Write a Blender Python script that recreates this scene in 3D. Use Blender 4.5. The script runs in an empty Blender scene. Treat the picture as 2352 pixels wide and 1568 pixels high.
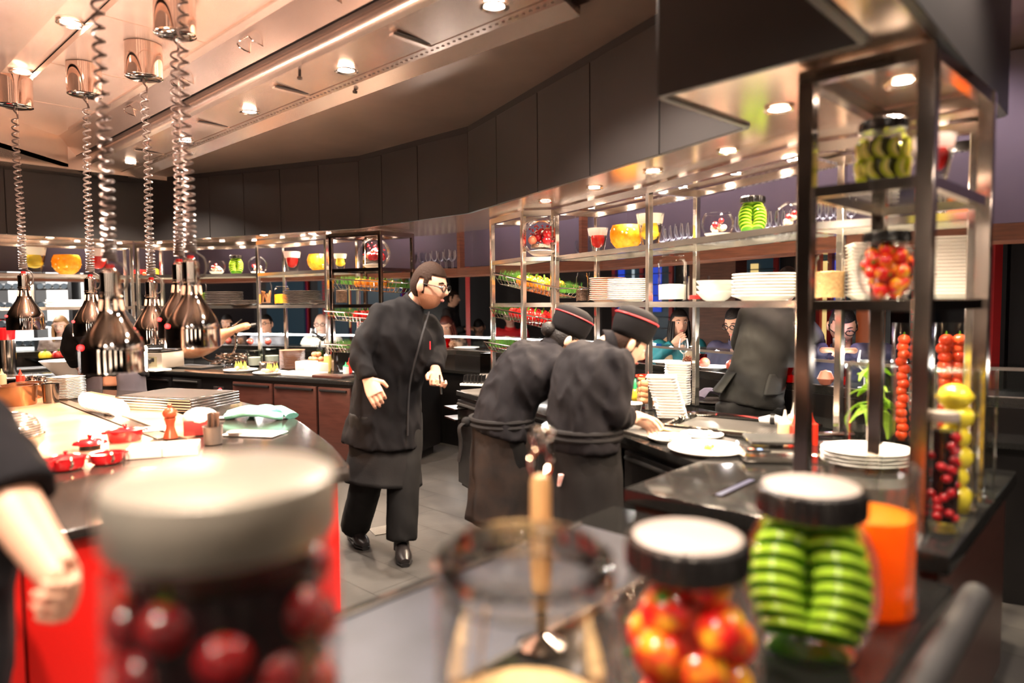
import bpy, bmesh, math, random
from mathutils import Vector as V, Matrix as M4, noise as NZ
random.seed(7)
R_ = math.radians
SC = bpy.context.scene
COL = SC.collection
# ---------------------------------------------------------------- camera
FPX, CX, CY = 1568.0, 1176.0, 784.0
EYE = V((0, 0, 1.55))
_p, _r = R_(3.23), R_(0.5)
CF = V((0, math.cos(_p), -math.sin(_p)))
_u0 = V((0, math.sin(_p), math.cos(_p)))
CR = V((1, 0, 0)) * math.cos(_r) - _u0 * math.sin(_r)
CU = _u0 * math.cos(_r) + V((1, 0, 0)) * math.sin(_r)
cd = bpy.data.cameras.new('camera')
cam = bpy.data.objects.new('camera', cd)
COL.objects.link(cam)
cam.matrix_world = M4(((CR.x, CU.x, -CF.x, EYE.x), (CR.y, CU.y, -CF.y, EYE.y), (CR.z, CU.z, -CF.z, EYE.z), (0, 0, 0, 1)))
cd.sensor_width = 36
cd.lens = FPX / 2352 * 36
cd.clip_start = 0.05
cd.clip_end = 60
cd.dof.use_dof = True
cd.dof.focus_distance = 5.3
cd.dof.aperture_fstop = 0.024 / 0.026
SC.camera = cam
# ---------------------------------------------------------------- world, exposure
W = bpy.data.worlds.new('world')
SC.world = W
W.use_nodes = True
W.node_tree.nodes['Background'].inputs[0].default_value = (1, .8, .7, 1)
W.node_tree.nodes['Background'].inputs[1].default_value = 0.12
SC.view_settings.view_transform = 'Standard'
SC.view_settings.look = 'None'
SC.view_settings.gamma = 1
SC.view_settings.use_curve_mapping = False
SC.view_settings.exposure = 1.45
SC.cycles.max_bounces = 8
SC.cycles.transparent_max_bounces = 24
SC.cycles.diffuse_bounces = 3
SC.cycles.glossy_bounces = 4
SC.cycles.transmission_bounces = 6
SC.cycles.sample_clamp_indirect = 6
SC.cycles.caustics_reflective = True
SC.cycles.blur_glossy = 1.0
SC.cycles.caustics_refractive = False
SC.cycles.use_denoising = True


def ray(x, y):
    return CF + CR * ((x - CX) / FPX) - CU * ((y - CY) / FPX)


def P(x, y, z=None, Y=None):
    "a pixel of the photograph on the level z, or at depth Y"
    d = ray(x, y)
    t = (z - EYE.z) / d.z if z is not None else Y / d.y
    return EYE + d * t


def proj(p):
    q = V(p) - EYE
    w = q.dot(CF)
    return CX + FPX * q.dot(CR) / w, CY - FPX * q.dot(CU) / w


def col_on(A, B, x, z):
    "the point of line A-B (ground plan) that is seen in pixel column x at level z"
    A, B = V((A[0], A[1], z)), V((B[0], B[1], z))
    lo, hi = -1.5, 2.5
    xl = proj(A)[0]
    sgn = 1 if proj(B)[0] > xl else -1
    for _ in range(50):
        m = (lo + hi) / 2
        if (proj(A.lerp(B, m))[0] - x) * sgn > 0:
            hi = m
        else:
            lo = m
    return A.lerp(B, (lo + hi) / 2)


# ---------------------------------------------------------------- lights
def lamp(kind, loc, power, color, size=.05, aim=None, angle=110, blend=.6):
    l = bpy.data.lights.new('light', kind)
    l.energy = power
    l.color = color
    if kind == 'SPOT':
        l.spot_size = R_(angle)
        l.spot_blend = blend
    if kind == 'AREA':
        l.size = size
    else:
        l.shadow_soft_size = size
    o = bpy.data.objects.new('light', l)
    o.location = loc
    if aim is not None:
        o.rotation_euler = (V(aim) - V(loc)).to_track_quat('-Z', 'Y').to_euler()
    COL.objects.link(o)
    return o


WARM = (1, .77, .56)
WHITE = (1, .86, .72)
ROSE = (1, .60, .42)
# ---------------------------------------------------------------- materials
MATS = {}


def mat(name, color, rough=.5, metal=0., spec=.5, var=0., vscale=8., bump=0., bscale=40., emit=None, es=1., coat=0., stretch=None, col2=None, trans=0., alpha=1., vk=1., bias=0.):
    if name in MATS:
        return MATS[name]
    m = bpy.data.materials.new(name)
    m.use_nodes = True
    nt = m.node_tree
    b = nt.nodes['Principled BSDF']
    I = b.inputs
    I['Base Color'].default_value = (*color, 1)
    I['Roughness'].default_value = rough
    I['Metallic'].default_value = metal
    I['Specular IOR Level'].default_value = spec
    I['Coat Weight'].default_value = coat
    I['Coat Roughness'].default_value = .08
    I['Transmission Weight'].default_value = trans
    I['Alpha'].default_value = alpha
    tc = None
    if var or bump:
        tc = nt.nodes.new('ShaderNodeTexCoord')
        mp = nt.nodes.new('ShaderNodeMapping')
        nt.links.new(tc.outputs['Object'], mp.inputs[0])
        if stretch:
            mp.inputs['Scale'].default_value = stretch
    if var:
        n = nt.nodes.new('ShaderNodeTexNoise')
        n.inputs['Scale'].default_value = vscale
        n.inputs['Detail'].default_value = 5
        nt.links.new(mp.outputs[0], n.inputs['Vector'])
        r = nt.nodes.new('ShaderNodeMapRange')
        r.inputs['From Min'].default_value = .5 + bias - .22 / vk
        r.inputs['From Max'].default_value = .5 + bias + .22 / vk
        nt.links.new(n.outputs[0], r.inputs[0])
        x = nt.nodes.new('ShaderNodeMix')
        x.data_type = 'RGBA'
        nt.links.new(r.outputs[0], x.inputs[0])
        c2 = col2 or tuple(c * (1 - var) for c in color)
        x.inputs[6].default_value = (*color, 1)
        x.inputs[7].default_value = (*c2, 1)
        nt.links.new(x.outputs[2], I['Base Color'])
    if bump:
        n = nt.nodes.new('ShaderNodeTexNoise')
        n.inputs['Scale'].default_value = bscale
        n.inputs['Detail'].default_value = 4
        nt.links.new(mp.outputs[0], n.inputs['Vector'])
        bp = nt.nodes.new('ShaderNodeBump')
        bp.inputs['Strength'].default_value = bump
        bp.inputs['Distance'].default_value = .01
        nt.links.new(n.outputs[0], bp.inputs['Height'])
        nt.links.new(bp.outputs[0], I['Normal'])
    if emit:
        I['Emission Color'].default_value = (*emit, 1)
        I['Emission Strength'].default_value = es
    MATS[name] = m
    return m


def glass(name, tint=(1, 1, 1), refl=1., rough=.02, k=.6, blend=.16):
    "thin clear glass: transparent with a fresnel mirror on top"
    if name in MATS:
        return MATS[name]
    m = bpy.data.materials.new(name)
    m.use_nodes = True
    nt = m.node_tree
    nt.nodes.clear()
    o = nt.nodes.new('ShaderNodeOutputMaterial')
    t = nt.nodes.new('ShaderNodeBsdfTransparent')
    t.inputs[0].default_value = (*tint, 1)
    g = nt.nodes.new('ShaderNodeBsdfGlossy')
    g.inputs['Roughness'].default_value = rough
    g.inputs[0].default_value = (refl, refl, refl, 1)
    lw = nt.nodes.new('ShaderNodeLayerWeight')
    lw.inputs[0].default_value = blend
    x = nt.nodes.new('ShaderNodeMixShader')
    mu = nt.nodes.new('ShaderNodeMath')
    mu.operation = 'MULTIPLY'
    mu.inputs[1].default_value = k
    nt.links.new(lw.outputs['Fresnel'], mu.inputs[0])
    nt.links.new(mu.outputs[0], x.inputs[0])
    nt.links.new(t.outputs[0], x.inputs[1])
    nt.links.new(g.outputs[0], x.inputs[2])
    nt.links.new(x.outputs[0], o.inputs[0])
    MATS[name] = m
    return m


def glow(name, c, c2=None, scale=10., k=.5, rough=.25):
    "flesh, jelly and milky ice: half the light passes through, glossy skin"
    if name in MATS:
        return MATS[name]
    m = mat(name, c, rough, 0, .5, .01 if c2 else 0, scale, col2=c2, vk=2, coat=.3)
    nt = m.node_tree
    b = nt.nodes['Principled BSDF']
    t = nt.nodes.new('ShaderNodeBsdfTranslucent')
    t.inputs[0].default_value = (*c, 1)
    L = b.inputs['Base Color'].links
    if L:
        nt.links.new(L[0].from_socket, t.inputs[0])
    x = nt.nodes.new('ShaderNodeMixShader')
    x.inputs[0].default_value = k
    o = nt.nodes['Material Output']
    nt.links.new(b.outputs[0], x.inputs[1])
    nt.links.new(t.outputs[0], x.inputs[2])
    nt.links.new(x.outputs[0], o.inputs[0])
    return m


def facing_bars(name, base, dark, scale, axis='X', width=.5, rough=.4, metal=0., rot=0., spec=.5):
    "striped surface (blinds, seams, perforation): two colours in regular bands"
    if name in MATS:
        return MATS[name]
    m = mat(name, base, rough, metal, spec)
    nt = m.node_tree
    tc = nt.nodes.new('ShaderNodeTexCoord')
    mp = nt.nodes.new('ShaderNodeMapping')
    mp.inputs['Rotation'].default_value = (0, 0, rot)
    w = nt.nodes.new('ShaderNodeTexWave')
    w.bands_direction = axis
    w.inputs['Scale'].default_value = scale
    cr = nt.nodes.new('ShaderNodeValToRGB')
    cr.color_ramp.interpolation = 'CONSTANT'
    cr.color_ramp.elements[0].color = (*dark, 1)
    cr.color_ramp.elements[1].color = (*base, 1)
    cr.color_ramp.elements[1].position = width
    nt.links.new(tc.outputs['Object'], mp.inputs[0])
    nt.links.new(mp.outputs[0], w.inputs[0])
    nt.links.new(w.outputs['Fac'], cr.inputs[0])
    nt.links.new(cr.outputs[0], nt.nodes['Principled BSDF'].inputs['Base Color'])
    return m


BLACKP = mat('black_satin_panel', (.024, .021, .021), .42, var=.3, vscale=1.2)
CEIL = mat('brushed_ceiling_steel', (.74, .58, .49), .26, .85, var=.25, vscale=2, stretch=(1, 1, 1), bump=.09, bscale=3)
CEILB = mat('pale_ceiling_plate', (.82, .66, .56), .24, .72, var=.2, vscale=1.6, bump=.07, bscale=2.5)
CEILD = mat('dark_ceiling_steel', (.46, .34, .27), .32, .8, var=.25, vscale=2.2, bump=.08, bscale=3)
SLOT = mat('slot_black', (.01, .008, .008), .6)
SOFU = mat('soffit_underside_steel', (.80, .62, .50), .2, .92, var=.1, vscale=3)
STEEL = mat('polished_steel', (.90, .84, .78), .14, .97, var=.2, vscale=6)
STEELD = mat('dark_polished_steel', (.25, .22, .20), .12, 1, var=.3, vscale=6)
CHROME = mat('chrome', (.85, .80, .76), .05, 1)
CHROMEW = mat('warm_chrome', (.82, .66, .58), .06, 1)
STONE = mat('black_granite', (.004, .004, .004), .12, 0, .35, var=.9, vscale=240, col2=(.017, .016, .015), vk=.5)
STONEB = mat('island_granite', (.012, .010, .009), .14, 0, .5, var=.9, vscale=220, col2=(.04, .032, .028), vk=.5)
CABB = mat('black_cabinet', (.006, .005, .005), .32, 0, .3, var=.3, vscale=3)
CABR = mat('dark_red_wood', (.055, .018, .013), .3, var=.4, vscale=6, stretch=(1, 1, 8))
REDL = mat('red_lacquer', (.80, .012, .008), .35, emit=(.8, .01, .005), es=0)
WOOD = mat('reddish_wood', (.20, .065, .03), .45, var=.5, vscale=5, stretch=(1, 1, 14))
WOODL = mat('light_wood', (.55, .30, .12), .5, var=.3, vscale=12, stretch=(6, 6, 1))
WOODM = mat('red_brown_mill_wood', (.36, .07, .03), .25, var=.35, vscale=14, stretch=(6, 6, 1))
PURP = mat('plum_wall', (.085, .060, .078), .6, var=.15, vscale=1.5)
DARKW = mat('dark_room_wall', (.02, .014, .014), .6)
WHITE_C = mat('white_china', (.86, .83, .80), .18)
PINK_C = mat('blush_china', (.62, .40, .32), .25)
BROWN_C = mat('copper_brown_china', (.36, .19, .13), .22)
DARK_C = mat('slate_china', (.055, .045, .042), .3)
GL = glass('clear_glass')
GLS = glass('shelf_glass', (.93, .97, .95), .9)
GLW = glass('frosty_glass', (.9, .9, .88), 1., .12)
BLK = mat('black_plastic', (.012, .011, .011), .35)
RUB = mat('black_rubber', (.015, .013, .013), .55)
CORDM = mat('coiled_cord', (.10, .075, .065), .28)
FLOORM = None


# ---------------------------------------------------------------- mesh helpers
class MB:
    def __init__(s):
        s.v, s.f, s.m, s.k = [], [], [], 0

    def add(s, vs, fs):
        o = len(s.v)
        s.v += [tuple(q) for q in vs]
        s.f += [tuple(i + o for i in f) for f in fs]
        s.m += [s.k] * len(fs)
        return s

    def boxm(s, M, sz):
        x, y, z = sz[0] / 2, sz[1] / 2, sz[2] / 2
        vs = [M @ V(c) for c in ((-x, -y, -z), (x, -y, -z), (x, y, -z), (-x, y, -z), (-x, -y, z), (x, -y, z), (x, y, z), (-x, y, z))]
        return s.add(vs, [(0, 3, 2, 1), (4, 5, 6, 7), (0, 1, 5, 4), (1, 2, 6, 5), (2, 3, 7, 6), (3, 0, 4, 7)])

    def box(s, c, sz, rz=0., rx=0., ry=0.):
        M = M4.Translation(V(c)) @ M4.Rotation(rz, 4, 'Z') @ M4.Rotation(ry, 4, 'Y') @ M4.Rotation(rx, 4, 'X')
        return s.boxm(M, sz)

    def bar(s, a, b, w, h, z0, z1=None):
        "a box standing on the plan line a-b: width w across, from z0 to z1"
        a, b = V((a[0], a[1], 0)), V((b[0], b[1], 0))
        d = b - a
        z1 = z0 + h if z1 is None else z1
        c = (a + b) / 2
        return s.box((c.x, c.y, (z0 + z1) / 2), (d.length, w, z1 - z0), math.atan2(d.y, d.x))

    def lathe(s, prof, n=24, c=(0, 0, 0), M=None, rib=0., ribn=0):
        vs, fs, rows = [], [], []
        c = V(c)
        for r, z in prof:
            row = []
            if r < 1e-6:
                row = [len(vs)] * n
                vs.append(V((0, 0, z)))
            else:
                for i in range(n):
                    a = 2 * math.pi * i / n
                    rr = r * (1 + (rib * (1 if i % 2 else -1) if ribn else 0))
                    row.append(len(vs))
                    vs.append(V((rr * math.cos(a), rr * math.sin(a), z)))
            rows.append(row)
        for a, b in zip(rows, rows[1:]):
            for i in range(n):
                j = (i + 1) % n
                q = [a[i], a[j], b[j], b[i]]
                q = [x for k, x in enumerate(q) if x not in q[:k]]
                if len(q) > 2:
                    fs.append(q)
        vs = [(M @ q if M else q) + c for q in vs]
        return s.add(vs, fs)

    def cyl(s, c, r, h, n=20, r1=None):
        return s.lathe([(0, 0), (r, 0), (r if r1 is None else r1, h), (0, h)], n, c)

    def ell(s, c, r, rot=None, nu=14, nv=8):
        if not hasattr(r, '__len__'):
            r = (r, r, r)
        vs, fs = [], []
        for j in range(nv + 1):
            t = math.pi * j / nv
            for i in range(nu):
                a = 2 * math.pi * i / nu
                q = V((r[0] * math.sin(t) * math.cos(a), r[1] * math.sin(t) * math.sin(a), -r[2] * math.cos(t)))
                vs.append((rot @ q if rot else q) + V(c))
        for j in range(nv):
            for i in range(nu):
                k = (i + 1) % nu
                a, b, c2, d = j * nu + i, j * nu + k, (j + 1) * nu + k, (j + 1) * nu + i
                fs.append((a, b, c2) if j == nv - 1 else ((a, c2, d) if j == 0 else (a, b, c2, d)))
        # merge the poles
        return s.add(vs, fs)

    def tube(s, pts, r, n=8, caps=True, side=None, closed=False):
        pts = [V(p) for p in pts]
        m = len(pts)
        rr = r if hasattr(r, '__len__') else [r] * m
        rr = [q if hasattr(q, '__len__') else (q, q) for q in rr]
        vs, fs = [], []
        ref = V(side) if side is not None else None
        prev = None
        for i, p in enumerate(pts):
            if closed:
                t = pts[(i + 1) % m] - pts[i - 1]
            else:
                t = pts[min(i + 1, m - 1)] - pts[max(i - 1, 0)]
            if t.length < 1e-9:
                t = V((0, 0, 1))
            t.normalize()
            if ref is not None:
                x = ref - t * ref.dot(t)
            elif prev is None:
                h = V((0, 0, 1)) if abs(t.z) < .9 else V((1, 0, 0))
                x = h.cross(t)
            else:
                x = prev - t * prev.dot(t)
            if x.length < 1e-6:
                x = V((1, 0, 0)) - t * t.x
            x.normalize()
            prev = x
            y = t.cross(x)
            for k in range(n):
                a = 2 * math.pi * k / n
                vs.append(p + x * (math.cos(a) * rr[i][0]) + y * (math.sin(a) * rr[i][1]))
        for i in range(m if closed else m - 1):
            for k in range(n):
                l = (k + 1) % n
                a, b = i * n, ((i + 1) % m) * n
                fs.append((a + k, a + l, b + l, b + k))
        if caps and not closed:
            fs.append(tuple(range(n - 1, -1, -1)))
            fs.append(tuple((m - 1) * n + k for k in range(n)))
        return s.add(vs, fs)

    def prism(s, poly, z0, z1):
        n = len(poly)
        ar = sum(poly[i][0] * poly[(i + 1) % n][1] - poly[(i + 1) % n][0] * poly[i][1] for i in range(n))
        if ar < 0:
            poly = poly[::-1]
        vs = [(p[0], p[1], z0) for p in poly] + [(p[0], p[1], z1) for p in poly]
        fs = [tuple(range(n - 1, -1, -1)), tuple(range(n, 2 * n))] + [(i, (i + 1) % n, n + (i + 1) % n, n + i) for i in range(n)]
        return s.add(vs, fs)

    def mesh(s, name, bevel=0., smooth=40., seg=2):
        me = bpy.data.meshes.new(name)
        me.from_pydata(s.v, [], s.f)
        if any(s.m):
            for p, k in zip(me.polygons, s.m):
                p.material_index = k
        bm = bmesh.new()
        bm.from_mesh(me)
        bmesh.ops.remove_doubles(bm, verts=bm.verts, dist=1e-5)
        if bevel:
            es = [e for e in bm.edges if len(e.link_faces) == 2 and e.calc_face_angle(0) > .5]
            bmesh.ops.bevel(bm, geom=es, offset=bevel, segments=seg, affect='EDGES', profile=.6, clamp_overlap=True)
        bmesh.ops.recalc_face_normals(bm, faces=bm.faces)
        bm.to_mesh(me)
        bm.free()
        if smooth:
            for p in me.polygons:
                p.use_smooth = True
            me.set_sharp_from_angle(angle=R_(smooth))
        return me

    def build(s, name, mats, parent=None, bevel=0., smooth=40., loc=None, seg=2):
        o = bpy.data.objects.new(name, s.mesh(name, bevel, smooth, seg))
        COL.objects.link(o)
        for m in (mats if isinstance(mats, (list, tuple)) else [mats]):
            o.data.materials.append(m)
        if parent is not None:
            o.parent = parent
        if loc is not None:
            o.location = loc
        return o


def T(name, label, cat, loc=(0, 0, 0), rz=0., group=None):
    o = bpy.data.objects.new(name, None)
    o.empty_display_size = .1
    COL.objects.link(o)
    o.location = loc
    o.rotation_euler = (0, 0, rz)
    return tag(o, label, cat, group)


def tag(o, label, cat, group=None):
    o['label'] = label
    o['category'] = cat
    if group:
        o['group'] = group
    return o


def struct(o):
    o['kind'] = 'structure'
    return o


KIDS = {}


def dup(root, loc, rz=None, label=None, group=None, s=None):
    "a copy of a thing with copies of its parts and sub-parts"
    c = root.copy()
    COL.objects.link(c)
    c.location = loc
    if rz is not None:
        c.rotation_euler = (0, 0, rz)
    if s is not None:
        c.scale = s if hasattr(s, '__len__') else (s, s, s)
    if label:
        c['label'] = label
    if group:
        c['group'] = group
    for ch in list(root.children):
        d = ch.copy()
        COL.objects.link(d)
        d.parent = c
        for g in list(ch.children):
            e = g.copy()
            COL.objects.link(e)
            e.parent = d
    return c


class Proto:
    "the first place() moves the thing itself, later ones copy it with its parts"

    def __init__(s, root):
        s.r, s.used = root, False

    def place(s, loc, rz=0., label=None, group=None, sc=None):
        if s.used:
            return dup(s.r, loc, rz, label, group, sc)
        s.used = True
        r = s.r
        r.location = loc
        r.rotation_euler = (0, 0, rz)
        if sc is not None:
            r.scale = sc if hasattr(sc, '__len__') else (sc, sc, sc)
        if label:
            r['label'] = label
        if group:
            r['group'] = group
        return r


ORD = 'top second third fourth fifth sixth seventh eighth ninth tenth eleventh twelfth thirteenth fourteenth fifteenth sixteenth seventeenth eighteenth nineteenth twentieth'.split()


def nth(i):
    return ORD[i]


def stack(pr, what, where, n, base, dz, group, rz=0., sc=None, drift=(0, 0), tw=0.):
    "n copies on top of each other; label says the place counted from the top"
    for k in range(n):
        t = n - 1 - k
        lab = ('topmost %s of %s' % (what, where)) if t == 0 else '%s %s from the top of %s' % (nth(t), what, where)
        if t == n - 1 and n > 1:
            lab = 'lowest %s of %s' % (what, where)
        pr.place((base[0] + drift[0] * k + random.uniform(-.002, .002), base[1] + drift[1] * k + random.uniform(-.002, .002), base[2] + dz * k), rz + random.uniform(-tw, tw), lab, group, sc)


def offs(poly, d):
    "mitred offset of an open plan polyline, to its left"
    out = []
    n = len(poly)
    for i in range(n):
        p = V(poly[i][:2])
        ns = []
        if i > 0:
            e = (p - V(poly[i - 1][:2])).normalized()
            ns.append(V((-e.y, e.x)))
        if i < n - 1:
            e = (V(poly[i + 1][:2]) - p).normalized()
            ns.append(V((-e.y, e.x)))
        if len(ns) == 1:
            out.append(p + ns[0] * d)
        else:
            m = (ns[0] + ns[1]).normalized()
            out.append(p + m * (d / max(.35, m.dot(ns[0]))))
    return out


def cr(pts, n=6):
    "Catmull-Rom through points (tuples of any length)"
    o = []
    m = len(pts)
    for i in range(m - 1):
        a, b, c, d = pts[max(i - 1, 0)], pts[i], pts[i + 1], pts[min(i + 2, m - 1)]
        for k in range(n):
            t = k / n
            o.append(tuple(.5 * ((2 * q) + (-p + r) * t + (2 * p - 5 * q + 4 * r - s_) * t * t + (-p + 3 * q - 3 * r + s_) * t ** 3) for p, q, r, s_ in zip(a, b, c, d)))
    o.append(tuple(pts[-1]))
    return o
# ================================================================ plan lines of the kitchen ring
UX, VN = V((.685, .729, 0)), V((.729, -.685, 0))      # along and across the near counter


def UN(u, n, z=0.):
    q = UX * u + VN * n
    return V((q.x, q.y, z))


SOF = [(-6.6, 5.2), (-4.965, 6.771), (-4.048, 7.655), (-1.428, 6.546), (-.325, 5.5), (.99, 2.892)]
Q = SOF + [(4.2, 1.2)]
ZS, ZL, ZH = 2.28, 2.93, 3.2


def xy(p):
    return (p[0], p[1])


# ---------------------------------------------------------------- floor
def floor_mat():
    m = mat('grey_stone_tile', (.066, .060, .055), .42, var=.35, vscale=2.5, bump=.06, bscale=30)
    nt = m.node_tree
    tc = nt.nodes.new('ShaderNodeTexCoord')
    mp = nt.nodes.new('ShaderNodeMapping')
    mp.inputs['Rotation'].default_value = (0, 0, R_(43))
    b = nt.nodes.new('ShaderNodeTexBrick')
    b.inputs['Scale'].default_value = 1
    b.inputs['Brick Width'].default_value = .6
    b.inputs['Row Height'].default_value = .3
    b.inputs['Mortar Size'].default_value = .003
    b.inputs['Color1'].default_value = (1, 1, 1, 1)
    b.inputs['Color2'].default_value = (.86, .86, .86, 1)
    b.inputs['Mortar'].default_value = (.3, .28, .26, 1)
    x = nt.nodes.new('ShaderNodeMix')
    x.data_type = 'RGBA'
    x.blend_type = 'MULTIPLY'
    x.inputs[0].default_value = 1
    pb = nt.nodes['Principled BSDF']
    src = pb.inputs['Base Color'].links[0].from_socket
    nt.links.new(tc.outputs['Object'], mp.inputs[0])
    nt.links.new(mp.outputs[0], b.inputs[0])
    nt.links.new(src, x.inputs[6])
    nt.links.new(b.outputs['Color'], x.inputs[7])
    nt.links.new(x.outputs[2], pb.inputs['Base Color'])
    return m


struct(MB().box((0, 5.5, -.05), (26, 21, .1)).build('floor', floor_mat()))
# outer room shell
struct(MB().box((0, -4.05, 2.0), (26, .1, 4)).build('wall_rear', DARKW))
struct(MB().box((-12.05, 5.5, 2.0), (.1, 19, 4)).build('wall_left', DARKW))
struct(MB().box((12.05, 5.5, 2.0), (.1, 19, 4)).build('wall_right', DARKW))
struct(MB().box((0, 15.05, 2.0), (26, .1, 4)).build('wall_far', DARKW))

# ---------------------------------------------------------------- ceiling: raised plate, hood and lowered plate
HD = (V(P(134, 312, ZH)) - V(P(630, 0, ZH)))
HD = V((HD.x, HD.y, 0)).normalized()          # the hood runs along this
HN = V((-HD.y, HD.x, 0))                      # across, towards the far right is negative
if HN.x > 0:
    HN = -HN


def tq(p):
    return V((p[0], p[1], 0)).dot(HN)


def HP(s, t, z):
    q = HD * s + HN * t
    return V((q.x, q.y, z))


t0 = tq(P(380, 157, ZH))
t1 = tq(P(500, 195, 3.05))
t2 = tq(P(993, 103, 2.94))
t3 = tq(P(1000, 147, 2.93))
SA, SB = HD.dot(V(P(1330, 21, 2.93)) * 1) , HD.dot(V((-3.75, 7.1, 0)))
S0 = -3.0


def band(prof, s0, s1, name, m, thick=.03):
    mb = MB()
    for (ta, za), (tb, zb) in zip(prof, prof[1:]):
        a, b, c, d = HP(s0, ta, za), HP(s1, ta, za), HP(s1, tb, zb), HP(s0, tb, zb)
        up = V((0, 0, thick))
        mb.add([a, b, c, d, a + up, b + up, c + up, d + up], [(0, 1, 2, 3), (7, 6, 5, 4), (0, 4, 5, 1), (1, 5, 6, 2), (2, 6, 7, 3), (3, 7, 4, 0)])
    return struct(mb.build(name, m))


# raised plate over the island with a recessed strip for lamps
ba, bb = tq(P(69, 90, ZH)), tq(P(170, 95, ZH))
XF = -4.37


def clip_left(t, far):
    "s where the line t meets X = XF"
    return (XF - HN.x * t) / HD.x


def plate(ta, tb, z, name, m, s0=S0):
    pts = [HP(s0, ta, z), HP(clip_left(ta, 0), ta, z), HP(clip_left(tb, 0), tb, z), HP(s0, tb, z)]
    return struct(MB().prism([xy(p) for p in pts], z, z + .04).build(name, m))


plate(t0, bb, ZH, 'ceiling_plate_right', CEILB)
plate(bb, ba, ZH + .05, 'ceiling_lamp_strip', CEILB)
plate(ba, ba + 3.5, ZH - .01, 'ceiling_plate_left', CEIL)
# fascia at the left end of the raised plate
struct(MB().box((XF - .02, 3.6, (ZL + ZH + .1) / 2), (.04, 7.9, ZH + .1 - ZL)).build('ceiling_fascia', CEILB))
# thin joints across the plates
mb = MB()
for s in (2.2, 3.3, 4.4, 5.5, 6.6):
    a, b = HP(s, t0, 0), HP(s, bb, 0)
    mb.bar(a, b, .006, 0, ZH - .003, ZH + .002)
for t, s0 in ((t0 + .004, S0),):
    mb.bar(HP(s0, t, 0), HP(7.4, t, 0), .012, 0, ZH - .012, ZH + .01)
struct(mb.build('ceiling_joints', CEIL))

ts = t1 + (t0 - t1) * .45
band([(t0, ZH), (t0 - .05, ZH - .02), (t1 + .03, 3.05)], SA - 1.2, 7.9, 'ceiling_hood_slope', CEIL)
band([(t1 + .031, 3.045), (t1 + .031, 3.14), (t1 - .031, 3.14), (t1 - .031, 3.045)], SA - 1.2, 7.9, 'ceiling_slot', SLOT)
band([(t1 - .03, 3.05), (t1 - .06, 2.96), (t2, 2.94)], SA - 1.2, 7.9, 'ceiling_hood_panel', CEIL)
pf = facing_bars('perforated_strip', (.62, .46, .38), (.16, .10, .08), 9, 'X', .42, .35, .8, math.atan2(HD.x, HD.y) + math.pi / 2)
band([(t2 - .008, 2.937), (t2 - .075, 2.934)], SA, 7.9, 'ceiling_perforated_strip', CEIL)
band([(t2 - .075, 2.934), (t3, 2.90), (t3 - .004, 2.96)], SA, 7.9, 'ceiling_hood_edge', CEIL)
# perforations: round holes along the strip
a_, b_ = HP(7.88, t0 + .9, 0), HP(7.88, t3 - .3, 0)
struct(MB().bar(a_, b_, .03, 0, ZL - .02, 3.42).build('ceiling_hood_end', CEILB))
struct(MB().box((0, 5.5, 3.48), (26, 21, .08)).build('ceiling_leak_cover', DARKW))  # added dark slab above the gaps, keeps the world background out
mb = MB()
s = SA + .05
while s < 7.6:
    p = HP(s, t2 - .04, 2.9335)
    mb.lathe([(0, 0), (.009, 0), (.009, .004), (0, .004)], 8, p)
    s += .045
struct(mb.build('ceiling_holes', mat('hole_dark', (.08, .05, .04), .6)))
# lowered plate from the hood to the soffit and over the guests
struct(MB().prism([xy(HP(-5.5, t3, 0)), xy(HP(9.5, t3, 0)), (-4.4, 14.9), (11.9, 14.9), (11.9, -3.9)], ZL + .02, ZL + .06).build('ceiling', CEILD))
struct(MB().prism([(XF, -3.9), (XF, 7.2), (-4.4, 14.9), (-11.9, 14.9), (-11.9, -3.9)], ZL, ZL + .03).build('ceiling_left', CEIL))
# a rib between hood and raised plate: seams, pull handles and hatch frames of the hood
for k, s in enumerate((3.0, 4.0, 5.0, 6.0)):
    tm = (t0 + t1) / 2
    h = T('pull_loop', 'thin wire pull handle on the sloping hood face, %s counting from the near end' % ('first', 'second', 'third', 'fourth')[k], 'handle', HP(s, tm, (ZH + 3.05) / 2 - .012), math.atan2(HD.y, HD.x), 'pull handles on the hood')
    MB().tube(cr([(-.07, .05, .018), (-.08, .03, -.006), (-.08, -.03, -.02), (-.07, -.05, -.022), (.07, -.05, -.022), (.08, -.03, -.02), (.08, .03, -.006), (.07, .05, .018), (-.07, .05, .018)], 3), .004, 6).build('wire_loop', CHROMEW, h)
    mb = MB()
    mb.bar(HP(s + .5, t0 - .06, 0), HP(s + .5, t1 + .04, 0), .004, 0, 3.0, 3.0)
tp = tq(P(793, 158, 2.94))
for k, (px, py) in enumerate(((943, 93), (673, 211), (487, 287), (355, 352))):
    c = P(px, py, 2.94)
    s = HD.dot(V((c.x, c.y, 0)))
    h = T('hood_hatch', 'narrow pale flap in the ceiling hood, %s from the near end of the hood' % ('first', 'second', 'third', 'fourth')[k], 'hatch', HP(s, t2 + .12, 2.945), math.atan2(HD.y, HD.x), 'flaps in the hood panel')
    MB().box((0, 0, -.006), (.035, .25, .012)).build('flap', CEILB, h)
    MB().box((-.03, 0, -.001), (.02, .24, .006)).build('gap', SLOT, h)
# sprinkler nozzles
for k, (px, py) in enumerate(((688, 172), (815, 205))):
    h = T('sprinkler', 'small dark nozzle hanging from the hood, %s of two' % ('nearer the slot', 'nearer the dotted strip')[k], 'sprinkler', P(px, py - 10, 2.95))
    MB().cyl((0, 0, -.035), .009, .04, 10).build('stem', SLOT, h)
    MB().cyl((0, 0, -.05), .016, .012, 10).build('nozzle', STEELD, h)

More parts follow.
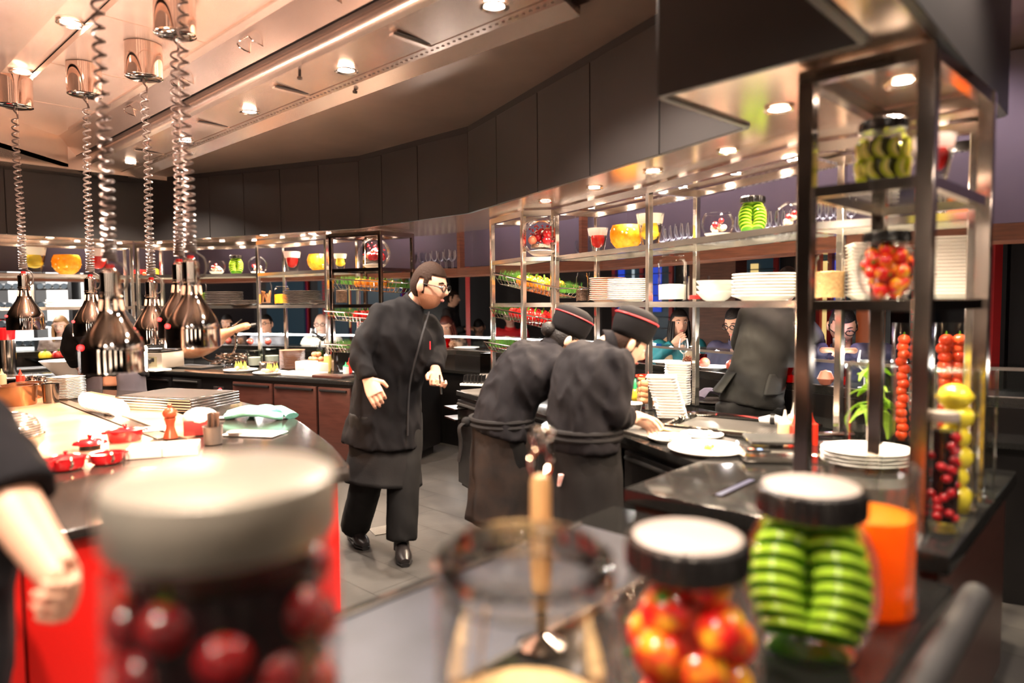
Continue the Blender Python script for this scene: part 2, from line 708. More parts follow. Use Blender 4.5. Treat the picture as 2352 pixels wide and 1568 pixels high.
# ---------------------------------------------------------------- soffit: black panels over a steel underside
PA, PB = V(P(1990, 90, ZS)), V(P(1884, 0, ZS))
NB = .5 * (V((PA.x, PA.y, 0)) + V((PB.x, PB.y, 0))).dot(VN)
NR = -.456
ua = V((PA.x, PA.y, 0)).dot(UX)
SOFB = SOF + [(.527, 2.456), xy(UN(ua, NB)), xy(UN(-1.5, NB))]
outer = [xy(p) for p in offs(Q, 1.0)]
under = SOFB + [xy(UN(-1.5, NR)), xy(UN(3.33, NR)), outer[-2], outer[-3], outer[-4], outer[-5], outer[-6], outer[0]]
struct(MB().prism(under, ZS, ZS + .03).build('ceiling_soffit_underside', SOFU))


def panels(a, b, nseam, name, z0=ZS - .012, z1=ZL + .02, m=BLACKP, cuts=None):
    "a run of black upright panels on the plan line a-b with dark joints"
    a, b = V((a[0], a[1], 0)), V((b[0], b[1], 0))
    L = (b - a).length
    cuts = cuts or [i / nseam for i in range(nseam + 1)]
    mb = MB()
    for f, g in zip(cuts, cuts[1:]):
        p, q = a.lerp(b, f + .004 / L), a.lerp(b, g - .004 / L)
        mb.bar(p, q, .03, 0, z0, z1 - .05)
    mb.k = 1
    mb.bar(a, b, .015, 0, z0 + .01, z1 - .03)
    mb.bar(a, b, .02, 0, z1 - .06, z1 + .02)
    return struct(mb.build(name, [m, SLOT], bevel=.002, seg=1))


panels(SOF[0], SOF[1], 4, 'wall_soffit_left')
panels(SOF[1], SOF[2], 2, 'wall_soffit_left_return', cuts=[0, .53, 1])
panels(SOF[2], SOF[3], 6, 'wall_soffit_back')
panels(SOF[3], SOF[4], 3, 'wall_soffit_back_right', cuts=[0, .24, .58, 1])
panels(SOF[4], SOF[5], 6, 'wall_soffit_right', cuts=[0, .18, .39, .60, .81, 1])
panels(SOFB[5], SOFB[6], 1, 'wall_soffit_corner')
panels(SOFB[6], SOFB[7], 1, 'wall_soffit_near', z1=3.25)
panels(SOFB[7], SOFB[8], 2, 'wall_soffit_near_return', z1=3.25)
panels(UN(-1.5, NR), UN(3.33, NR), 3, 'wall_soffit_outside', z1=3.25)
panels(UN(3.33, NR), outer[-2], 1, 'wall_soffit_outside_end')

# ---------------------------------------------------------------- bar back above the guests: plum wall, wooden beam
mid = offs(Q, 1.78)
mb = MB()
for a, b in zip(mid, mid[1:]):
    mb.bar(a, b, .04, 0, 1.98, ZL + .01)
struct(mb.build('wall_plum', PURP))
beam = offs(Q, 1.6)
bi, bo = offs(Q, 1.44), offs(Q, 1.76)
mb = MB()
for i in range(len(Q) - 1):
    mb.prism([xy(bi[i]), xy(bi[i + 1]), xy(bo[i + 1]), xy(bo[i])], 1.86, 1.95)
struct(mb.build('trim_wooden_bar_shelf', WOOD))
mb = MB()
for i, x in ((3, 1053), (4, 1333), (2, 140)):
    q_ = col_on(bi[i], bi[i + 1], x, 2.1)
    d_ = (bi[i + 1] - bi[i]).normalized()
    n_ = V((-d_.y, d_.x))
    p_ = V((q_.x, q_.y))
    mb.bar(p_, p_ + n_ * .07, .05, 0, 1.95, ZL)
struct(mb.build('trim_bar_uprights', WOOD))
wb = offs(Q, 4.0)
for k, (i, f, w) in enumerate(((3, .80, .3), (2, .66, .28), (4, .62, .2))):
    p = wb[i].lerp(wb[i + 1], f)
    d = (wb[i + 1] - wb[i]).normalized() * w
    struct(MB().bar(p - d, p + d, .3, 0, 0, ZL).build('column', [WOOD, CABB, CABB, CABB][k]))

# ---------------------------------------------------------------- restaurant beyond: windows, columns
far = offs(Q, 5.2)
mb = MB()
for a, b in zip(far, far[1:]):
    mb.bar(a, b, .1, 0, 0, ZL)
struct(mb.build('wall_restaurant', DARKW))
CITY = {'blue': mat('city_blue_light', (.01, .02, .08), .4, emit=(.03, .09, .85), es=.22), 'yellow': mat('city_yellow_light', (.2, .16, .06), .4, emit=(1, .70, .26), es=.30), 'night': mat('city_night', (.01, .02, .03), .3, emit=(.06, .12, .16), es=.05), 'white': mat('city_white_light', (.2, .2, .2), .4, emit=(.8, .95, 1), es=.16), 'red': mat('city_red_light', (.1, .01, .01), .4, emit=(1, .05, .03), es=.30), 'teal': mat('city_teal_light', (.02, .06, .06), .4, emit=(.25, .6, .62), es=.16)}
BLIND = mat('blind_slat', (.05, .05, .055), .4)
RFRAME = mat('red_window_post', (.42, .02, .02), .4)
wn = 0


def window(i, f0, f1, z0, z1, blocks, blinds=0, off=5.05, post=True):
    "night window on the far wall: frame, lit city blocks behind, optional blinds"
    global wn
    wn += 1
    a = offs(Q, off)
    p, q = a[i].lerp(a[i + 1], f0), a[i].lerp(a[i + 1], f1)
    d = (q - p)
    n = V((-d.y, d.x)).normalized()
    r = struct(MB().bar(p + n * .04, q + n * .04, .04, 0, z0, z1).build('window_%d' % wn, CITY['night']))
    for k, (c, g0, g1, h0, h1) in enumerate(blocks):
        MB().bar(p.lerp(q, g0) - n * .005, p.lerp(q, g1) - n * .005, .03, 0, z0 + (z1 - z0) * h0, z0 + (z1 - z0) * h1).build('city_light', CITY[c], r)
    mb = MB()
    for g in (0, .5, 1):
        e = p.lerp(q, g) - n * .05
        mb.bar(e - d.normalized() * .03, e + d.normalized() * .03, .05, 0, z0, z1)
    mb.build('window_frame', RFRAME, r)
    if blinds:
        mb = MB()
        for j in range(blinds):
            z = z0 + (z1 - z0) * (j + .5) / blinds
            mb.bar(p - n * .09, q - n * .09, .05, 0, z - .006, z + .006)
        mb.build('window_blind', BLIND, r)


FARL = offs(Q, 5.05)


def wpx(i, x0, x1, z0, z1, blocks, blinds=0):
    a, b = FARL[i], FARL[i + 1]
    f = [(col_on(a, b, x, 1.5) - V((a.x, a.y, 1.5))).length / (b - a).length for x in (x0, x1)]
    window(i, f[0], f[1], z0, z1, blocks, blinds)


wpx(2, 268, 286, .9, 2.0, [('night', 0, .6, .1, .9), ('white', .5, .9, .1, .95)])
wpx(2, 300, 380, .4, 2.0, [('blue', .02, .45, .05, .97), ('white', .10, .14, .7, .95), ('blue', .55, .98, .05, .5), ('yellow', .55, .98, .55, .97)], 26)
wpx(2, 386, 440, .4, 2.0, [('yellow', .02, .40, .45, .97), ('blue', .45, .98, .05, .6)], 26)
wpx(2, 468, 545, .4, 2.0, [('yellow', .18, .62, .70, .97), ('blue', .04, .14, .05, .97), ('white', .72, .84, .72, .97), ('blue', .92, .99, .05, .9), ('blue', .2, .9, .05, .1)], 26)
wpx(2, 750, 764, .4, 2.0, [('blue', .4, .55, .3, .8)], 26)
window(3, .10, .40, .6, 2.2, [('blue', .05, .15, .5, .95), ('white', .3, .33, .6, .9), ('blue', .65, .8, .5, .95), ('yellow', .4, .44, .7, .8)], 10)
window(3, .50, .86, .6, 2.2, [('blue', .1, .25, .5, .95), ('white', .30, .34, .75, .85), ('teal', .45, .5, .5, .9), ('yellow', .7, .78, .7, .9), ('white', .85, .88, .6, .7)], 10)
window(4, .05, .20, .5, 2.2, [('yellow', .05, .22, .3, .9), ('blue', .5, .85, .5, .9), ('red', .36, .40, 0, 1)], 0)
window(4, .28, .42, .5, 2.2, [('blue', .2, .35, .5, .9), ('white', .55, .6, .6, .9)], 0)
window(4, .55, .66, .5, 2.2, [('blue', .2, .3, .6, .9)], 20)
window(5, .22, .44, .4, 2.3, [('teal', .1, .3, .4, .9), ('red', .5, .53, .4, .45), ('white', .7, .72, .6, .65)], 0)
window(5, .50, .75, .4, 2.3, [('teal', .0, .3, .3, .95), ('red', .6, .8, .52, .54), ('yellow', .6, .7, .60, .61)], 0)
ORC = mat('orange_column', (.55, .13, .035), .5)
p = V(P(2012, 700, Y=6.6))
struct(MB().cyl((p.x, p.y, 0), .17, ZL, 28).build('column_orange', ORC))
for px, yy in ((1075, 9.5), (2285, 5.4)):
    p = V(P(px, 700, Y=yy))
    struct(MB().box((p.x, p.y, ZL / 2), (.06, .06, ZL)).build('trim_red_post', RFRAME))

# ---------------------------------------------------------------- downlights
DLR = mat('downlight_ring', (.75, .62, .52), .2, 1)
DLE = mat('downlight_lens', (1, .9, .8), .4, emit=(1, .88, .76), es=14)
r_ = T('downlight', 'downlight', 'ceiling light')
MB().lathe([(.034, .0), (.05, -.004), (.052, -.008), (.046, -.010), (.036, -.006), (.034, .0)], 24).build('trim_ring', DLR, r_)
MB().lathe([(0, -.003), (.034, -.003), (.034, .003), (0, .003)], 20).build('lens', DLE, r_)
DL = Proto(r_)


def downlight(p, power, label, group, color=WARM, angle=120, sc=1.0, aim=None, drop=.0):
    DL.place(p, 0, label, group, sc)
    lamp('SPOT', (p[0], p[1], p[2] - .02), power, color, .035, aim or (p[0], p[1], 0), angle, .7)


lab5 = 'first second third fourth fifth sixth seventh eighth ninth tenth eleventh twelfth'.split()
for k, (px, py) in enumerate(((1135, 10), (795, 158), (573, 254), (425, 322), (300, 372))):
    c = P(px, py, 2.942)
    downlight((c.x, c.y, 2.938), 150, 'round recessed downlight in the hood panel, %s from the near end' % lab5[k], 'downlights in the hood', WHITE, 130, 1.35)
for k, (px, py) in enumerate(((162, 50), (50, 164))):
    c = P(px, py, ZH + .05)
    downlight((c.x, c.y, ZH + .048), 150, 'round downlight in the pale recessed ceiling strip, %s' % ('larger one nearer the camera', 'smaller one further back')[k], 'downlights in the ceiling strip', WHITE, 130, 1.5)
for k, s in enumerate((1.6, .3, -1.2)):
    c = HP(s, t2 + .2, 2.938)
    downlight((c.x, c.y, c.z), 110, 'hood downlight over the near counter, %s' % ('ahead of the camera', 'above the camera', 'behind the camera')[k], 'downlights behind the camera', WHITE, 130, 1.35)
for k, (x, y) in enumerate(((-.55, .55), (-1.5, -.2))):  # two unseen downlights added to brighten the red island front
    downlight((x, y, ZH - .002), 170, 'added fill downlight over the aisle %s' % ('beside the camera', 'behind the camera')[k], 'added fill downlights over the aisle', WHITE, 140, 1.35)
SOFPX = [(475, 547), (606, 540), (717, 537), (855, 538), (1253, 461), (1365, 430), (1500, 392), (1672, 345), (1790, 248), (2070, 190), (115, 546), (250, 552)]
for k, (px, py) in enumerate(SOFPX):
    c = P(px, py, ZS)
    w = 'behind the corner post of the near rack' if k == 9 else 'in the steel soffit underside, %s along the row from the left' % lab5[[2, 3, 4, 5, 6, 7, 8, 9, 10, 0, 0, 1][k]]
    downlight((c.x, c.y, ZS - .001), 55, 'small downlight ' + w, 'downlights under the soffit', WARM, 125, 1.1)
# ================================================================ counters
CZ = .86


def counter(name, label, poly, z0, z1, top, body, inset=.03, thick=.04, cat='counter', kick=.1):
    r = T(name, label, cat, (0, 0, 0))
    MB().prism([xy(p) for p in poly], z1 - thick, z1).build('worktop', top, r, bevel=.006)
    c = sum((V((p[0], p[1])) for p in poly), V((0, 0))) / len(poly)
    ar = sum(poly[i][0] * poly[(i + 1) % len(poly)][1] - poly[(i + 1) % len(poly)][0] * poly[i][1] for i in range(len(poly)))
    pl = [V(p[:2]) for p in poly] if ar > 0 else [V(p[:2]) for p in poly][::-1]
    ins = offs(pl + [pl[0], pl[1]], inset)
    ins = [ins[len(pl)]] + ins[1:len(pl)]
    MB().prism([xy(p) for p in ins], z0 + kick, z1 - thick).build('cabinet_body', body, r)
    i2 = offs(pl + [pl[0], pl[1]], inset + .06)
    i2 = [i2[len(pl)]] + i2[1:len(pl)]
    MB().prism([xy(p) for p in i2], z0, z0 + kick).build('plinth', SLOT, r)
    return r


def front(r, a, b, f0, f1, z0, z1, kind, m, out=.03):
    "a door or drawer front on the cabinet face a-b (out of the aisle side, right of a->b) with its handle"
    a, b = V((a[0], a[1], 0)), V((b[0], b[1], 0))
    d = (b - a).normalized()
    n = V((d.y, -d.x, 0))
    p, q = a.lerp(b, f0) + n * (out - .045), a.lerp(b, f1) + n * (out - .045)
    o = MB().bar(p, q, .025, 0, z0, z1).build(kind, m, r, bevel=.006)
    h = n * .022
    MB().tube([p + h + d * .03 + V((0, 0, z1 - .03)), q + h - d * .03 + V((0, 0, z1 - .03))], .012, 8).build('handle', BLK if m is not CABR else CABB, o)
    return o


oA = offs(Q, .86)
inA = [(-6.6, 4.75), (-4.95, 6.50), (-4.03, 7.42), (-1.47, 6.12), (-1.05, 6.2)]
polyA = inA + [(-.72, 7.05), (-1.1, 7.36), xy(oA[2]), xy(oA[1]), xy(oA[0])]
back_counter = counter('back_counter', 'long black granite counter with drawers along the far side of the kitchen', polyA, 0, CZ, STONE, CABB)
for a, b, f0, f1, z0, z1, kd, m in ((2, 3, .0, .155, .55, .79, 'drawer', CABB), (2, 3, .165, .315, .55, .79, 'drawer', CABB), (2, 3, .0, .155, .13, .53, 'door', CABB), (2, 3, .165, .315, .13, .53, 'door', CABB), (2, 3, .48, .665, .13, .79, 'door', CABR), (2, 3, .675, .86, .13, .79, 'door', CABR), (2, 3, .87, 1.0, .13, .79, 'door', CABR), (1, 2, .1, .5, .13, .79, 'door', CABB), (1, 2, .52, .95, .13, .79, 'door', CABB)):
    front(back_counter, inA[a], inA[b], f0, f1, z0, z1, kd, m)
# control panel with a small red lamp between the drawers
a, b = V((*inA[2], 0)), V((*inA[3], 0))
d = (b - a).normalized()
n = V((d.y, -d.x, 0))
for k, z in enumerate((.70, .52)):
    c = a.lerp(b, .405) - n * .015
    t = MB().bar(c - d * .07, c + d * .07, .02, 0, z - .03, z + .03).build('control_panel', mat('display_black', (.02, .015, .015), .1), back_counter, bevel=.01)
    t['label'] = 'oblong control panel with a red light'
    MB().ell(c + d * .035 + n * .012 + V((0, 0, z)), .016).build('indicator_light', mat('red_indicator', (.6, .01, .01), .3, emit=(1, .02, .02), es=4), t)

oP = offs(Q, .9)
inP = [(-.45, 5.40), (.563, 3.49), (.80, 2.86)]
polyP = inP + [xy(UN(3.29, -1.40)), xy(UN(3.29, -.5)), xy(oP[5]), (.36, 5.94)]
prep = counter('prep_counter', 'black granite counter with built-in fridges at which the two cooks in caps work', polyP, 0, CZ, STONE, CABB)
for f0, f1 in ((.01, .24), (.26, .49), (.51, .74), (.76, .99)):
    front(prep, inP[0], inP[1], f0, f1, .13, .79, 'door', CABB)
front(prep, inP[1], inP[2], .03, .97, .13, .79, 'door', CABB)
# cart shelf slots at the far end of the prep counter
for z in (.74, .66):
    MB().box((-.40, 5.30, z), (.22, .2, .012), R_(-62)).build('pull_out_tray', STEELD, prep)

endc = [xy(UN(2.07, -1.39)), xy(UN(2.07, -.37)), xy(UN(3.28, -.37)), xy(UN(3.28, -1.385))]
end_counter = counter('end_counter', 'thick black granite counter block under the open steel display frame', endc, 0, CZ + .012, STONE, CABR, thick=.055)
# slot trough in the granite
p = V(P(1690, 1120, CZ + .012))
t = MB().box((p.x, p.y, CZ + .0125), (.30, .045, .004), R_(47)).build('drain_slot', STEELD, end_counter)
t['label'] = 'long dark drain slot with metal lips'
MB().box((p.x, p.y, CZ + .0145), (.28, .022, .003), R_(47)).build('slot_opening', mat('slot_blue', (.02, .022, .05), .3), t)

FZ = .80
near = [xy(UN(-.9, -1.44)), xy(UN(-.9, -.36)), xy(UN(2.066, -.36)), xy(UN(2.066, -1.43))]
near_counter = counter('near_counter', 'low black counter in the foreground that carries the big glass jars', near, 0, FZ, STONE, mat('grey_cabinet', (.10, .09, .085), .4))
t = MB().prism([xy(UN(-.8, -1.37)), xy(UN(-.8, -.98)), xy(UN(1.8, -.98)), xy(UN(1.8, -1.37))], FZ, FZ + .006).build('steel_inlay', mat('bluish_steel_plate', (.035, .035, .048), .36, .3, var=.5, vscale=6), near_counter)
t['label'] = 'bluish brushed steel plate let into the top'
mb = MB()
for n0 in (-1.38, -.972):
    mb.bar(UN(-.8, n0), UN(1.8, n0), .014, 0, FZ, FZ + .012)
mb.build('steel_lip', STEEL, near_counter)
for a in (.25, 1.05, 1.75):
    MB().tube([UN(a, -.34, FZ - .03), UN(a, -.30, FZ + .0)], .012, 8).build('rail_bracket', BLK, near_counter)
mb = MB()
mb.tube([UN(-.9, -.30, FZ + .01), UN(2.0, -.30, FZ + .01)], .034, 16)
t = mb.build('bumper_rail', RUB, near_counter)
t['label'] = 'thick black rubber rail along the edge'

# ---------------------------------------------------------------- island with the griddle
isl = [P(x, y, CZ) for x, y in ((803, 1085), (800, 1066), (785, 1048), (765, 1025), (740, 1005), (700, 975), (661, 950), (600, 932), (536, 918), (430, 906), (330, 898), (184, 892))]
isl = [(p.x, p.y) for p in isl] + [(-4.6, 5.7), (-4.9, 4.6), (-2.9, .6), (-2.55, .78), (-1.405, 2.049), (-.848, 2.62)]
island = counter('cooking_island', 'large island with rounded end, speckled granite top and bright red front', isl, 0, CZ, STONEB, mat('island_dark_body', (.05, .015, .012), .4), inset=.06, thick=.035)  # dark red body behind the front panels
a, b = V((-2.9, .46, 0)), V((-.70, 2.78, 0))
a, b = V((-2.60, .80, 0)), V((-.70, 2.79, 0))
d = (b - a).normalized()
n = V((d.y, -d.x, 0))
for f0, f1 in ((0, .2), (.202, .4), (.402, .60), (.602, .78), (.782, .955), (.957, .998)):
    MB().bar(a.lerp(b, f0) - n * .045, a.lerp(b, f1 - .0015) - n * .045, .03, 0, .1, CZ - .036).build('red_panel', REDL, island, bevel=.002)
# griddle plates let into the top
GRID = mat('griddle_steel', (.62, .47, .34), .28, .5, var=.35, vscale=4, col2=(.50, .31, .17))
pl = [P(x, y, CZ) for x, y in ((60, 915), (100, 912), (352, 1010), (330, 1025), (45, 1082), (-380, 1130), (-420, 960))]
t = MB().prism([xy(p) for p in pl], CZ, CZ + .006).build('griddle_plate', GRID, island)
t['label'] = 'wide warm-toned steel griddle plate'
pl = [P(x, y, CZ) for x, y in ((100, 908), (125, 908), (395, 1002), (362, 1009))]
t = MB().prism([xy(p) for p in pl], CZ, CZ + .004).build('grease_channel', mat('channel_dark', (.10, .07, .05), .25, .5), island)
pl = [P(x, y, CZ) for x, y in ((150, 905), (210, 900), (345, 925), (500, 985), (430, 1008), (400, 1000))]
MB().prism([xy(p) for p in pl], CZ, CZ + .005).build('steel_worktop_plate', GRID, island)

# ---------------------------------------------------------------- guest bar behind the racks
bar = T('guest_bar', 'curved dark guest bar with glass screen and bright light strip along the dining side', 'bar')
def ring(d0, d1, z0, z1, i0=0, i1=6):
    a, b = offs(Q, d0), offs(Q, d1)
    mb = MB()
    for i in range(i0, i1):
        mb.prism([xy(a[i]), xy(a[i + 1]), xy(b[i + 1]), xy(b[i])], z0, z1)
    return mb
ring(1.42, 1.86, .97, 1.02).build('bar_top', STONE, bar)
ring(1.40, 1.80, 0, .97).build('bar_base', CABB, bar)
ring(1.12, 1.41, .80, .83).build('work_ledge', STONE, bar)
ring(1.16, 1.41, 0, .80).build('ledge_cabinet', CABB, bar)
GSC = glass('bar_glass', (.93, .95, .95), .8)
ring(1.50, 1.506, 1.02, 1.17).build('glass_screen', GSC, bar)
ring(1.50, 1.72, 1.17, 1.178).build('glass_top', GSC, bar)
LED = mat('led_strip', (1, 1, 1), .4, emit=(1, .93, .88), es=9)
ring(1.485, 1.50, 1.160, 1.178, 0, 4).build('light_strip', LED, bar)
ring(1.485, 1.50, 1.160, 1.178, 4, 6).build('screen_rail', mat('dim_rail', (.25, .22, .21), .3, .8), bar)
ring(1.72, 1.74, 1.02, 1.178, 0, 6).build('screen_back_rail', GSC, bar)
ring(1.430, 1.446, .995, 1.024).build('edge_trim', mat('bar_edge_speckle', (.3, .26, .24), .3, .6, var=.7, vscale=160), bar)
aa = offs(Q, 1.6)
for i, f in ((1, .5), (2, .12), (2, .3), (2, .5), (2, .7), (2, .9), (3, .2), (3, .6), (4, .08), (4, .3), (4, .5), (4, .7), (4, .9), (5, .15), (5, .4)):
    p = aa[i].lerp(aa[i + 1], f)
    lamp('POINT', (p.x, p.y, 1.155), 5, (1, .9, .82), .03)

# ================================================================ racks
def rack(name, label, frontp, depth, z0, posts=None, shelves=(1.55, 1.91), ztop=2.27, w=.036, m=STEEL, closed=None):
    "steel open rack: front plan polyline, back at the given depth"
    r = T(name, label, 'rack')
    fr = [V(p) for p in frontp]
    bk = closed if closed else offs(frontp, depth)
    bk = [V(p[:2]) for p in bk]
    for line in (fr, bk):
        for i, p in enumerate(line):
            a = line[max(i - 1, 0)]
            b = line[min(i + 1, len(line) - 1)]
            d = (b - a).normalized() * (w / 2)
            mb = MB()
            mb.bar(p - d, p + d, w, 0, z0, ztop)
            mb.build('post', m, r, bevel=.003, seg=1)

    def frame(z, h, wd):
        mb = MB()
        for line in (fr, bk):
            for a, b in zip(line, line[1:]):
                mb.bar(a, b, wd, 0, z - h, z)
        for i in range(len(fr)):
            mb.bar(fr[i], bk[i], wd, 0, z - h, z)
        return mb
    frame(ztop, .045, .04).build('top_frame', m, r)
    for i, z in enumerate(shelves):
        s = frame(z, .034, .03).build(('lower_shelf', 'upper_shelf')[i], m, r)
        mb = MB()
        for k in range(len(fr) - 1):
            mb.prism([xy(fr[k]), xy(fr[k + 1]), xy(bk[k + 1]), xy(bk[k])], z - .012, z - .002)
        mb.build('glass_panel', GLS, s)
        # lamps under the top frame
    return r, fr, bk


RF = [(.35, 5.33), (.87, 4.33), (1.36, 3.22), (1.90, 2.83)]
rackR, RFv, RBv = rack('display_rack', 'long polished steel rack of plates and glass vases above the two cooks', RF, .38, CZ)
BR = [(.106, 5.44), (.35, 5.30)]
rackBR, BRf, BRb = rack('basket_rack', 'narrow steel rack with pepper baskets behind the two cooks', [(-.163, 5.93), (.096, 5.42)], 0, CZ, closed=[(.10, 6.02), (.325, 5.36)])
EF = [(.945, 2.20), (1.185, 1.968)]
EB = [(1.43, 2.67), (1.675, 2.435)]
rackE, EFv, EBv = rack('end_display_frame', 'large near steel frame with kiwi and pepper jars at the end of the counter', EF, 0, CZ + .012, closed=EB, w=.048, m=mat('warm_dark_steel', (.42, .35, .31), .16, 1, var=.3, vscale=5), shelves=(1.55, 1.905))
LA = [(-4.42, 8.06), (-2.885, 7.82), (-1.88, 7.03)]
LA = [(-4.36, 8.00), (-2.86, 7.74), (-1.90, 7.05)]
rackA, LAf, LAb = rack('far_display_rack', 'long steel rack of dark plates and glass bowls across the far side', LA, .42, CZ)
LB = [(-5.75, 6.95), (-4.44, 8.02)]
rackB, LBf, LBb = rack('corner_rack', 'steel rack with white trays and orange bowl in the far left corner', LB, .4, CZ)
rackBL, BLf, BLb = rack('basket_rack', 'steel rack with wire baskets behind the bearded chef', [(-1.838, 7.01), (-1.287, 6.745)], 0, CZ, closed=[(-1.57, 7.36), (-1.02, 7.07)], m=mat('mid_steel', (.45, .36, .31), .12, 1, var=.3, vscale=5))

# rack lamps: small downlights in the top frames
def midp(fr, bk, i, f, g=.5):
    return fr[i].lerp(fr[i + 1], f).lerp(bk[i].lerp(bk[i + 1], f), g)


k = 0
for (fr, bk, i, fs, nm) in ((RFv, RBv, 0, (.2, .7), 'long rack'), (RFv, RBv, 1, (.1, .5, .85), 'long rack'), (RFv, RBv, 2, (.3, .8), 'long rack'), (LAf, LAb, 0, (.1, .35, .62, .88), 'far rack'), (LAf, LAb, 1, (.2, .5, .85), 'far rack'), (LBf, LBb, 0, (.15, .4, .7, .95), 'corner rack')):
    for f in fs:
        p = midp(fr, bk, i, f, .45)
        k += 1
        downlight((p.x, p.y, 2.262), 42, 'small shelf lamp under the %s top, number %d counted along' % (nm, k), 'shelf lamps of the ' + nm, WARM, 130, .8)
for nm, fr, bk in (('near display frame', EFv, EBv), ('pepper basket rack', BRf, BRb), ('basket rack behind the chef', BLf, BLb)):
    p = midp(fr, bk, 0, .5, .5)
    downlight((p.x, p.y, ZS - .001), 60, 'round lamp in the ceiling of the ' + nm, 'lamps over the end racks', WARM, 130, 1.0)

# ================================================================ heat lamps
def shade_profile():
    return [(.020, .335), (.031, .33), (.031, .262), (.034, .260), (.034, .252), (.030, .250), (.032, .225), (.037, .200), (.047, .176), (.060, .154), (.074, .132), (.085, .112), (.0925, .095), (.097, .080), (.0985, .068), (.0985, .004), (.100, .0), (.095, .0), (.095, .068), (.088, .1), (.07, .13), (.03, .2)]


SHADE = mat('rosy_chrome', (.86, .77, .71), .045, 1)


def heat_lamp(px, ybot, wpx, label, canopy=None):
    K = 1.2
    c = P(canopy[0], canopy[1], 2.99) if canopy else None
    Y = c.y if canopy else .19 * K * FPX / wpx
    p = P(px, ybot, Y=Y)
    r = T('heat_lamp', label, 'heat lamp', p, 0, 'chrome heat lamps over the island')
    r.scale = (K, K, K)
    MB().lathe(shade_profile(), 40).build('shade', SHADE, r)
    MB().lathe([(0, .345), (.016, .343), (.022, .336), (.024, .328)], 20).build('neck_cap', SHADE, r)
    mb = MB()
    for q_ in range(9):
        a_ = q_ * math.pi / 4.5
        mb.box((.0335 * math.cos(a_), .0335 * math.sin(a_), .222), (.004, .006, .034), a_, 0, -.12)
    mb.build('vent_slots', mat('glowing_vent', (1, .6, .4), .4, emit=(1, .5, .3), es=.5), r)
    MB().ell((-.062, -.076, .085), .0075).build('pilot_light', mat('red_indicator', (.6, .01, .01), .3, emit=(1, .02, .02), es=3), r)
    b = MB().ell((0, 0, .055), (.05, .05, .055)).build('bulb', mat('heat_bulb', (1, .5, .3), .3, emit=(1, .42, .2), es=10), r)
    t = MB().lathe([(.0, .356), (.012, .356), (.013, .342), (0, .342)], 12).build('red_collar', mat('red_collar_plastic', (.6, .02, .02), .3), r)
    tx = (c.x - p.x) / K if canopy else 0
    top = ((2.99 if canopy else 3.2) - p.z) / K
    # strain relief loop at the neck, then the coil
    MB().tube(cr([(.03, 0, .27), (.05, 0, .28), (.058, 0, .31), (.05, 0, .345), (.02, 0, .365), (0, 0, .372)], 5), .004, 6).build('cord_loop', CORDM, r)
    n = 26
    z0 = .372
    pts, turns = [], int((top - z0) / .036)
    tight = 34
    N = tight * 12
    for i in range(N + 1):
        f = i / N
        z = z0 + (top - z0) * (f ** 1.55) * .93
        a = 2 * math.pi * tight * f
        w = .019 * (1 - .12 * f)
        sw = math.sin(f * 9 + px) * .006 * f
        pts.append((w * math.cos(a) + tx * f * .93 + sw, w * math.sin(a), z))
    e = pts[-1]
    pts += [(tx + .01, .004, top - (top - e[2]) * .6), (tx - .006, 0, top - (top - e[2]) * .3), (tx, 0, top)]
    MB().tube(pts, .0052, 6).build('coiled_cord', CORDM, r)
    if canopy:
        wc = canopy[2] / FPX * Y / 2 / K
        c = MB().lathe([(0, 0), (wc * .9, 0), (wc, .004), (wc, .205 / K), (0, .205 / K)], 32).build('ceiling_canopy', CHROMEW, r, loc=(tx, 0, top))
        MB().lathe([(0, -.003), (wc * .7, -.003), (wc * .75, 0)], 24).build('canopy_plate', STEELD, r, loc=(tx, 0, top))
        # thin stay wire next to the cord
        MB().tube([(tx + .012, 0, top), (.012, 0, .36)], .0012, 5).build('stay_wire', STEEL, r)
    lamp('POINT', (p.x, p.y, p.z - .02), 10, (1, .62, .38), .04)
    lamp('SPOT', (p.x - .12, p.y + .1, p.z + .42), 42, (1, .66, .52), .08, (p.x - .12, p.y + .1, 5), 150, 1)  # added uplight beside the neck, brightens the ceiling
    return r


heat_lamp(262, 853, 131, 'largest chrome heat lamp with coiled cord, nearest over the island')
heat_lamp(445, 797, 112, 'large chrome heat lamp right of the nearest one')
heat_lamp(60, 757, 74, 'leftmost small chrome heat lamp over the brass pots', (34, 246, 72))
heat_lamp(213, 771, 70, 'chrome heat lamp half hidden left behind the nearest lamp', (195, 220, 70))
heat_lamp(353, 789, 72, 'small chrome heat lamp between the two big ones', (331, 180, 78))
heat_lamp(418, 775, 82, 'chrome heat lamp mostly hidden behind the second big one', (402, 82, 90))

# hidden lamps over the wooden bar shelf, washing the plum wall
ll = offs(Q, 1.35)
for i, f in ((1, .5), (2, .2), (2, .5), (2, .8), (3, .25), (3, .6), (3, .9), (4, .2), (4, .45), (4, .7), (4, .92), (5, .15), (5, .35), (5, .6)):
    q = ll[i].lerp(ll[i + 1], f)
    m_ = mid[i].lerp(mid[i + 1], f)
    lamp('SPOT', (q.x, q.y, 2.9), 13, (.95, .84, .95), .05, (m_.x, m_.y, 2.1), 120, 1)

for k, u in enumerate((1.55, .85, .1)):
    q = UN(u, -.54, ZS - .001)
    downlight(q, 8, 'round lamp in the soffit over the big foreground jars, %s' % ('furthest ahead', 'in the middle', 'nearest the camera')[k], 'lamps over the near counter', WARM, 130, 1.1)

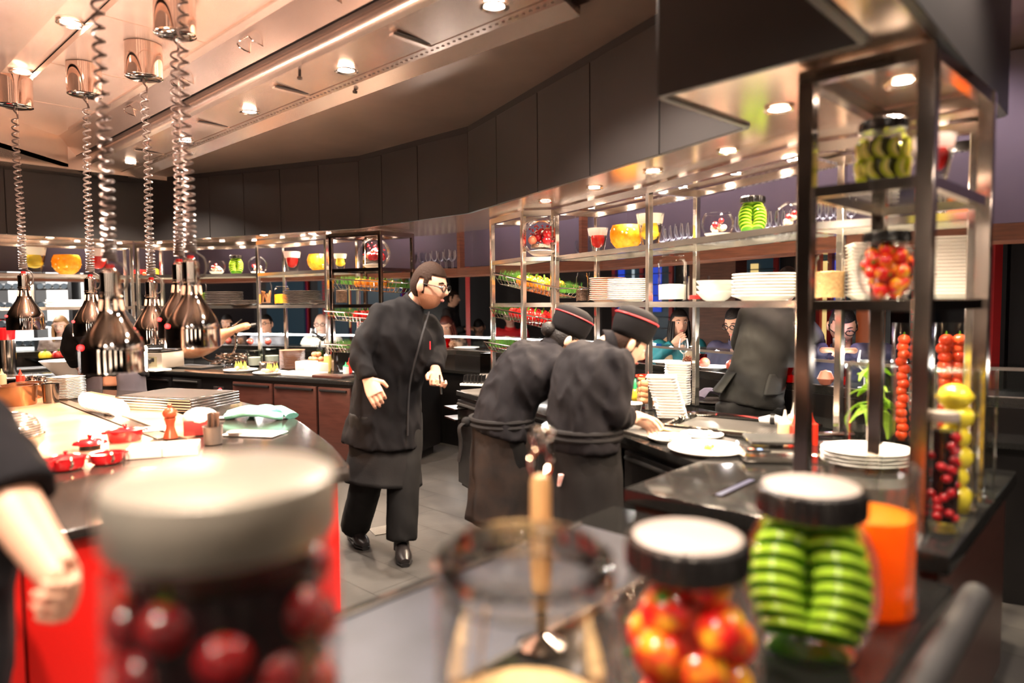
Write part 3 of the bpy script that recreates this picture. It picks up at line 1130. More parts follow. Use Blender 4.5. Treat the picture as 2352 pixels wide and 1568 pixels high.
# pale pillars added behind the camera with own spots, for reflections and fill
for k, (x, y) in enumerate(((-3.2, -1.6), (-1.5, -2.6), (.4, -2.9), (2.4, -2.6), (4.4, -1.4))):
    struct(MB().box((x, y, ZL / 2), (.42, .3, ZL), .2 * k - .4).build('column_reflector', mat('pale_plaster', (.82, .76, .70), .6)))
    lamp('SPOT', (x * .9, y + .8, 2.85), 110, WHITE, .05, (x, y, 1.2), 110, .8)
# ================================================================ glassware, china and fruit
def kid(mb, name, m, r, **k):
    return mb.build(name, m, r, **k)


ROT = lambda x=0, y=0, z=0: (M4.Rotation(R_(z), 3, 'Z') @ M4.Rotation(R_(y), 3, 'Y') @ M4.Rotation(R_(x), 3, 'X'))
FRUIT = {}


def fruit_mat(n, c, c2=None, **k):
    k.setdefault('vscale', 5)
    return mat(n, c, .22, 0, .6, var=.4 if c2 is None else .01, col2=c2, coat=.3, **k)


TOM = fruit_mat('tomato_red', (.72, .035, .012), (.8, .10, .02))
BERRY = fruit_mat('berry_red', (.55, .008, .012), (.16, .004, .01))
GREEN = fruit_mat('stem_green', (.10, .22, .02))
YEL = fruit_mat('lemon_yellow', (.85, .58, .02), (.80, .66, .06))
ORG = fruit_mat('orange_pepper', (.85, .27, .01), (.9, .36, .02))
REDP = fruit_mat('red_pepper', (.68, .012, .01), (.5, .008, .01))
SKINY = fruit_mat('pepper_red_yellow', (.75, .012, .010), (.82, .45, .02), vk=2.5, vscale=16, bias=.07)
JUICE = glow('orange_jelly', (.95, .42, .02), (.97, .60, .05), 26)
MILK = glow('milky_ice', (.9, .9, .88), None, 10, .6)
JUICE2 = glow('orange_juice', (.95, .27, .008))
SAND = mat('white_sand', (.85, .82, .78), .8, bump=.3, bscale=200)
OATS = mat('oats', (.62, .40, .18), .8, var=.4, vscale=60, bump=.5, bscale=120)
NUTS = mat('dark_nuts', (.10, .05, .03), .5, var=.6, vscale=50, bump=.8, bscale=60)
GRASS = mat('wheat_grass', (.06, .20, .016), .5, var=.4, vscale=30)
SHELL = mat('shell_mix', (.55, .32, .26), .5, var=.01, col2=(.75, .62, .48), vscale=40, vk=3, bump=.6, bscale=50)


def glassbody(prof, r, n=40, name='glass_body', m=None):
    return MB().lathe(prof, n).build(name, m or GL, r)


def globe(label, cat='glass bowl', r=.12, fill='shell', opening=.45, name='glass_globe'):
    o = T(name, label, cat)
    pr = []
    zc = r * .93
    for i in range(17):
        t = math.pi * (.12 + (1 - .12 - opening / math.pi * .9) * i / 16)
        pr.append((r * math.sin(t), zc - r * math.cos(t)))
    pr = [(0, pr[0][1])] + pr
    e = pr[-1]
    kid(MB().lathe(pr + [(e[0] + .004, e[1] + .003), (e[0] - .003, e[1] + .002)], 36), 'glass_body', GL, o)
    if fill in ('shell', 'pomegranate'):
        kid(MB().lathe([(0, .012)] + [(q[0] * .97, q[1]) for q in pr if .01 < q[1] < r * .36] + [(0, r * .40)], 28), 'white_sand', SAND, o)
    if fill == 'shell':
        mb = MB()
        for k in range(16):
            a, d = random.uniform(0, 6.3), random.uniform(0, .5) * r
            mb.ell((d * math.cos(a), d * math.sin(a), r * random.uniform(.45, .85)), (r * .22, r * .18, r * .16), ROT(random.uniform(0, 90), 0, random.uniform(0, 180)), 8, 6)
        kid(mb, 'dried_shells', SHELL, o)
        kid(MB().ell((-.25 * r, -.35 * r, .85 * r), .2 * r).ell((.1 * r, -.4 * r, 1.1 * r), .16 * r), 'red_fruit', BERRY, o)
    if fill == 'pomegranate':
        mb, m2 = MB(), MB()
        for k in range(9):
            a, d = random.uniform(0, 6.3), random.uniform(.1, .55) * r
            (mb if k % 3 else m2).ell((d * math.cos(a), d * math.sin(a), r * random.uniform(.6, 1.25)), r * .24, None, 10, 7)
        for k in range(40):
            a, d = random.uniform(0, 6.3), random.uniform(.1, .7) * r
            mb.ell((d * math.cos(a), d * math.sin(a), r * random.uniform(.6, 1.6)), r * .055, None, 6, 4)
        kid(mb, 'pomegranate_berries', BERRY, o)
        kid(m2, 'cut_fruit', fruit_mat('cut_peach', (.75, .28, .16), (.6, .05, .03)), o)
        kid(MB().lathe([(0, r * .42), (r * .55, r * .42), (r * .5, r * .6), (0, r * .62)], 16), 'dark_twigs', NUTS, o)
    if fill == 'jelly':
        kid(MB().lathe([(q[0] * .965, q[1] + .004) for q in pr if q[1] < r * 1.52] + [(0, r * 1.45)], 32), 'orange_jelly', JUICE, o)
        mb = MB()
        for k in range(14):
            a, t = random.uniform(0, 6.3), random.uniform(.9, 2.0)
            mb.ell((.93 * r * math.sin(t) * math.cos(a), .93 * r * math.sin(t) * math.sin(a), zc - .93 * r * math.cos(t)), r * .09, None, 6, 5)
        kid(mb, 'bubbles', mat('bubble_amber', (.98, .75, .25), .1, coat=1), o)  # small amber bubbles in the jelly
    return o


def vase(label, h=.2, r0=.045, r1=.085, fruit='red', cat='glass vase'):
    o = T('tapered_glass_vase', label, cat)
    glassbody([(0, .004), (r0, .004), (r0 + .002, 0), (r0 + (r1 - r0) * .5, h * .5), (r1, h), (r1 - .004, h), (r0 + (r1 - r0) * .5 - .004, h * .5), (r0 - .004, .02), (0, .018)], o)
    fm, sz = {'red': (REDP, .88), 'yellow': (YEL, .78)}[fruit]
    z = h * .55
    rr = (r0 + (r1 - r0) * .5) * sz
    f = kid(MB().ell((0, 0, z), (rr, rr, rr * 1.1), None, 16, 10), 'floating_pepper', fm, o)
    if fruit == 'yellow':
        kid(MB().ell((0, 0, z - rr * .5), (rr * 1.15, rr * 1.15, rr * .8)), 'pepper_base', YEL, f)
        kid(MB().lathe([(0, z + rr), (rr * .6, z + rr * .95), (rr * .2, z + rr * 1.3), (rr * .12, z + rr * 1.6), (0, z + rr * 1.6)], 10), 'green_stem', fruit_mat('bright_green', (.02, .30, .10)), f)
    ri = lambda f: (r0 + (r1 - r0) * (f if f > .5 else f)) * .95
    kid(MB().lathe([(ri(.70), h * .70), (ri(.86) * 1.005, h * .86), (ri(.985), h * .985), (0, h * .975)], 30), 'frosted_band', MILK, o)
    kid(MB().lathe([(r0 * .9, .02), (ri(.4), h * .4), (ri(.70), h * .70), (ri(.70) * .97, h * .70), (r0 * .85, .02)], 30), 'frosted_lower_wall', GLW, o)
    return o


def ribbed_jar(label, h=.33, r=.13, near=False, lidtop=True, cat='pickle jar'):
    o = T('ribbed_lid_jar', label, cat)
    hb = h * .80
    f = [(0, .012), (r * .62, .010), (r * .66, 0), (r * .70, .0), (r * .72, h * .035), (r * .66, h * .05), (r * .80, h * .11), (r * .97, h * .28), (r, h * .42), (r * .95, h * .60), (r * .80, h * .74), (r * .70, h * .79), (r * .70, h * .84)]
    glassbody(cr(f, 3), o, 48)
    rl = r * .80
    lp = [(0, h * .995), (rl * .9, h * .995), (rl * .97, h * .98), (rl, h * .94), (rl, h * .84), (rl * .95, h * .825), (0, h * .825)]
    l = kid(MB().lathe(lp, 64, rib=.018, ribn=1), 'ribbed_lid', mat('black_lid', (.007, .006, .006), .25, coat=.3), o, smooth=25)
    if lidtop:
        kid(MB().lathe([(0, h * 1.0), (rl * .84, h * 1.0), (rl * .88, h * .995), (0, h * .993)], 40), 'lid_top', mat('pale_lid_top', (.24, .195, .17), .45), l)
    return o


def jar_spots(h, r, n, rad, z0=.10, z1=.76):
    "random packed spots inside a ribbed jar"
    out = []
    for _ in range(3000):
        z = random.uniform(z0, z1) * h
        f = z / h
        rm = r * (1 - abs(f - .42) ** 2 * 2.6) * .95 - rad
        if rm <= 0:
            continue
        a = random.uniform(0, 6.3)
        d = rm * math.sqrt(random.uniform(.25, 1))
        p = V((d * math.cos(a), d * math.sin(a), z))
        if all((p - q).length > rad * 1.5 for q in out):
            out.append(p)
            if len(out) >= n:
                break
    return out


# --- china
def plate_proto(m, r=.135, name='dinner_plate', h=.02, sq=False):
    mb = MB()
    pr = [(0, .003), (r * .60, .003), (r * .62, 0), (r * .68, 0), (r * .72, .006), (r, h), (r * 1.0, h + .004), (r * .70, .011), (0, .009)]
    if sq:
        mb.lathe(pr, 4)
        o = mb.build(name, m, None, bevel=.004)
    else:
        o = mb.lathe(pr, 36).build(name, m)
    tag(o, 'white plate lying on the counter', 'plate')
    return Proto(o)


PW = plate_proto(WHITE_C)
PP = plate_proto(PINK_C)
PBR = plate_proto(BROWN_C)
PD = plate_proto(DARK_C, .135, 'dark_plate', .014)
PSQ = plate_proto(WHITE_C, .125, 'square_plate', .022, True)
o = MB().lathe([(0, .004), (.05, .003), (.055, 0), (.075, .01), (.115, .05), (.12, .062), (.117, .062), (.07, .018), (0, .012)], 36).build('shallow_bowl', WHITE_C)
PBO = Proto(tag(o, 'white shallow bowl', 'bowl'))

# --- wine glasses
g_ = T('wine_glass', 'wine glass', 'wine glass')
kid(MB().lathe([(0, .092), (.012, .095), (.03, .115), (.038, .15), (.034, .19), (.030, .215)], 16), 'bowl', glass('wine_bowl_glass', (.97, .97, .97), 1, .32, .8, .3), g_)
kid(MB().lathe([(.034, 0), (.034, .002), (.006, .006), (.0035, .02), (.0035, .085), (.006, .094)], 12), 'stem_and_foot', glass('stem_glass', (.95, .95, .95), 1, .4, 1.4, .5), g_)
WG = Proto(g_)
bm_ = offs(Q, 1.56)


def wine_row(i, xs, off, desc, grp):
    ln = offs(Q, off)
    n = len(xs)
    for k, x in enumerate(xs):
        p = col_on(ln[i], ln[i + 1], x, 1.95)
        w = 'leftmost' if k == 0 else ('rightmost' if k == n - 1 else lab12(k))
        WG.place(p, random.uniform(0, 3), '%s wine glass %s' % (w + ('' if k in (0, n - 1) else ' from left'), desc), grp, random.uniform(.93, 1.06))


def lab12(k):
    L = lab5 + ['%dth' % j for j in range(13, 60)]
    return L[k]


def spread(a, b, n):
    return [a + (b - a) * (k + .5) / n for k in range(n)]


wine_row(3, spread(905, 1048, 10), 1.50, 'in the front row behind the chef', 'front row of wine glasses behind the chef')
wine_row(3, spread(900, 1045, 10), 1.62, 'in the back row behind the chef', 'back row of wine glasses behind the chef')
wine_row(3, spread(590, 652, 5), 1.50, 'in the front cluster behind the far rack', 'wine glasses behind the far rack')
wine_row(3, spread(594, 656, 5), 1.62, 'in the back cluster behind the far rack', 'wine glasses behind the far rack')
wine_row(3, spread(690, 720, 4), 1.55, 'between red vase and orange bowl', 'wine glasses between vase and bowl')
wine_row(3, spread(806, 826, 3), 1.55, 'left of the big pomegranate globe', 'wine glasses beside the globe')
wine_row(2, spread(104, 128, 3), 1.55, 'behind the far left corner rack', 'wine glasses in the left corner')
wine_row(4, [1305, 1329], 1.55, 'standing apart behind the long rack', 'two wine glasses apart')
wine_row(4, spread(1512, 1592, 6), 1.50, 'in the front cluster right of the yellow vase', 'wine glasses beside the yellow vase')
wine_row(4, spread(1514, 1594, 6), 1.62, 'in the back cluster right of the yellow vase', 'wine glasses beside the yellow vase')
wine_row(4, spread(1690, 1830, 9), 1.56, 'behind the green jar on the long rack', 'wine glasses behind the green jar')
wine_row(5, spread(1866, 1962, 6), 1.56, 'seen left through the near display frame', 'wine glasses through the near frame')
wine_row(5, spread(2138, 2205, 5), 1.56, 'seen right through the near display frame', 'wine glasses right in the near frame')


# --- canisters
def canister(label, w, h, fill, fm, lid=True, sq=False, name='glass_canister', n=28):
    o = T(name, label, 'jar')
    r = w / 2
    nn = 8 if sq else n
    glassbody([(0, .006), (r * .95, .005), (r, .01), (r, h * .84), (r * .86, h * .9), (r * .86, h * .93)] if lid else [(0, .006), (r * .95, .005), (r, .01), (r, h), (r * .96, h), (r * .96, .014), (0, .012)], o, nn)
    kid(MB().lathe([(0, .013), (r * .93, .013), (r * .94, h * fill), (r * .6, h * fill + .004), (0, h * fill + .006)], nn), 'contents', fm, o)
    if lid:
        kid(MB().lathe([(0, h), (r * .8, h), (r * .85, h * .985), (r * .85, h * .90), (r * .78, h * .9)], nn), 'glass_lid', GL, o)
        kid(MB().lathe([(r * .87, h * .905), (r * .9, h * .905), (r * .9, h * .93), (r * .87, h * .93)], nn), 'rim_ring', GLW, o)
    return o


MR = [V(a).lerp(b, .5) for a, b in zip(RFv, RBv)]
MA = [V(a).lerp(b, .5) for a, b in zip(LAf, LAb)]
MBk = [V(a).lerp(b, .5) for a, b in zip(LBf, LBb)]
MBR = [BRf[0].lerp(BRb[0], .5), BRf[1].lerp(BRb[1], .5)]
MBL = [BLf[0].lerp(BLb[0], .5), BLf[1].lerp(BLb[1], .5)]
ME = [EFv[0].lerp(EBv[0], .3), EFv[1].lerp(EBv[1], .3)]


def on(line, i, x, z, wpx=None, nat=None):
    p = col_on(line[i], line[i + 1], x, z)
    if wpx is None:
        return p
    return p, wpx * p.y / FPX / nat


def put(o, line, i, x, z, wpx, nat, rz=0.):
    p, s = on(line, i, x, z, wpx, nat)
    o.location = p
    o.rotation_euler.z = rz
    o.scale = (s, s, s)
    return o


ZU, ZW = 1.911, 1.551
put(globe('big glass globe of pomegranates on top of the pepper basket rack', fill='pomegranate'), MBR, 0, 1243, ZU, 88, .24)
put(globe('big glass globe of red berries on the rack behind the chef', fill='pomegranate'), MBL, 0, 860, ZU, 74, .24)
put(vase('tapered vase with a red fruit left on the long rack', fruit='red'), MR, 0, 1373, ZU, 50, .17)
put(globe('orange jelly bowl beside the yellow vase on the long rack', fill='jelly', opening=1.1, name='orange_glass_bowl'), MR, 0, 1438, ZU, 76, .24)
put(vase('tall tapered vase with yellow pear shape behind the middle post of the long rack', fruit='yellow'), MR, 1, 1493, ZU, 66, .17)
put(globe('round glass bowl of shells left of the green jar on the long rack', opening=1.0), MR, 1, 1648, ZU, 74, .24)
put(globe('round glass globe right of the green jar on the long rack'), MR, 1, 1815, ZU, 66, .24)
put(vase('tapered vase with bright red fruit in the near display frame', fruit='red', h=.19), ME, 0, 2143, ZU, 92, .17)
ME2 = [EFv[0].lerp(EBv[0], .62), EFv[1].lerp(EBv[1], .62)]
put(globe('orange jelly bowl right of the red vase on the far rack', fill='jelly', opening=1.1, name='orange_glass_bowl'), MA, 1, 732, ZU, 51, .24)
put(vase('tapered vase with a red fruit on the far rack', fruit='red'), MA, 1, 672, ZU, 41, .17)
put(globe('round glass bowl of shells left of the green jar on the far rack', opening=1.0), MA, 0, 498, ZU, 40, .24)
put(globe('round glass globe behind the middle post of the far rack'), MA, 1, 592, ZU, 44, .24)
put(vase('narrow vase with a yellow fruit left of the big globe behind the chef', fruit='yellow'), MBL, 0, 782, ZU, 32, .17)
put(vase('tapered vase with a yellow pepper in the corner rack', fruit='yellow'), MBk, 0, 80, ZU, 53, .17)
put(globe('wide orange jelly bowl in the corner rack', fill='jelly', opening=1.1, name='orange_glass_bowl'), MBk, 0, 154, ZU, 60, .24)
put(vase('tapered vase with a red fruit in the corner rack', fruit='red'), MBk, 0, 226, ZU, 52, .17)
put(canister('small dark red glass bowl left on the far rack', .1, .075, .5, BERRY, False), MA, 0, 322, ZU, 34, .1)
o = MB().ell((0, 0, .02), (.024, .024, .02)).build('tomato', TOM)
p = on(MA, 0, 333, ZU)
o.location = (p.x + .06, p.y - .12, ZU)
tag(o, 'red tomato beside the dark red bowl on the far rack', 'tomato')
put(canister('small glass of yellow liquid left on the far rack', .08, .09, .5, YEL, False), MA, 0, 352, ZU, 26, .08)
put(canister('jar of red peppers half hidden by the heat lamps', .09, .14, .7, REDP), MA, 0, 413, ZU, 24, .09)
# lower shelf
put(canister('tall canister of dark nuts left on the long rack', .1, .24, .42, NUTS), MR, 0, 1337, ZW, 28, .1)
put(canister('tall canister of brown nuts next to the pink plates', .1, .24, .2, NUTS), MR, 0, 1364, ZW, 28, .1)
put(canister('big square canister of white sugar behind the lady in teal', .17, .27, .36, SAND, sq=True), MR, 1, 1544, ZW, 66, .17)
put(canister('short glass canister with a little red powder', .14, .16, .22, fruit_mat('red_powder', (.45, .02, .02)), False), MR, 1, 1604, ZW, 50, .14)
put(canister('glass canister of oats seen left through the near display frame', .15, .24, .6, OATS), MR, 2, 1905, ZW, 66, .15)
put(canister('canister of orange juice behind the near frame', .15, .17, .6, JUICE2, False), MR, 2, 2208, ZU, 62, .15)
put(canister('jar of green leaves on the far rack', .08, .17, .5, GREEN), MA, 0, 462, ZW, 26, .08)
c = put(canister('canister of cinnamon sticks on the far rack', .1, .2, .1, NUTS), MA, 1, 612, ZW, 27, .1)
mb = MB()
for k in range(14):
    a = random.uniform(0, 6.3)
    mb.tube([(.03 * math.cos(a), .03 * math.sin(a), .02), (.036 * math.cos(a + 1), .036 * math.sin(a + 1), random.uniform(.09, .125))], .006, 6)
kid(mb, 'cinnamon_sticks', mat('cinnamon', (.40, .16, .06), .6, var=.3), c)
put(canister('canister of orange juice next to the cinnamon on the far rack', .12, .15, .55, JUICE), MA, 1, 648, ZW, 34, .12)
put(canister('canister of coffee beans in the rack behind the chef', .09, .18, .6, NUTS), MBL, 0, 785, ZW, 26, .09)
put(canister('tall pale cylinder in the corner rack', .06, .19, .9, SAND, False), MBk, 0, 70, ZW, 18, .06)


def pstack(pr, line, i, x, z, wpx, hpx, n, what, where, nat=.27, rz=0., tw=0.):
    p, s = on(line, i, x, z, wpx, nat)
    dz = hpx * p.y / FPX / n
    stack(pr, what, where, n, p, dz, where, rz, (s, s, min(s, dz / .0125)), (0, 0), tw)


pstack(PP, MR, 0, 1396, ZW, 84, 52, 12, 'plate', 'the blush pink pile on the long rack')
p, s = on([V(q) - V((.06, .12)) for q in MR], 0, 1443, ZW, 96, .27)
stack(PW, 'plate', 'the white pile beside the pink plates', 11, p, .013, 'white plates beside the pink ones', 0, (s, s, 1))
pstack(PBO, MR, 1, 1643, ZW, 88, 36, 3, 'bowl', 'the white bowl pile on the long rack', .24)
pstack(PW, MR, 1, 1757, ZW, 146, 55, 8, 'plate', 'the wide white pile on the long rack')
pstack(PSQ, MR, 2, 1998, ZW, 96, 122, 15, 'plate', 'the square white pile behind the pepper jar', .18, .5, .06)
pstack(PSQ, MR, 2, 2185, ZW, 96, 134, 17, 'plate', 'the tall square pile right in the near frame', .18, .4, .05)
pstack(PD, MA, 0, 515, ZW, 83, 29, 8, 'plate', 'the dark pile left on the far rack')
p, s = on([V(q) - V((.05, .14)) for q in MA], 0, 562, ZW, 60, .27)
stack(PD, 'plate', 'the low dark pile by the far middle post', 4, p, .013, 'low dark pile on the far rack', 0, (s, s, 1))
pstack(PD, MA, 1, 695, ZW, 86, 30, 9, 'plate', 'the dark pile right on the far rack')
p, s = on([V(q) - V((.05, .14)) for q in MA], 1, 738, ZW, 54, .27)
stack(PD, 'plate', 'the low dark pile right on the far rack', 3, p, .012, 'low dark pile right on the far rack', 0, (s, s, 1))
o = MB().box((0, 0, .006), (.55, .34, .012)).build('white_tray', WHITE_C, None, bevel=.005)
TR = Proto(tag(o, 'white tray', 'tray'))
p = on(MBk, 0, 165, ZW)
stack(TR, 'white tray', 'the pile in the corner rack', 6, p, .0135, 'white trays in the corner rack', R_(35), (.9, .9, 1), tw=.05)

# --- green jars, kiwi jar, pepper jars
SL = glow('cucumber_flesh', (.20, .48, .02), (.10, .36, .01), 8)
RIM = glow('cucumber_rim', (.62, .90, .07))
KFL = glow('kiwi_flesh', (.88, .78, .26), (.75, .68, .16), 9)
KRI = glow('kiwi_rim', (.50, .56, .04))


def slice_mesh(r, t, m1, m2, name, lab, cat, moon=.0):
    o = T(name, lab, cat)
    if moon:
        pts = [(r * math.cos(a), 0, r * math.sin(a)) for a in [R_(x) for x in range(-70, 71, 10)]]
        pts = [(x - r * .75, y, z) for x, y, z in pts]
        rad = [(r * .30 * math.sin(math.pi * (k + .6) / 15.2) + .002, t) for k in range(15)]
        kid(MB().tube(pts, rad, 10, side=(1, 0, 0)), 'green_skin', m2, o)
        pts2 = [(x - r * .09, y, z * .86) for x, y, z in pts[2:-2]]
        kid(MB().tube(pts2, [(a * .80, t * 1.3) for a, b in rad[2:-2]], 8, side=(1, 0, 0)), 'pale_flesh', m1, o)
    else:
        kid(MB().lathe([(r * .94, -t), (r, -t * .6), (r, t * .6), (r * .94, t)], 20), 'green_rim', m2, o)
        kid(MB().lathe([(0, -t * 1.05), (r * .95, -t * 1.05), (r * .97, 0), (r * .95, t * 1.05), (0, t * 1.05)], 20), 'pale_flesh', m1, o)
    return Proto(o)


def green_jar(label, desc, h, r, loc, rz, near=False, sc=1.):
    j = ribbed_jar(label, h, r)
    j.location = loc
    j.scale = (sc, sc, sc)
    grp = 'slices in the ' + desc
    sl = slice_mesh(r * .41, h * .024, SL, RIM, 'cucumber_slice', 'slice', 'cucumber slice')
    n = 8
    for col in range(3):
        for k in range(n):
            f = .14 + .60 * k / (n - 1)
            rm = r * (1 - abs(f - .42) ** 2 * 2.4) * .93
            a = rz + (math.radians(-64), math.radians(62), math.radians(178))[col]
            d = max(0, rm - r * .40)
            side = (1, -1, 0)[col]
            lp = V((d * math.cos(a - math.pi / 2), d * math.sin(a - math.pi / 2), f * h)) * sc
            o = sl.place(V(loc) + lp, 0, '%s green slice up the %s column of the %s' % (lab12(k), ('left', 'right', 'rear')[col], desc), grp, sc)
            o.rotation_euler = (R_(-14), R_(34 * -side), a)
    return j


def crescents(label, desc, h, r, loc, rz, sc=1.):
    j = ribbed_jar(label, h, r, lidtop=False)
    j.location = loc
    j.scale = (sc, sc, sc)
    sl = slice_mesh(r * .42, r * .10, KFL, KRI, 'kiwi_wedge', 'wedge', 'kiwi wedge', moon=1)
    for row in range(2):
        f = (.25, .53)[row]
        rm = r * (.78, .74)[row]
        for k in range(10):
            a = rz + 2 * math.pi * (k + .5 * (row % 2)) / 10
            o = sl.place(V(loc) + V((rm * math.cos(a), rm * math.sin(a), f * h)) * sc, 0, '%s wedge round the %s ring of the %s' % (lab12(k), ('lower', 'upper')[row], desc), 'wedges in the ' + desc, sc * .92)
            o.rotation_euler = (R_(-8), R_(12), a - math.pi / 2)
    kid(MB().lathe([(0, h * .1), (r * .5, h * .12), (r * .62, h * .4), (r * .5, h * .7), (0, h * .74)], 20), 'dark_syrup', mat('dark_syrup', (.05, .05, .01), .2), j)
    return j


p, s = on(MR, 1, 1728, ZU, 68, .26)
green_jar('green jar of curved slices with black ribbed lid on the long rack', 'green jar on the long rack', .33, .13, p, math.atan2(p.y, p.x) - math.pi / 2, sc=s)
p, s = on(MA, 0, 543, ZU, 34, .26)
green_jar('small green jar with black lid on the far rack', 'green jar on the far rack', .33, .13, p, math.atan2(p.y, p.x) - math.pi / 2, sc=s)
p, s = on(ME, 0, 2026, ZU, 126, .26)
crescents('jar of kiwi wedges with black ribbed lid in the near display frame', 'kiwi jar', .31, .13, p, 0, sc=s)


def pepper_jar(label, desc, h, r, loc, n, rad, sc=1., lidtop=True):
    j = ribbed_jar(label, h, r, lidtop=lidtop)
    j.location = loc
    j.scale = (sc, sc, sc)
    o = T('cherry_pepper', 'pepper', 'cherry pepper')
    kid(MB().ell((0, 0, 0), (rad, rad, rad * .9), None, 18, 12), 'pepper_flesh', SKINY, o)
    kid(MB().lathe([(0, rad * .86), (rad * .3, rad * .88), (rad * .1, rad * 1.0), (rad * .08, rad * 1.15), (0, rad * 1.15)], 8), 'stem', GREEN, o)
    pr = Proto(o)
    kid(MB().lathe([(0, h * .08), (r * .4, h * .1), (r * .55, h * .42), (r * .4, h * .7), (0, h * .72)], 20), 'brine', mat('red_brine', (.30, .02, .01), .2), j)
    for k, q in enumerate(jar_spots(h, r, n, rad)):
        u = pr.place(V(loc) + q * sc, 0, 'red and yellow round pepper pickled in the ' + desc, 'peppers in the ' + desc, sc)
        u.rotation_euler = (random.uniform(0, 6), random.uniform(0, 6), random.uniform(0, 6))
    return j


p, s = on(ME, 0, 2034, ZW, 122, .26)
pepper_jar('pickled pepper jar with black ribbed lid on the lower near shelf', 'shelf pepper jar', .33, .13, p, 34, .036, s, False)
# ================================================================ near jars on the foreground counter
p = P(1856, 1490, FZ)
NJ = V((p.x, p.y, FZ))
green_jar('big green jar of curved slices with pale topped black lid in the foreground', 'foreground green jar', .36, .137, NJ, math.atan2(NJ.y, NJ.x) - math.pi / 2)
p = P(1575, 1700, Y=1.17)
pepper_jar('big jar of red and yellow peppers with ribbed lid in the foreground', 'foreground pepper jar', .345, .131, V((p.x, 1.17, FZ)), 26, .047)
p = P(1992, 1393, FZ)
j = canister('wide glass jar of orange puree behind the green jar', .212, .355, .66, JUICE2, False, n=40)
j.location = p
kid(MB().lathe([(.092, .335), (.108, .335), (.109, .35), (.104, .356), (.094, .352)], 40), 'thick_rim', GLW, j)
glass('thick_glass', (.92, .92, .90), 1, .05, 1.5, .45)
p = V((.016, .98, FZ))
j = canister('large clear jar of oats with a thick glass lid in the centre foreground', .265, 0.40, .36, OATS, True, n=48)
j.location = p
kid(MB().lathe([(.02, .40), (.03, .415), (.028, .43), (0, .435)], 24), 'lid_knob', GL, j)
kid(MB().lathe([(.113, .362), (.13, .362), (.133, .372), (.128, .382), (.112, .378)], 48), 'ground_glass_rim', glass('thick_glass', (.92, .92, .90), 1, .05, 1.5, .45), j)
kid(MB().lathe([(.118, .335), (.131, .338), (.133, .346), (.12, .35)], 48), 'lower_rim', glass('thick_glass'), j)
for ch in j.children:
    if ch.name.startswith('glass_lid'):
        ch.data.materials[0] = glass('thick_glass')
mb = MB()
mb.box((-.07, .0, .20), (.004, .018, .2), 0, 0, .12)
kid(mb, 'wooden_stick', WOODL, j)
p = V((-.345, .80, FZ))
j = T('tall_berry_jar', 'tall dark jar of red berries with a silvery lid, very close at the lower left', 'jar', p)
glassbody(cr([(0, .01), (.12, .008), (.13, .03), (.131, .2), (.131, .42), (.128, .45), (.118, .475), (.118, .49)], 3), j, 48)
kid(MB().lathe([(.0, .553), (.118, .553), (.128, .547), (.131, .53), (.131, .485), (.127, .478), (0, .478)], 48), 'silver_lid', mat('dull_silver_lid', (.32, .285, .24), .38, .5), j)
kid(MB().lathe([(0, .02), (.112, .02), (.114, .3), (.105, .44), (0, .45)], 32), 'dark_syrup', mat('berry_syrup', (.012, .002, .003), .25), j)


def berries(rad, m, name, lab, cat):
    o = T(name, lab, cat)
    kid(MB().ell((0, 0, 0), (rad, rad, rad * .95), None, 14, 9), 'flesh', m, o)
    kid(MB().lathe([(0, rad * .9), (rad * .35, rad * .93), (rad * .1, rad * 1.0), (rad * .06, rad * 1.4), (0, rad * 1.4)], 6), 'stem', GREEN, o)
    return Proto(o)


DKB = fruit_mat('dark_berry', (.10, .004, .008), (.42, .010, .012), vk=1.5)
pr = berries(.030, DKB, 'berry', 'berry', 'berry')
pb = berries(.030, BERRY, 'bright_berry', 'berry', 'berry')
for k in range(52):
    a, z = k * 2.4, .05 + .38 * (k + .5) / 52
    q = V((.099 * math.cos(a), .099 * math.sin(a), z)) + V((-.345, .80, FZ))
    (pb if math.cos(a) > .25 and k % 3 else pr).place(q, a, 'bright red berry on the right side of the close tall jar' if math.cos(a) > .25 and k % 3 else 'dark berry inside the close tall jar at lower left', 'bright berries in the close jar' if math.cos(a) > .25 and k % 3 else 'dark berries in the close jar')
# red ball at the bottom edge of the picture
p = P(188, 1575, Y=1.05)
o = MB().ell((0, 0, .03), (.031, .031, .034), None, 18, 12).build('cherry_tomato', TOM)
o.location = (p.x, p.y, FZ)
tag(o, 'small red fruit on the near counter left of the tall dark jar', 'tomato')
# ladle with wooden handle and two hanging loops, standing behind the oats jar
p = P(1243, 1330, Y=1.45)
o = T('hanging_tool', 'wooden handled kitchen tool with two steel wire loops behind the oats jar', 'utensil', (p.x, p.y, FZ))
zt = P(1240, 1088, Y=1.45).z - FZ
kid(MB().lathe([(0, zt - .17), (.020, zt - .255), (.024, zt - .2), (.022, zt - .02), (.018, zt - .004), (0, zt)], 20), 'wooden_handle', WOODL, o)
mb = MB()
for sx in (-1, 1):
    c = [(.010 * sx, 0, zt - .01), (.022 * sx, 0, zt + .03), (.008 * sx, 0, zt + .055), (.010 * sx - .004, 0, zt + .075)]
    c += [(.010 * sx - .012 * (1) * math.cos(R_(t)) + .004, .004, zt + .085 + .014 * math.sin(R_(t))) for t in range(-20, 280, 30)]
    mb.tube(cr(c, 4), .0042, 8)
kid(mb, 'wire_loops', CHROME, o)
kid(MB().lathe([(0, 0), (.05, 0), (.055, .01), (.012, .03), (.010, zt - .17), (0, zt - .25)], 20), 'steel_foot', STEELD, o)

# ---------------------------------------------------------------- end counter: tall cylinders, plates, scale
EZ = CZ + .013


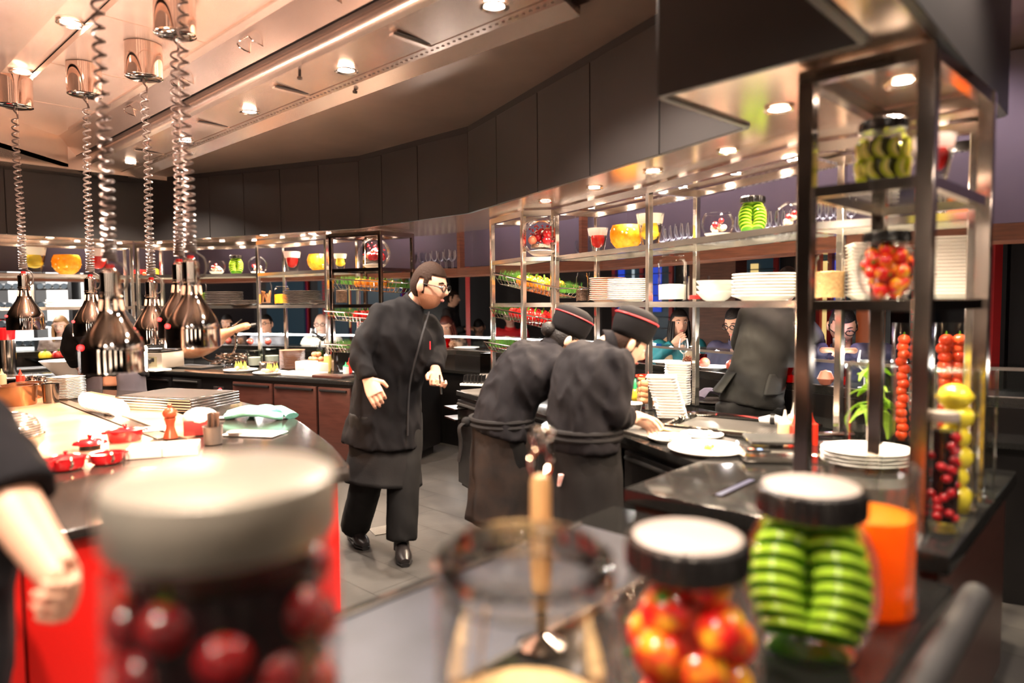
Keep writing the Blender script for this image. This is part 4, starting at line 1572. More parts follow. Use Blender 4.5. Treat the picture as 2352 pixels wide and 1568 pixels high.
def cylinder(label, px, pyb, pyt, wpx, z=EZ, top=None, name='glass_cylinder'):
    p = P(px, pyb, z)
    h = (pyb - pyt) * p.y / FPX
    r = wpx / 2 * p.y / FPX
    o = T(name, label, 'glass vase', p)
    kid(MB().lathe([(0, .012), (r, .01), (r, h), (r * .95, h), (r * .95, .02), (0, .018)], 36), 'glass_body', glass('vase_glass', (.97, .98, .97), 1, .06, .7, .18), o)
    kid(MB().lathe([(0, 0), (r, 0), (r, .012), (0, .014)], 30), 'glass_foot', GLW, o)
    if top:
        mb = MB()
        for k in range(70):
            a, d = random.uniform(0, 6.3), r * .9 * math.sqrt(random.random())
            mb.ell((d * math.cos(a), d * math.sin(a), h + random.uniform(-.012, .012)), r * .11, None, 6, 4)
        kid(mb, 'top_beads', top, o)
    return o, p, r, h


o, p, r, h = cylinder('tall glass cylinder of green leaves topped with clear beads', 1996, 1028, 835, 106, top=GL)
lf = MB()
pts = [(0, 0, 0), (.02, 0, .03), (.05, 0, .05), (.09, 0, .055), (.13, 0, .045), (.16, 0, .02)]
lf.tube(cr(pts, 3), [(.003 + .020 * math.sin(math.pi * min(1, k / 15)), .003) for k in range(16)], 8, side=(0, 1, 0))
lo = lf.build('green_leaf', glow('leaf_green', (.58, .78, .14), (.40, .64, .07), 12))
LF = Proto(tag(lo, 'leaf', 'leaf'))
for k in range(13):
    a = random.uniform(0, 6.3)
    a = k * 2.4
    z = h * (.10 + .72 * k / 12)
    u = LF.place(p + V((r * .8 * math.cos(a), r * .8 * math.sin(a), z)), a + math.pi + random.uniform(-.7, .7), '%s leaf from the bottom inside the clear leaf cylinder' % lab12(k), 'leaves in the cylinder', 1.1)
    u.rotation_euler.x = random.uniform(-.5, .5)
    u.rotation_euler.y = random.uniform(-1.0, .5)
tm = berries(.026, TOM, 'tomato', 'tomato', 'tomato')
for ci, (px, pyb, pyt, w, lab, sp) in enumerate(((2078, 1012, 738, 62, 'tall glass cylinder of small tomatoes left of the front frame post', [(-.35, 14), (.45, 13)]), (2176, 1005, 738, 74, 'tall glass cylinder of big tomatoes right of the front frame post', [(.35, 12), (-.4, 12)]))):
    o, p, r, h = cylinder(lab, px, pyb, pyt, w, top=None)
    for si, (f, n) in enumerate(sp):
        for k in range(n):
            z = h * (.06 + .86 * k / n)
            q = p + V((f * r * 1.2 + random.uniform(-.006, .006), -r * .3 * (1 if k % 2 else .6), z))
            tm.place(q, random.uniform(0, 6), '%s tomato up the %s string of the cylinder %s the post' % (lab12(k), ('left', 'right')[0 if f < 0 else 1], ('left of', 'right of')[ci]), 'tomatoes in the cylinder ' + ('left', 'right')[ci] + ' of the post', 1.0 if ci == 0 else 1.25)
o, p, r, h = cylinder('tall glass cylinder of lemons topped with clear beads', 2190, 1165, 842, 92, top=GL)
le = T('lemon', 'lemon', 'lemon')
kid(MB().lathe(cr([(0, -.058), (.012, -.050), (.034, -.03), (.041, 0), (.034, .03), (.012, .050), (0, .058)], 3), 16), 'peel', YEL, le)
LE = Proto(le)
for k in range(6):
    u = LE.place(p + V((.006 * (-1) ** k, 0, h * (.08 + .145 * k))), 0, '%s lemon from the bottom of the lemon cylinder' % lab12(k), 'lemons in the cylinder', 1.0)
    u.rotation_euler = (0, R_(90), random.uniform(-.5, .5))
cylinder('slim glass cylinder of pale slices right of the rear frame post', 2262, 1150, 845, 36, top=GL)
o, p, r, h = cylinder('dark glass bottle of small red berries with pale lid beside the front frame post', 2164, 1216, 955, 62, name='berry_bottle')
kid(MB().lathe([(0, h + .02), (r * .9, h + .02), (r * .95, h + .012), (r * .95, h - .006), (0, h - .006)], 24), 'pale_lid', mat('pale_lid_top', (.6, .5, .45), .3), o)
kid(MB().lathe([(0, .03), (r * .9, .03), (r * .9, h * .9), (0, h * .91)], 20), 'dark_syrup', mat('berry_syrup', (.012, .002, .003), .25), o)
ps = berries(.0145, BERRY, 'small_berry', 'berry', 'berry')
for k in range(44):
    a = random.uniform(0, 6.3)
    ps.place(p + V((r * .74 * math.cos(a), r * .74 * math.sin(a), .04 + (h * .9 - .05) * (k + .5) / 44)), a, 'small red berry inside the dark bottle beside the post', 'berries in the dark bottle')
p = P(1990, 1066, EZ)
stack(PW, 'plate', 'the oval plates on the near block', 4, p, .015, 'plates on the near granite block', 0, (1.32, 1.1, 1))
p = P(1868, 1050, EZ)
o = T('steel_tongs', 'pair of steel tongs lying left of the oval plates', 'tongs', p, R_(-40))
for s in (-1, 1):
    kid(MB().tube([(-.1, 0, .012), (0, .012 * s, .014), (.1, .018 * s, .012), (.13, .012 * s, .01)], [(.008, .003), (.01, .003), (.008, .003), (.012, .003)], 8, side=(0, 1, 0)), 'arm', CHROME, o)
# digital scale
p = P(1770, 1050, EZ)
o = T('kitchen_scale', 'steel kitchen scale with black weighing plate beside the big white plate', 'scale', (p.x, p.y, EZ), R_(-8))
kid(MB().box((0, 0, .025), (.27, .24, .05)), 'steel_case', STEEL, o, bevel=.016)
kid(MB().box((.03, .03, .075), (.25, .2, .014)), 'weighing_plate', mat('scale_black', (.02, .02, .02), .4), o, bevel=.006)
kid(MB().cyl((.03, .03, .05), .03, .02), 'plate_stem', BLK, o)
t = kid(MB().box((-.075, -.09, .0515), (.10, .05, .004), 0), 'control_face', BLK, o)
kid(MB().ell((-.10, -.088, .054), (.012, .010, .003)), 'red_button', mat('salmon_button', (.75, .18, .12), .4), t)
kid(MB().ell((-.065, -.094, .054), (.012, .010, .003)), 'blue_button', mat('blue_button', (.12, .25, .55), .4), t)
# ---------------------------------------------------------------- prep counter
def prep_at(x, y, z=CZ):
    return P(x, y, z)


p = prep_at(1623, 1038)
PW.place((p.x, p.y, CZ + .001), 0, 'largest white plate with yellow garnish at the counter edge', 'served plates on the prep counter', (1.28, 1.28, 1))
o = T('garnish', 'yellow and green garnish on the largest white plate', 'food', (p.x + .0, p.y - .02, CZ + .012))
kid(MB().lathe([(0, .012), (.03, .01), (.04, 0), (0, 0)], 12), 'base', mat('tan_food', (.55, .33, .12), .6), o)
mb = MB()
for k in range(7):
    mb.ell((random.uniform(-.04, .04), random.uniform(-.02, .02), .018), (.012, .010, .01), ROT(0, 0, k * 40), 8, 5)
kid(mb, 'diced_fruit', fruit_mat('diced_yellow', (.65, .60, .04), (.35, .5, .04)), o)
for (x, y, lab) in ((1537, 1013, 'white plate of pale food left of the largest plate'), (1612, 1006, 'white plate of pale food behind the largest plate')):
    q = prep_at(x, y)
    PW.place((q.x, q.y, CZ + .001), 0, lab, 'served plates on the prep counter', (.78, .78, 1))
    o = MB()
    for k in range(9):
        o.ell((random.uniform(-.05, .05), random.uniform(-.05, .05), .012), (.028, .02, .012), ROT(0, 0, k * 50), 8, 6)
    o = o.build('pale_food', mat('pale_food', (.82, .74, .62), .5), None, loc=(q.x, q.y, CZ + .012))
    tag(o, 'pale sliced food on the ' + lab.split('of pale food ')[0].strip() + ' ' + lab.split('food ')[1], 'food')
# cutting boards, scraps
q = prep_at(1480, 988)
o = MB().box((0, 0, .008), (.42, .30, .016), 0).build('slate_board', mat('slate_board', (.06, .058, .055), .5), None, bevel=.004, loc=(q.x, q.y, CZ))
o.rotation_euler.z = R_(-62)
tag(o, 'dark slate cutting board with food scraps under the cook\'s hands', 'cutting board')
q = prep_at(1560, 1003)
o = MB().box((0, 0, .004), (.60, .34, .008), 0).build('slate_mat', mat('slate_mat', (.045, .043, .042), .5), None, bevel=.002, loc=(q.x, q.y, CZ))
o.rotation_euler.z = R_(-62)
tag(o, 'thin dark mat under the two smaller white plates', 'mat')
scr = Proto(tag(MB().ell((0, 0, .008), (.035, .018, .009), None, 10, 6).build('food_scrap', mat('tan_food', (.55, .33, .12), .6)), 'scrap', 'food scrap'))
for k, (x, y) in enumerate(((1470, 975), (1490, 985), (1505, 978), (1515, 990), (1532, 990), (1480, 968))):
    q = prep_at(x, y, CZ + .016)
    scr.place(q, k * 1.3, '%s tan food scrap from the left on the slate board' % lab12(k), 'food scraps', random.uniform(.6, 1.1))
# black oven tray with shiny rim
q = P(1697, 985, CZ)
o = T('baking_tray', 'large black mesh baking tray with shiny rim on the prep counter', 'tray', (q.x, q.y, CZ), R_(-35))
kid(MB().box((0, 0, .006), (.62, .46, .006)), 'mesh_bottom', facing_bars('tray_mesh', (.16, .15, .14), (.05, .045, .04), 22, 'X', .5, .4, .6), o, bevel=.002)
kid(MB().tube(cr([(-.32, -.24, .022), (.32, -.24, .022), (.33, .0, .022), (.32, .24, .022), (-.32, .24, .022), (-.33, 0, .022), (-.32, -.24, .022)], 4), .016, 8), 'rolled_rim', CHROME, o)
# napkin clip
q = P(1775, 983, CZ)
o = T('napkin_roll', 'white napkin with a black band lying on the tray edge', 'napkin', (q.x, q.y, CZ + .02), R_(-30))
kid(MB().tube([(-.07, 0, .02), (0, 0, .03), (.07, 0, .02)], [.014, .028, .018], 10), 'cloth', WHITE_C, o)
kid(MB().tube([(-.012, 0, .03), (.012, 0, .03)], [.031, .031], 12), 'black_band', BLK, o)


def squeeze(label, x, y, z, h, r, body, capm, name='squeeze_bottle', Y=None):
    q = P(x, y, z)
    o = T(name, label, 'bottle', q)
    kid(MB().lathe(cr([(0, 0), (r * .95, 0), (r, .01), (r, h * .55), (r * .9, h * .62)], 2) + [(0, h * .63)], 20), 'bottle_body', body, o)
    kid(MB().lathe([(r * .95, h * .60), (r * .95, h * .66), (r * .5, h * .70), (r * .22, h * .85), (r * .12, h), (0, h)], 16), 'nozzle_cap', capm, o)
    return o


CREAM = glow('cream_plastic', (.82, .66, .42))
WPL = glow('white_plastic', (.85, .80, .75))
RPL = mat('red_plastic', (.72, .03, .012), .3)
squeeze('cream squeeze bottle with white nozzle left of the front post', 1802, 1022, CZ, .17, .032, CREAM, WPL)
squeeze('second cream squeeze bottle half behind the red one', 1822, 1012, CZ, .19, .028, CREAM, WPL)
squeeze('red sauce bottle hidden by the left frame post', 1824, 1024, CZ, .15, .028, RPL, RPL, 'sauce_bottle')
squeeze('red sauce bottle right of the left frame post', 1865, 1024, CZ, .16, .026, RPL, RPL, 'sauce_bottle')
q = P(1905, 1003, CZ)
o = tag(MB().tube([(-.12, 0, .015), (.12, 0, .015)], [(.03, .012), (.02, .01)], 10).build('foil_roll', CHROME, None, loc=q), 'crumpled silver foil behind the red sauce bottle', 'foil')
q = P(1735, 1018, CZ)
o = tag(MB().ell((0, 0, .02), (.045, .035, .02)).build('lemon_half', YEL, None, loc=q), 'yellow citrus half behind the kitchen scale', 'lemon')
# square plate stacks at the rack foot
q = P(1545, 960, CZ)
stack(PSQ, 'square plate', 'the leaning stack beside the post', 15, (q.x, q.y, CZ), .0165, 'leaning square plates on the prep counter', .55, (.98, .98, .72), (-.0045, .002), .05)
q = P(1535, 938, CZ)
q = V((q.x + .1, q.y + .16, 0))
stack(PSQ, 'square plate', 'the rear square stack', 17, (q.x, q.y, CZ), .0165, 'rear square plates on the prep counter', .5, (.94, .94, .72), (0, 0), .04)
# eggs in a glass jar
q = P(1483, 940, CZ)
o = T('egg_jar', 'tall glass jar of brown eggs beside the square plates', 'jar', q)
rr = .062
glassbody([(0, .006), (rr * .8, .005), (rr * .85, .01), (rr, .21), (rr * .95, .21), (rr * .8, .02), (0, .018)], o, 30)
kid(MB().lathe([(rr * .9, .21), (rr * 1.05, .212), (rr * 1.05, .222), (rr * .9, .222)], 24), 'red_rim', RPL, o)
EG = Proto(tag(MB().lathe(cr([(0, -.028), (.016, -.022), (.022, -.004), (.018, .016), (.008, .027), (0, .030)], 3), 14).build('egg', mat('brown_egg', (.62, .30, .15), .45)), 'egg', 'egg'))
for k in range(14):
    a = k * 2.1
    u = EG.place(q + V((.034 * math.cos(a), .034 * math.sin(a), .04 + .012 * k)), 0, '%s egg from the bottom of the egg jar by the plates' % lab12(k), 'eggs in the tall jar')
    u.rotation_euler = (a, .6, a)
# hen shaped ornament and lidded tub, yellow-green peppers
q = P(1459, 925, CZ)
o = T('pepper_ornament', 'yellow red and green vegetable ornament behind the second cook', 'ornament', q)
kid(MB().ell((0, 0, .06), (.04, .035, .05)), 'yellow_body', YEL, o)
kid(MB().ell((.035, 0, .10), (.022, .022, .03)), 'red_part', REDP, o)
kid(MB().lathe([(.026, .1), (.02, .13), (.008, .16), (0, .17)], 12), 'green_top', fruit_mat('bright_green', (.02, .30, .10)), o)
q = P(1455, 948, CZ)
o = T('lidded_tub', 'small steel tub with a pale lid behind the cook\'s hand', 'tub', q)
kid(MB().lathe([(0, 0), (.045, 0), (.055, .06), (0, .06)], 20), 'steel_tub', STEEL, o)
kid(MB().lathe([(0, .068), (.056, .066), (.058, .058), (0, .058)], 20), 'pale_lid', WPL, o)
# dark napkin and plates on the ledge near the waiter
ledge = offs(Q, 1.27)
q = col_on(ledge[4], ledge[5], 1640, .83)
o = T('folded_napkin', 'grey violet napkin on a dark plate left of the waiter', 'napkin', (q.x, q.y, .845), .3)
kid(MB().tube(cr([(-.12, 0, .02), (-.05, .02, .07), (.02, -.02, .06), (.09, .02, .03), (.13, 0, .02)], 3), [(.05, .02)] * 13, 10, side=(0, 1, 0)), 'cloth_folds', mat('violet_cloth', (.10, .08, .12), .8), o)
PD.place((q.x, q.y, .831), 0, 'dark plate under the grey violet napkin left of the waiter', None, (1.2, 1.2, 1))
# glass cutlery holders and trays at the far end of the prep counter
q = P(1090, 885, CZ)
o = T('cutlery_caddy', 'clear caddy of small dark cards behind the first cook', 'caddy', q, R_(-20))
kid(MB().box((0, 0, .012), (.22, .12, .02)), 'white_tray', WPL, o, bevel=.004)
mb = MB()
for k in range(6):
    mb.box((-.08 + .032 * k, 0, .055), (.004, .09, .07), 0, 0, .15)
kid(mb, 'dark_cards', BLK, o)
q = P(1115, 868, CZ)
o = T('knife_holder', 'tall clear holder with white base behind the first cook', 'holder', q)
kid(MB().box((0, 0, .13), (.09, .09, .2)), 'clear_box', glass('smoky_glass', (.45, .43, .42), .8), o)
kid(MB().box((0, 0, .02), (.10, .10, .04)), 'white_base', WPL, o)
q = P(1085, 868, CZ)
o = tag(MB().box((0, 0, .012), (.12, .06, .022), .3).build('green_cloth', mat('teal_cloth', (.03, .35, .25), .8), None, bevel=.008, loc=q), 'folded green cloth behind the first cook', 'cloth')

q = P(880, 1218, 0)
o = tag(MB().box((0, 0, .003), (.16, .16, .006), .5).build('floor_grate', facing_bars('grate_slots', (.5, .47, .44), (.12, .11, .10), 40, 'X', .4, .3, .8), None, loc=(q.x, q.y, 0)), 'small square steel floor drain between the island and the cooks', 'floor drain')
# ================================================================ things on the island
def at(x, y, z=CZ + .004):
    return P(x, y, z)


def cocotte(label, x, y, w, lid=True, ladle=False, oval=1.2):
    p = at(x, y, CZ + .006)
    r = w / 2 * p.y / FPX
    o = T('red_cocotte', label, 'pot', p, R_(35), 'small red pots in front of the griddle')
    S = M4.Diagonal((oval, 1, 1)).to_3x3()
    kid(MB().lathe([(0, 0), (r * .78, 0), (r * .86, r * .1), (r * .95, r * .72), (r, r * .74), (r, r * .78), (r * .9, r * .78), (r * .8, r * .2), (0, r * .15)], 30, M=S), 'pot_body', mat('red_enamel', (.62, .012, .018), .14, coat=.8), o)
    for sx in (-1, 1):
        kid(MB().tube(cr([(sx * r * oval * .95, -r * .22, r * .66), (sx * r * oval * 1.14, -r * .16, r * .68), (sx * r * oval * 1.14, r * .16, r * .68), (sx * r * oval * .95, r * .22, r * .66)], 3), r * .07, 6), 'side_handle', MATS['red_enamel'], o)
    if lid:
        l = kid(MB().lathe([(0, r * .98), (r * .5, r * .95), (r * .88, r * .84), (r * 1.02, r * .80), (r * 1.0, r * .77), (0, r * .8)], 30, M=S), 'lid', MATS['red_enamel'], o)
        kid(MB().lathe([(0, r * 1.2), (r * .14, r * 1.18), (r * .16, r * 1.1), (r * .06, r * .96), (0, r * .96)], 12), 'knob', MATS['red_enamel'], l)
    else:
        kid(MB().lathe([(0, r * .6), (r * .85, r * .6), (r * .8, r * .5), (0, r * .5)], 24, M=S), 'black_inside', mat('black_enamel', (.02, .015, .015), .2), o)
    if ladle:
        kid(MB().tube(cr([(0, -r * .2, r * .7), (r * .2, -r * .8, r * .9), (r * .35, -r * 1.05, r * .45), (r * .2, -r * 1.1, r * .2)], 4), [(r * .09, r * .03)] * 13, 8), 'spoon', CHROMEW, o)
    return o


cocotte('red cocotte with lid standing apart behind the others', 288, 1012, 66)
cocotte('red cocotte holding a small ladle, rightmost of the front row', 246, 1062, 62, False, True)
cocotte('red lidded cocotte with spoon in the middle of the front row', 152, 1076, 70, True, True)
cocotte('open red cocotte at the left end of the front row', 75, 1090, 78, False, True)
p = at(207, 1030, CZ + .006)
o = T('pot_lid', 'loose red cocotte lid leaning between the red pots', 'lid', p, .3)
kid(MB().lathe([(0, .05), (.04, .046), (.07, .034), (.075, .026), (0, .03)], 28), 'lid_plate', MATS['red_enamel'], o)
kid(MB().lathe([(0, .07), (.012, .068), (.008, .05), (0, .05)], 10), 'knob', MATS['red_enamel'], o)
kid(MB().cyl((0, 0, 0), .045, .03, 20), 'stand_ring', BLK, o)
# four part gilded dish
p = at(378, 1040)
o = T('divided_dish', 'white four part dish with golden wells next to the red pots', 'dish', p, R_(20))
W4 = mat('white_enamel_dish', (.80, .74, .68), .2)
mb = MB()
for i in (-1, 1):
    for j_ in (-1, 1):
        cx, cy = i * .075, j_ * .042
        mb.box((cx, cy + .038, .02), (.146, .006, .04)).box((cx, cy - .038, .02), (.146, .006, .04)).box((cx + .07, cy, .02), (.006, .08, .04)).box((cx - .07, cy, .02), (.006, .08, .04))
kid(mb, 'dish_walls', W4, o)
for i in (-1, 1):
    for j_ in (-1, 1):
        t = kid(MB().box((i * .075, j_ * .042, .010), (.136, .072, .012)), 'golden_well', mat('gilded_well', (.80, .50, .22), .2, .7), o)
# pepper mill of red brown wood
p = at(392, 1006)
o = T('pepper_mill', 'turned red brown wooden pepper mill on the island', 'pepper mill', p)
kid(MB().lathe(cr([(0, 0), (.034, 0), (.034, .012), (.024, .045), (.021, .07), (.028, .10), (.028, .105)], 4), 24), 'body', WOODM, o)
kid(MB().lathe(cr([(.024, .106), (.034, .12), (.035, .138), (.022, .155), (.008, .162), (.012, .17), (.008, .178), (0, .18)], 4), 24), 'turning_head', WOODM, o)
# row of small white dishes, on edge
DS = Proto(tag(MB().lathe([(0, 0), (.05, 0), (.062, .012), (.058, .014), (.048, .006), (0, .005)], 28).build('small_dish', WHITE_C), 'dish', 'dish'))
for k in range(9):
    p = at(203 + 8.5 * k, 945 + .9 * k)
    u = DS.place((p.x, p.y, CZ + .062 - .003 * k), 0, '%s small white dish of the leaning row on the island, from left' % lab12(k), 'leaning white dishes', 1.15)
    u.rotation_euler = (0, R_(58), R_(-20))
p = at(264, 950)
DS.place((p.x, p.y, CZ + .005), 0, 'small white dish lying flat at the end of the leaning row', None, 1.1)
# square plate stack
p = at(154, 915)
stack(PSQ, 'square plate', 'the white stack on the island', 14, (p.x, p.y, CZ + .005), .0118, 'square plates on the island', .6, (1.0, 1.0, .5), (0, 0), .05)
# stack of oven trays
OT = mat('dark_grid_tray', (.10, .085, .075), .35, .6)
t_ = T('oven_tray', 'tray', 'tray')
kid(MB().box((0, 0, .010), (.66, .48, .016)), 'tray_rim', STEEL, t_, bevel=.006)
kid(MB().box((0, 0, .0185), (.60, .42, .003)), 'dark_sheet', facing_bars('tray_weave', (.10, .085, .075), (.03, .025, .02), 30, 'X', .45, .35, .5), t_)
TP = Proto(t_)
p = at(412, 932)
stack(TP, 'baking tray', 'the tray stack on the island', 5, (p.x, p.y, CZ + .003), .018, 'baking trays on the island', R_(-18), (.95, .95, 1), (0, 0), .03)
# bread under a white cloth in a dark box, cup of sticks
p = at(462, 995)
o = T('napkin_box', 'dark red box heaped with white napkins beside the wicker cup', 'box', p, R_(20))
kid(MB().box((0, 0, .04), (.16, .12, .08)), 'box_body', mat('dark_red_box', (.22, .02, .02), .4), o, bevel=.004)
kid(MB().ell((.0, 0, .085), (.09, .065, .055), None, 20, 12), 'napkin_heap', mat('napkin_white', (.86, .82, .78), .8, bump=.6, bscale=30), o)
p = at(490, 1018)
o = T('wicker_cup', 'grey woven cup holding dark menu sticks', 'cup', p)
kid(MB().lathe([(0, 0), (.042, 0), (.046, .085), (.049, .088), (.043, .088), (.038, .01), (0, .01)], 28), 'woven_body', facing_bars('wicker_weave', (.30, .25, .21), (.10, .08, .07), 40, 'Z', .45, .4, .5), o)
mb = MB()
for k in range(7):
    mb.box((.02 * math.cos(k * 1.7), .02 * math.sin(k * 1.7), .09), (.022, .005, .13), k * .8, .08 * math.sin(k), .1 * math.cos(k))
kid(mb, 'dark_sticks', mat('dark_stick', (.09, .055, .04), .5), o)
# sauce dish, papers
p = at(541, 1000)
o = tag(MB().lathe([(0, 0), (.03, 0), (.045, .022), (.042, .024), (.03, .008), (0, .007)], 24).build('sauce_dish', mat('grey_stoneware', (.42, .36, .33), .3), None, loc=p), 'small grey sauce dish right of the wicker cup', 'dish')
for k, (x, y, rz, w, h, lab) in enumerate(((585, 995, -.2, .30, .16, 'pink and white printed menu sheet on the island'), (345, 985, .5, .22, .16, 'white paper sheet behind the pepper mill'), (520, 958, .2, .10, .08, 'small white card behind the wicker cup'))):
    p = at(x, y, CZ + .006)
    o = T('paper_sheet', lab, 'paper', p, rz)
    kid(MB().box((0, 0, .001), (w, h, .002)), 'sheet', mat('paper_white', (.88, .84, .82), .6), o)
    if k == 0:
        kid(MB().box((w * .2, 0, .0023), (w * .45, h * .8, .0008)), 'printed_photo', mat('menu_print', (.60, .16, .14), .5, var=.01, col2=(.75, .6, .55), vscale=40, vk=3), o)
# green cloth
p = at(597, 958)
o = T('green_towel', 'crumpled mint green kitchen towel near the rounded end', 'towel', p, R_(-8))
mb = MB()
for k, (pts, w) in enumerate((([(-.20, -.01, .02), (-.08, .02, .05), (.03, -.02, .035), (.12, .02, .05), (.21, .0, .012)], .055), ([(-.18, -.06, .015), (-.05, -.05, .035), (.08, -.07, .03), (.17, -.04, .012)], .045), ([(-.1, .07, .015), (.0, .06, .05), (.1, .06, .03), (.2, .03, .01)], .04))):
    q = cr(pts, 4)
    mb.tube(q, [(w * (.8 + .3 * math.sin(i * 1.3 + k)), .022) for i in range(len(q))], 12, side=(0, 1, 0))
kid(mb, 'towel_folds', mat('mint_cloth', (.22, .62, .50), .8, var=.2, vscale=12, bump=.5, bscale=40), o)
# brass pots, glass dome, kettle, red squeeze bottle on the left
BRASS = mat('brown_brass', (.42, .20, .10), .2, .9)
for x, y, w, lab in ((40, 930, 80, 'brown metal pot with ladle at the left end of the island'), (62, 915, 64, 'second brown metal pot behind the first one')):
    p = at(x, y)
    r = w / 2 * p.y / FPX
    o = T('metal_pot', lab, 'pot', p)
    kid(MB().lathe([(0, 0), (r * .9, 0), (r * .95, .01), (r, r * 1.15), (r * 1.03, r * 1.17), (r * .94, r * 1.17), (r * .9, .02), (0, .015)], 30), 'pot_body', BRASS, o)
    kid(MB().tube(cr([(r * .9, 0, r * 1.1), (r * 1.25, 0, r * 1.2), (r * 1.3, .03, r * 1.1)], 4), .006, 6), 'handle', STEELD, o)
    if w == 80:
        kid(MB().tube([(-r * .2, 0, .02), (-r * 1.2, -.05, r * 1.9)], .005, 6), 'ladle', CHROME, o)
p = at(20, 1005)
o = T('mesh_dome', 'shiny woven metal dome at the left edge of the griddle', 'dome cover', p)
kid(MB().lathe([(.155, 0), (.15, .05), (.12, .10), (.07, .13), (0, .14)], 36), 'dome', facing_bars('dome_mesh', (.85, .75, .66), (.40, .32, .26), 26, 'Z', .5, .15, .8), o)
kid(MB().lathe([(.15, 0), (.162, .0), (.162, .012), (.15, .012)], 36), 'rim', CHROMEW, o)
for x, y, lab, m, h in ((48, 890, 'red squeeze bottle behind the brown pots', RPL, .16), (5, 885, 'cream squeeze bottle at the left edge', CREAM, .15)):
    squeeze(lab, x, y, CZ, h, .034, m, m)
for x, y, lab, m in ((75, 898, 'copper coloured creamer pot behind the brown pots', CHROMEW), (98, 900, 'round chrome pot left of the square plate stack', CHROME)):
    p = at(x, y)
    o = T('round_pot', lab, 'pot', p)
    kid(MB().lathe(cr([(0, 0), (.045, 0), (.062, .04), (.055, .085), (.03, .105), (.034, .12), (.01, .128), (0, .13)], 4), 24), 'body', m, o)
    kid(MB().tube(cr([(.05, 0, .09), (.09, 0, .085), (.09, 0, .04), (.058, 0, .03)], 4), .005, 6), 'handle', m, o)
p = at(118, 925)
o = T('steel_cup', 'tall steel cup with dark stripes beside the square plate stack', 'cup', p)
kid(MB().lathe([(0, 0), (.05, 0), (.055, .14), (.05, .14), (.045, .01), (0, .01)], 24), 'cup_wall', STEELD, o)
# ================================================================ back counter things
def bk(x, y):
    return P(x, y, CZ)


p = bk(155, 862)
o = tag(MB().lathe([(0, .0), (.09, 0), (.10, .012), (.22, .15), (.225, .155), (.215, .153), (.1, .03), (0, .02)], 36).build('white_bowl', WHITE_C, None, loc=p), 'big white bowl on the far left of the back counter', 'bowl')
o.scale = (1.05, 1.05, 1)
# griddle toaster
p = bk(362, 846)
o = T('panini_grill', 'steel table grill with two black knobs and a green light', 'grill', p, R_(-14))
CASE = mat('aged_steel_case', (.42, .36, .30), .35, .6)
kid(MB().box((0, 0, .10), (.42, .34, .17)), 'case', CASE, o, bevel=.012)
kid(MB().box((0, 0, .205), (.40, .32, .03)), 'top_plate', STEELD, o, bevel=.008)
t = kid(MB().box((-.02, -.172, .09), (.33, .006, .11)), 'control_face', mat('olive_face', (.20, .17, .10), .4), o)
for xx in (-.03, .05):
    k_ = kid(MB().lathe([(0, .03), (.026, .028), (.032, 0), (0, 0)], 20, M=ROT(90)), 'knob', BLK, t)
    k_.location = (xx, -.175, .10)
kid(MB().box((.10, -.178, .11), (.03, .008, .04)), 'switch', BLK, t)
kid(MB().ell((-.145, -.176, .07), .010), 'green_light', mat('green_led', (0, .4, .1), .3, emit=(0, 1, .3), es=3), t)
for sx in (-1, 1):
    for sy in (-1, 1):
        kid(MB().cyl((sx * .18, sy * .13, 0), .02, .02, 10), 'foot', BLK, o)
# boards and trays
for x, y, w, d_, h, m, lab in ((345, 856, .42, .20, .018, WHITE_C, 'white tray in front of the table grill'), (448, 850, .55, .30, .02, BLK, 'flat black board in front of the ham stand'), (695, 866, .46, .22, .025, mat('white_marble', (.80, .76, .73), .25, var=.25, vscale=6), 'white marble board at the counter edge'), (765, 872, .36, .18, .022, CABR, 'dark wooden board at the right counter end')):
    p = bk(x, y - 6)
    o = tag(MB().box((0, 0, h / 2), (w, d_, h)).build('cutting_board', m, None, bevel=.004, loc=(p.x, p.y, CZ)), lab, 'board')
    o.rotation_euler.z = R_(-26)
# ham on its stand
p = bk(497, 838)
o = T('ham_stand', 'curved chrome ham stand on the back counter', 'ham stand', p, R_(-15))
kid(MB().lathe([(0, 0), (.07, 0), (.075, .02), (.03, .04), (0, .04)], 20), 'base', CHROME, o)
kid(MB().tube(cr([(0, 0, .03), (.12, 0, .05), (.24, 0, .15), (.28, 0, .28), (.24, 0, .38)], 5), .012, 8), 'curved_arm', CHROME, o)
kid(MB().tube(cr([(0, 0, .03), (-.12, 0, .05), (-.22, 0, .12), (-.25, 0, .17)], 4), .011, 8), 'short_arm', CHROME, o)
kid(MB().tube([(.235, -.035, .40), (.235, .035, .40)], [.06, .06], 20, caps=False), 'clamp_ring', CHROME, o)
kid(MB().tube(cr([(.24, 0, .46), (.30, 0, .49), (.36, 0, .53)], 3), .008, 6), 'clamp_screw', CHROME, o)
q = p
HAM = mat('cured_ham', (.45, .16, .08), .4, var=.5, vscale=9, col2=(.65, .38, .22), bump=.4, bscale=20)
o = T('cured_ham', 'cured ham leg clamped in the chrome stand', 'ham', (q.x, q.y, q.z), R_(-15))
kid(MB().tube(cr([(-.42, 0, .13), (-.34, 0, .17), (-.2, 0, .23), (0, 0, .31), (.12, 0, .36), (.24, 0, .40), (.40, 0, .45), (.50, 0, .46)], 4), [(a, a * .85) for a in [.02 + .105 * math.exp(-((i - 8) / 7.) ** 2) + .028 * (i < 26) for i in range(29)]], 16), 'cured_leg', HAM, o)
kid(MB().tube([(.50, 0, .46), (.56, 0, .475)], [(.035, .03), (.02, .015)], 10), 'dark_hoof', BLK, o)
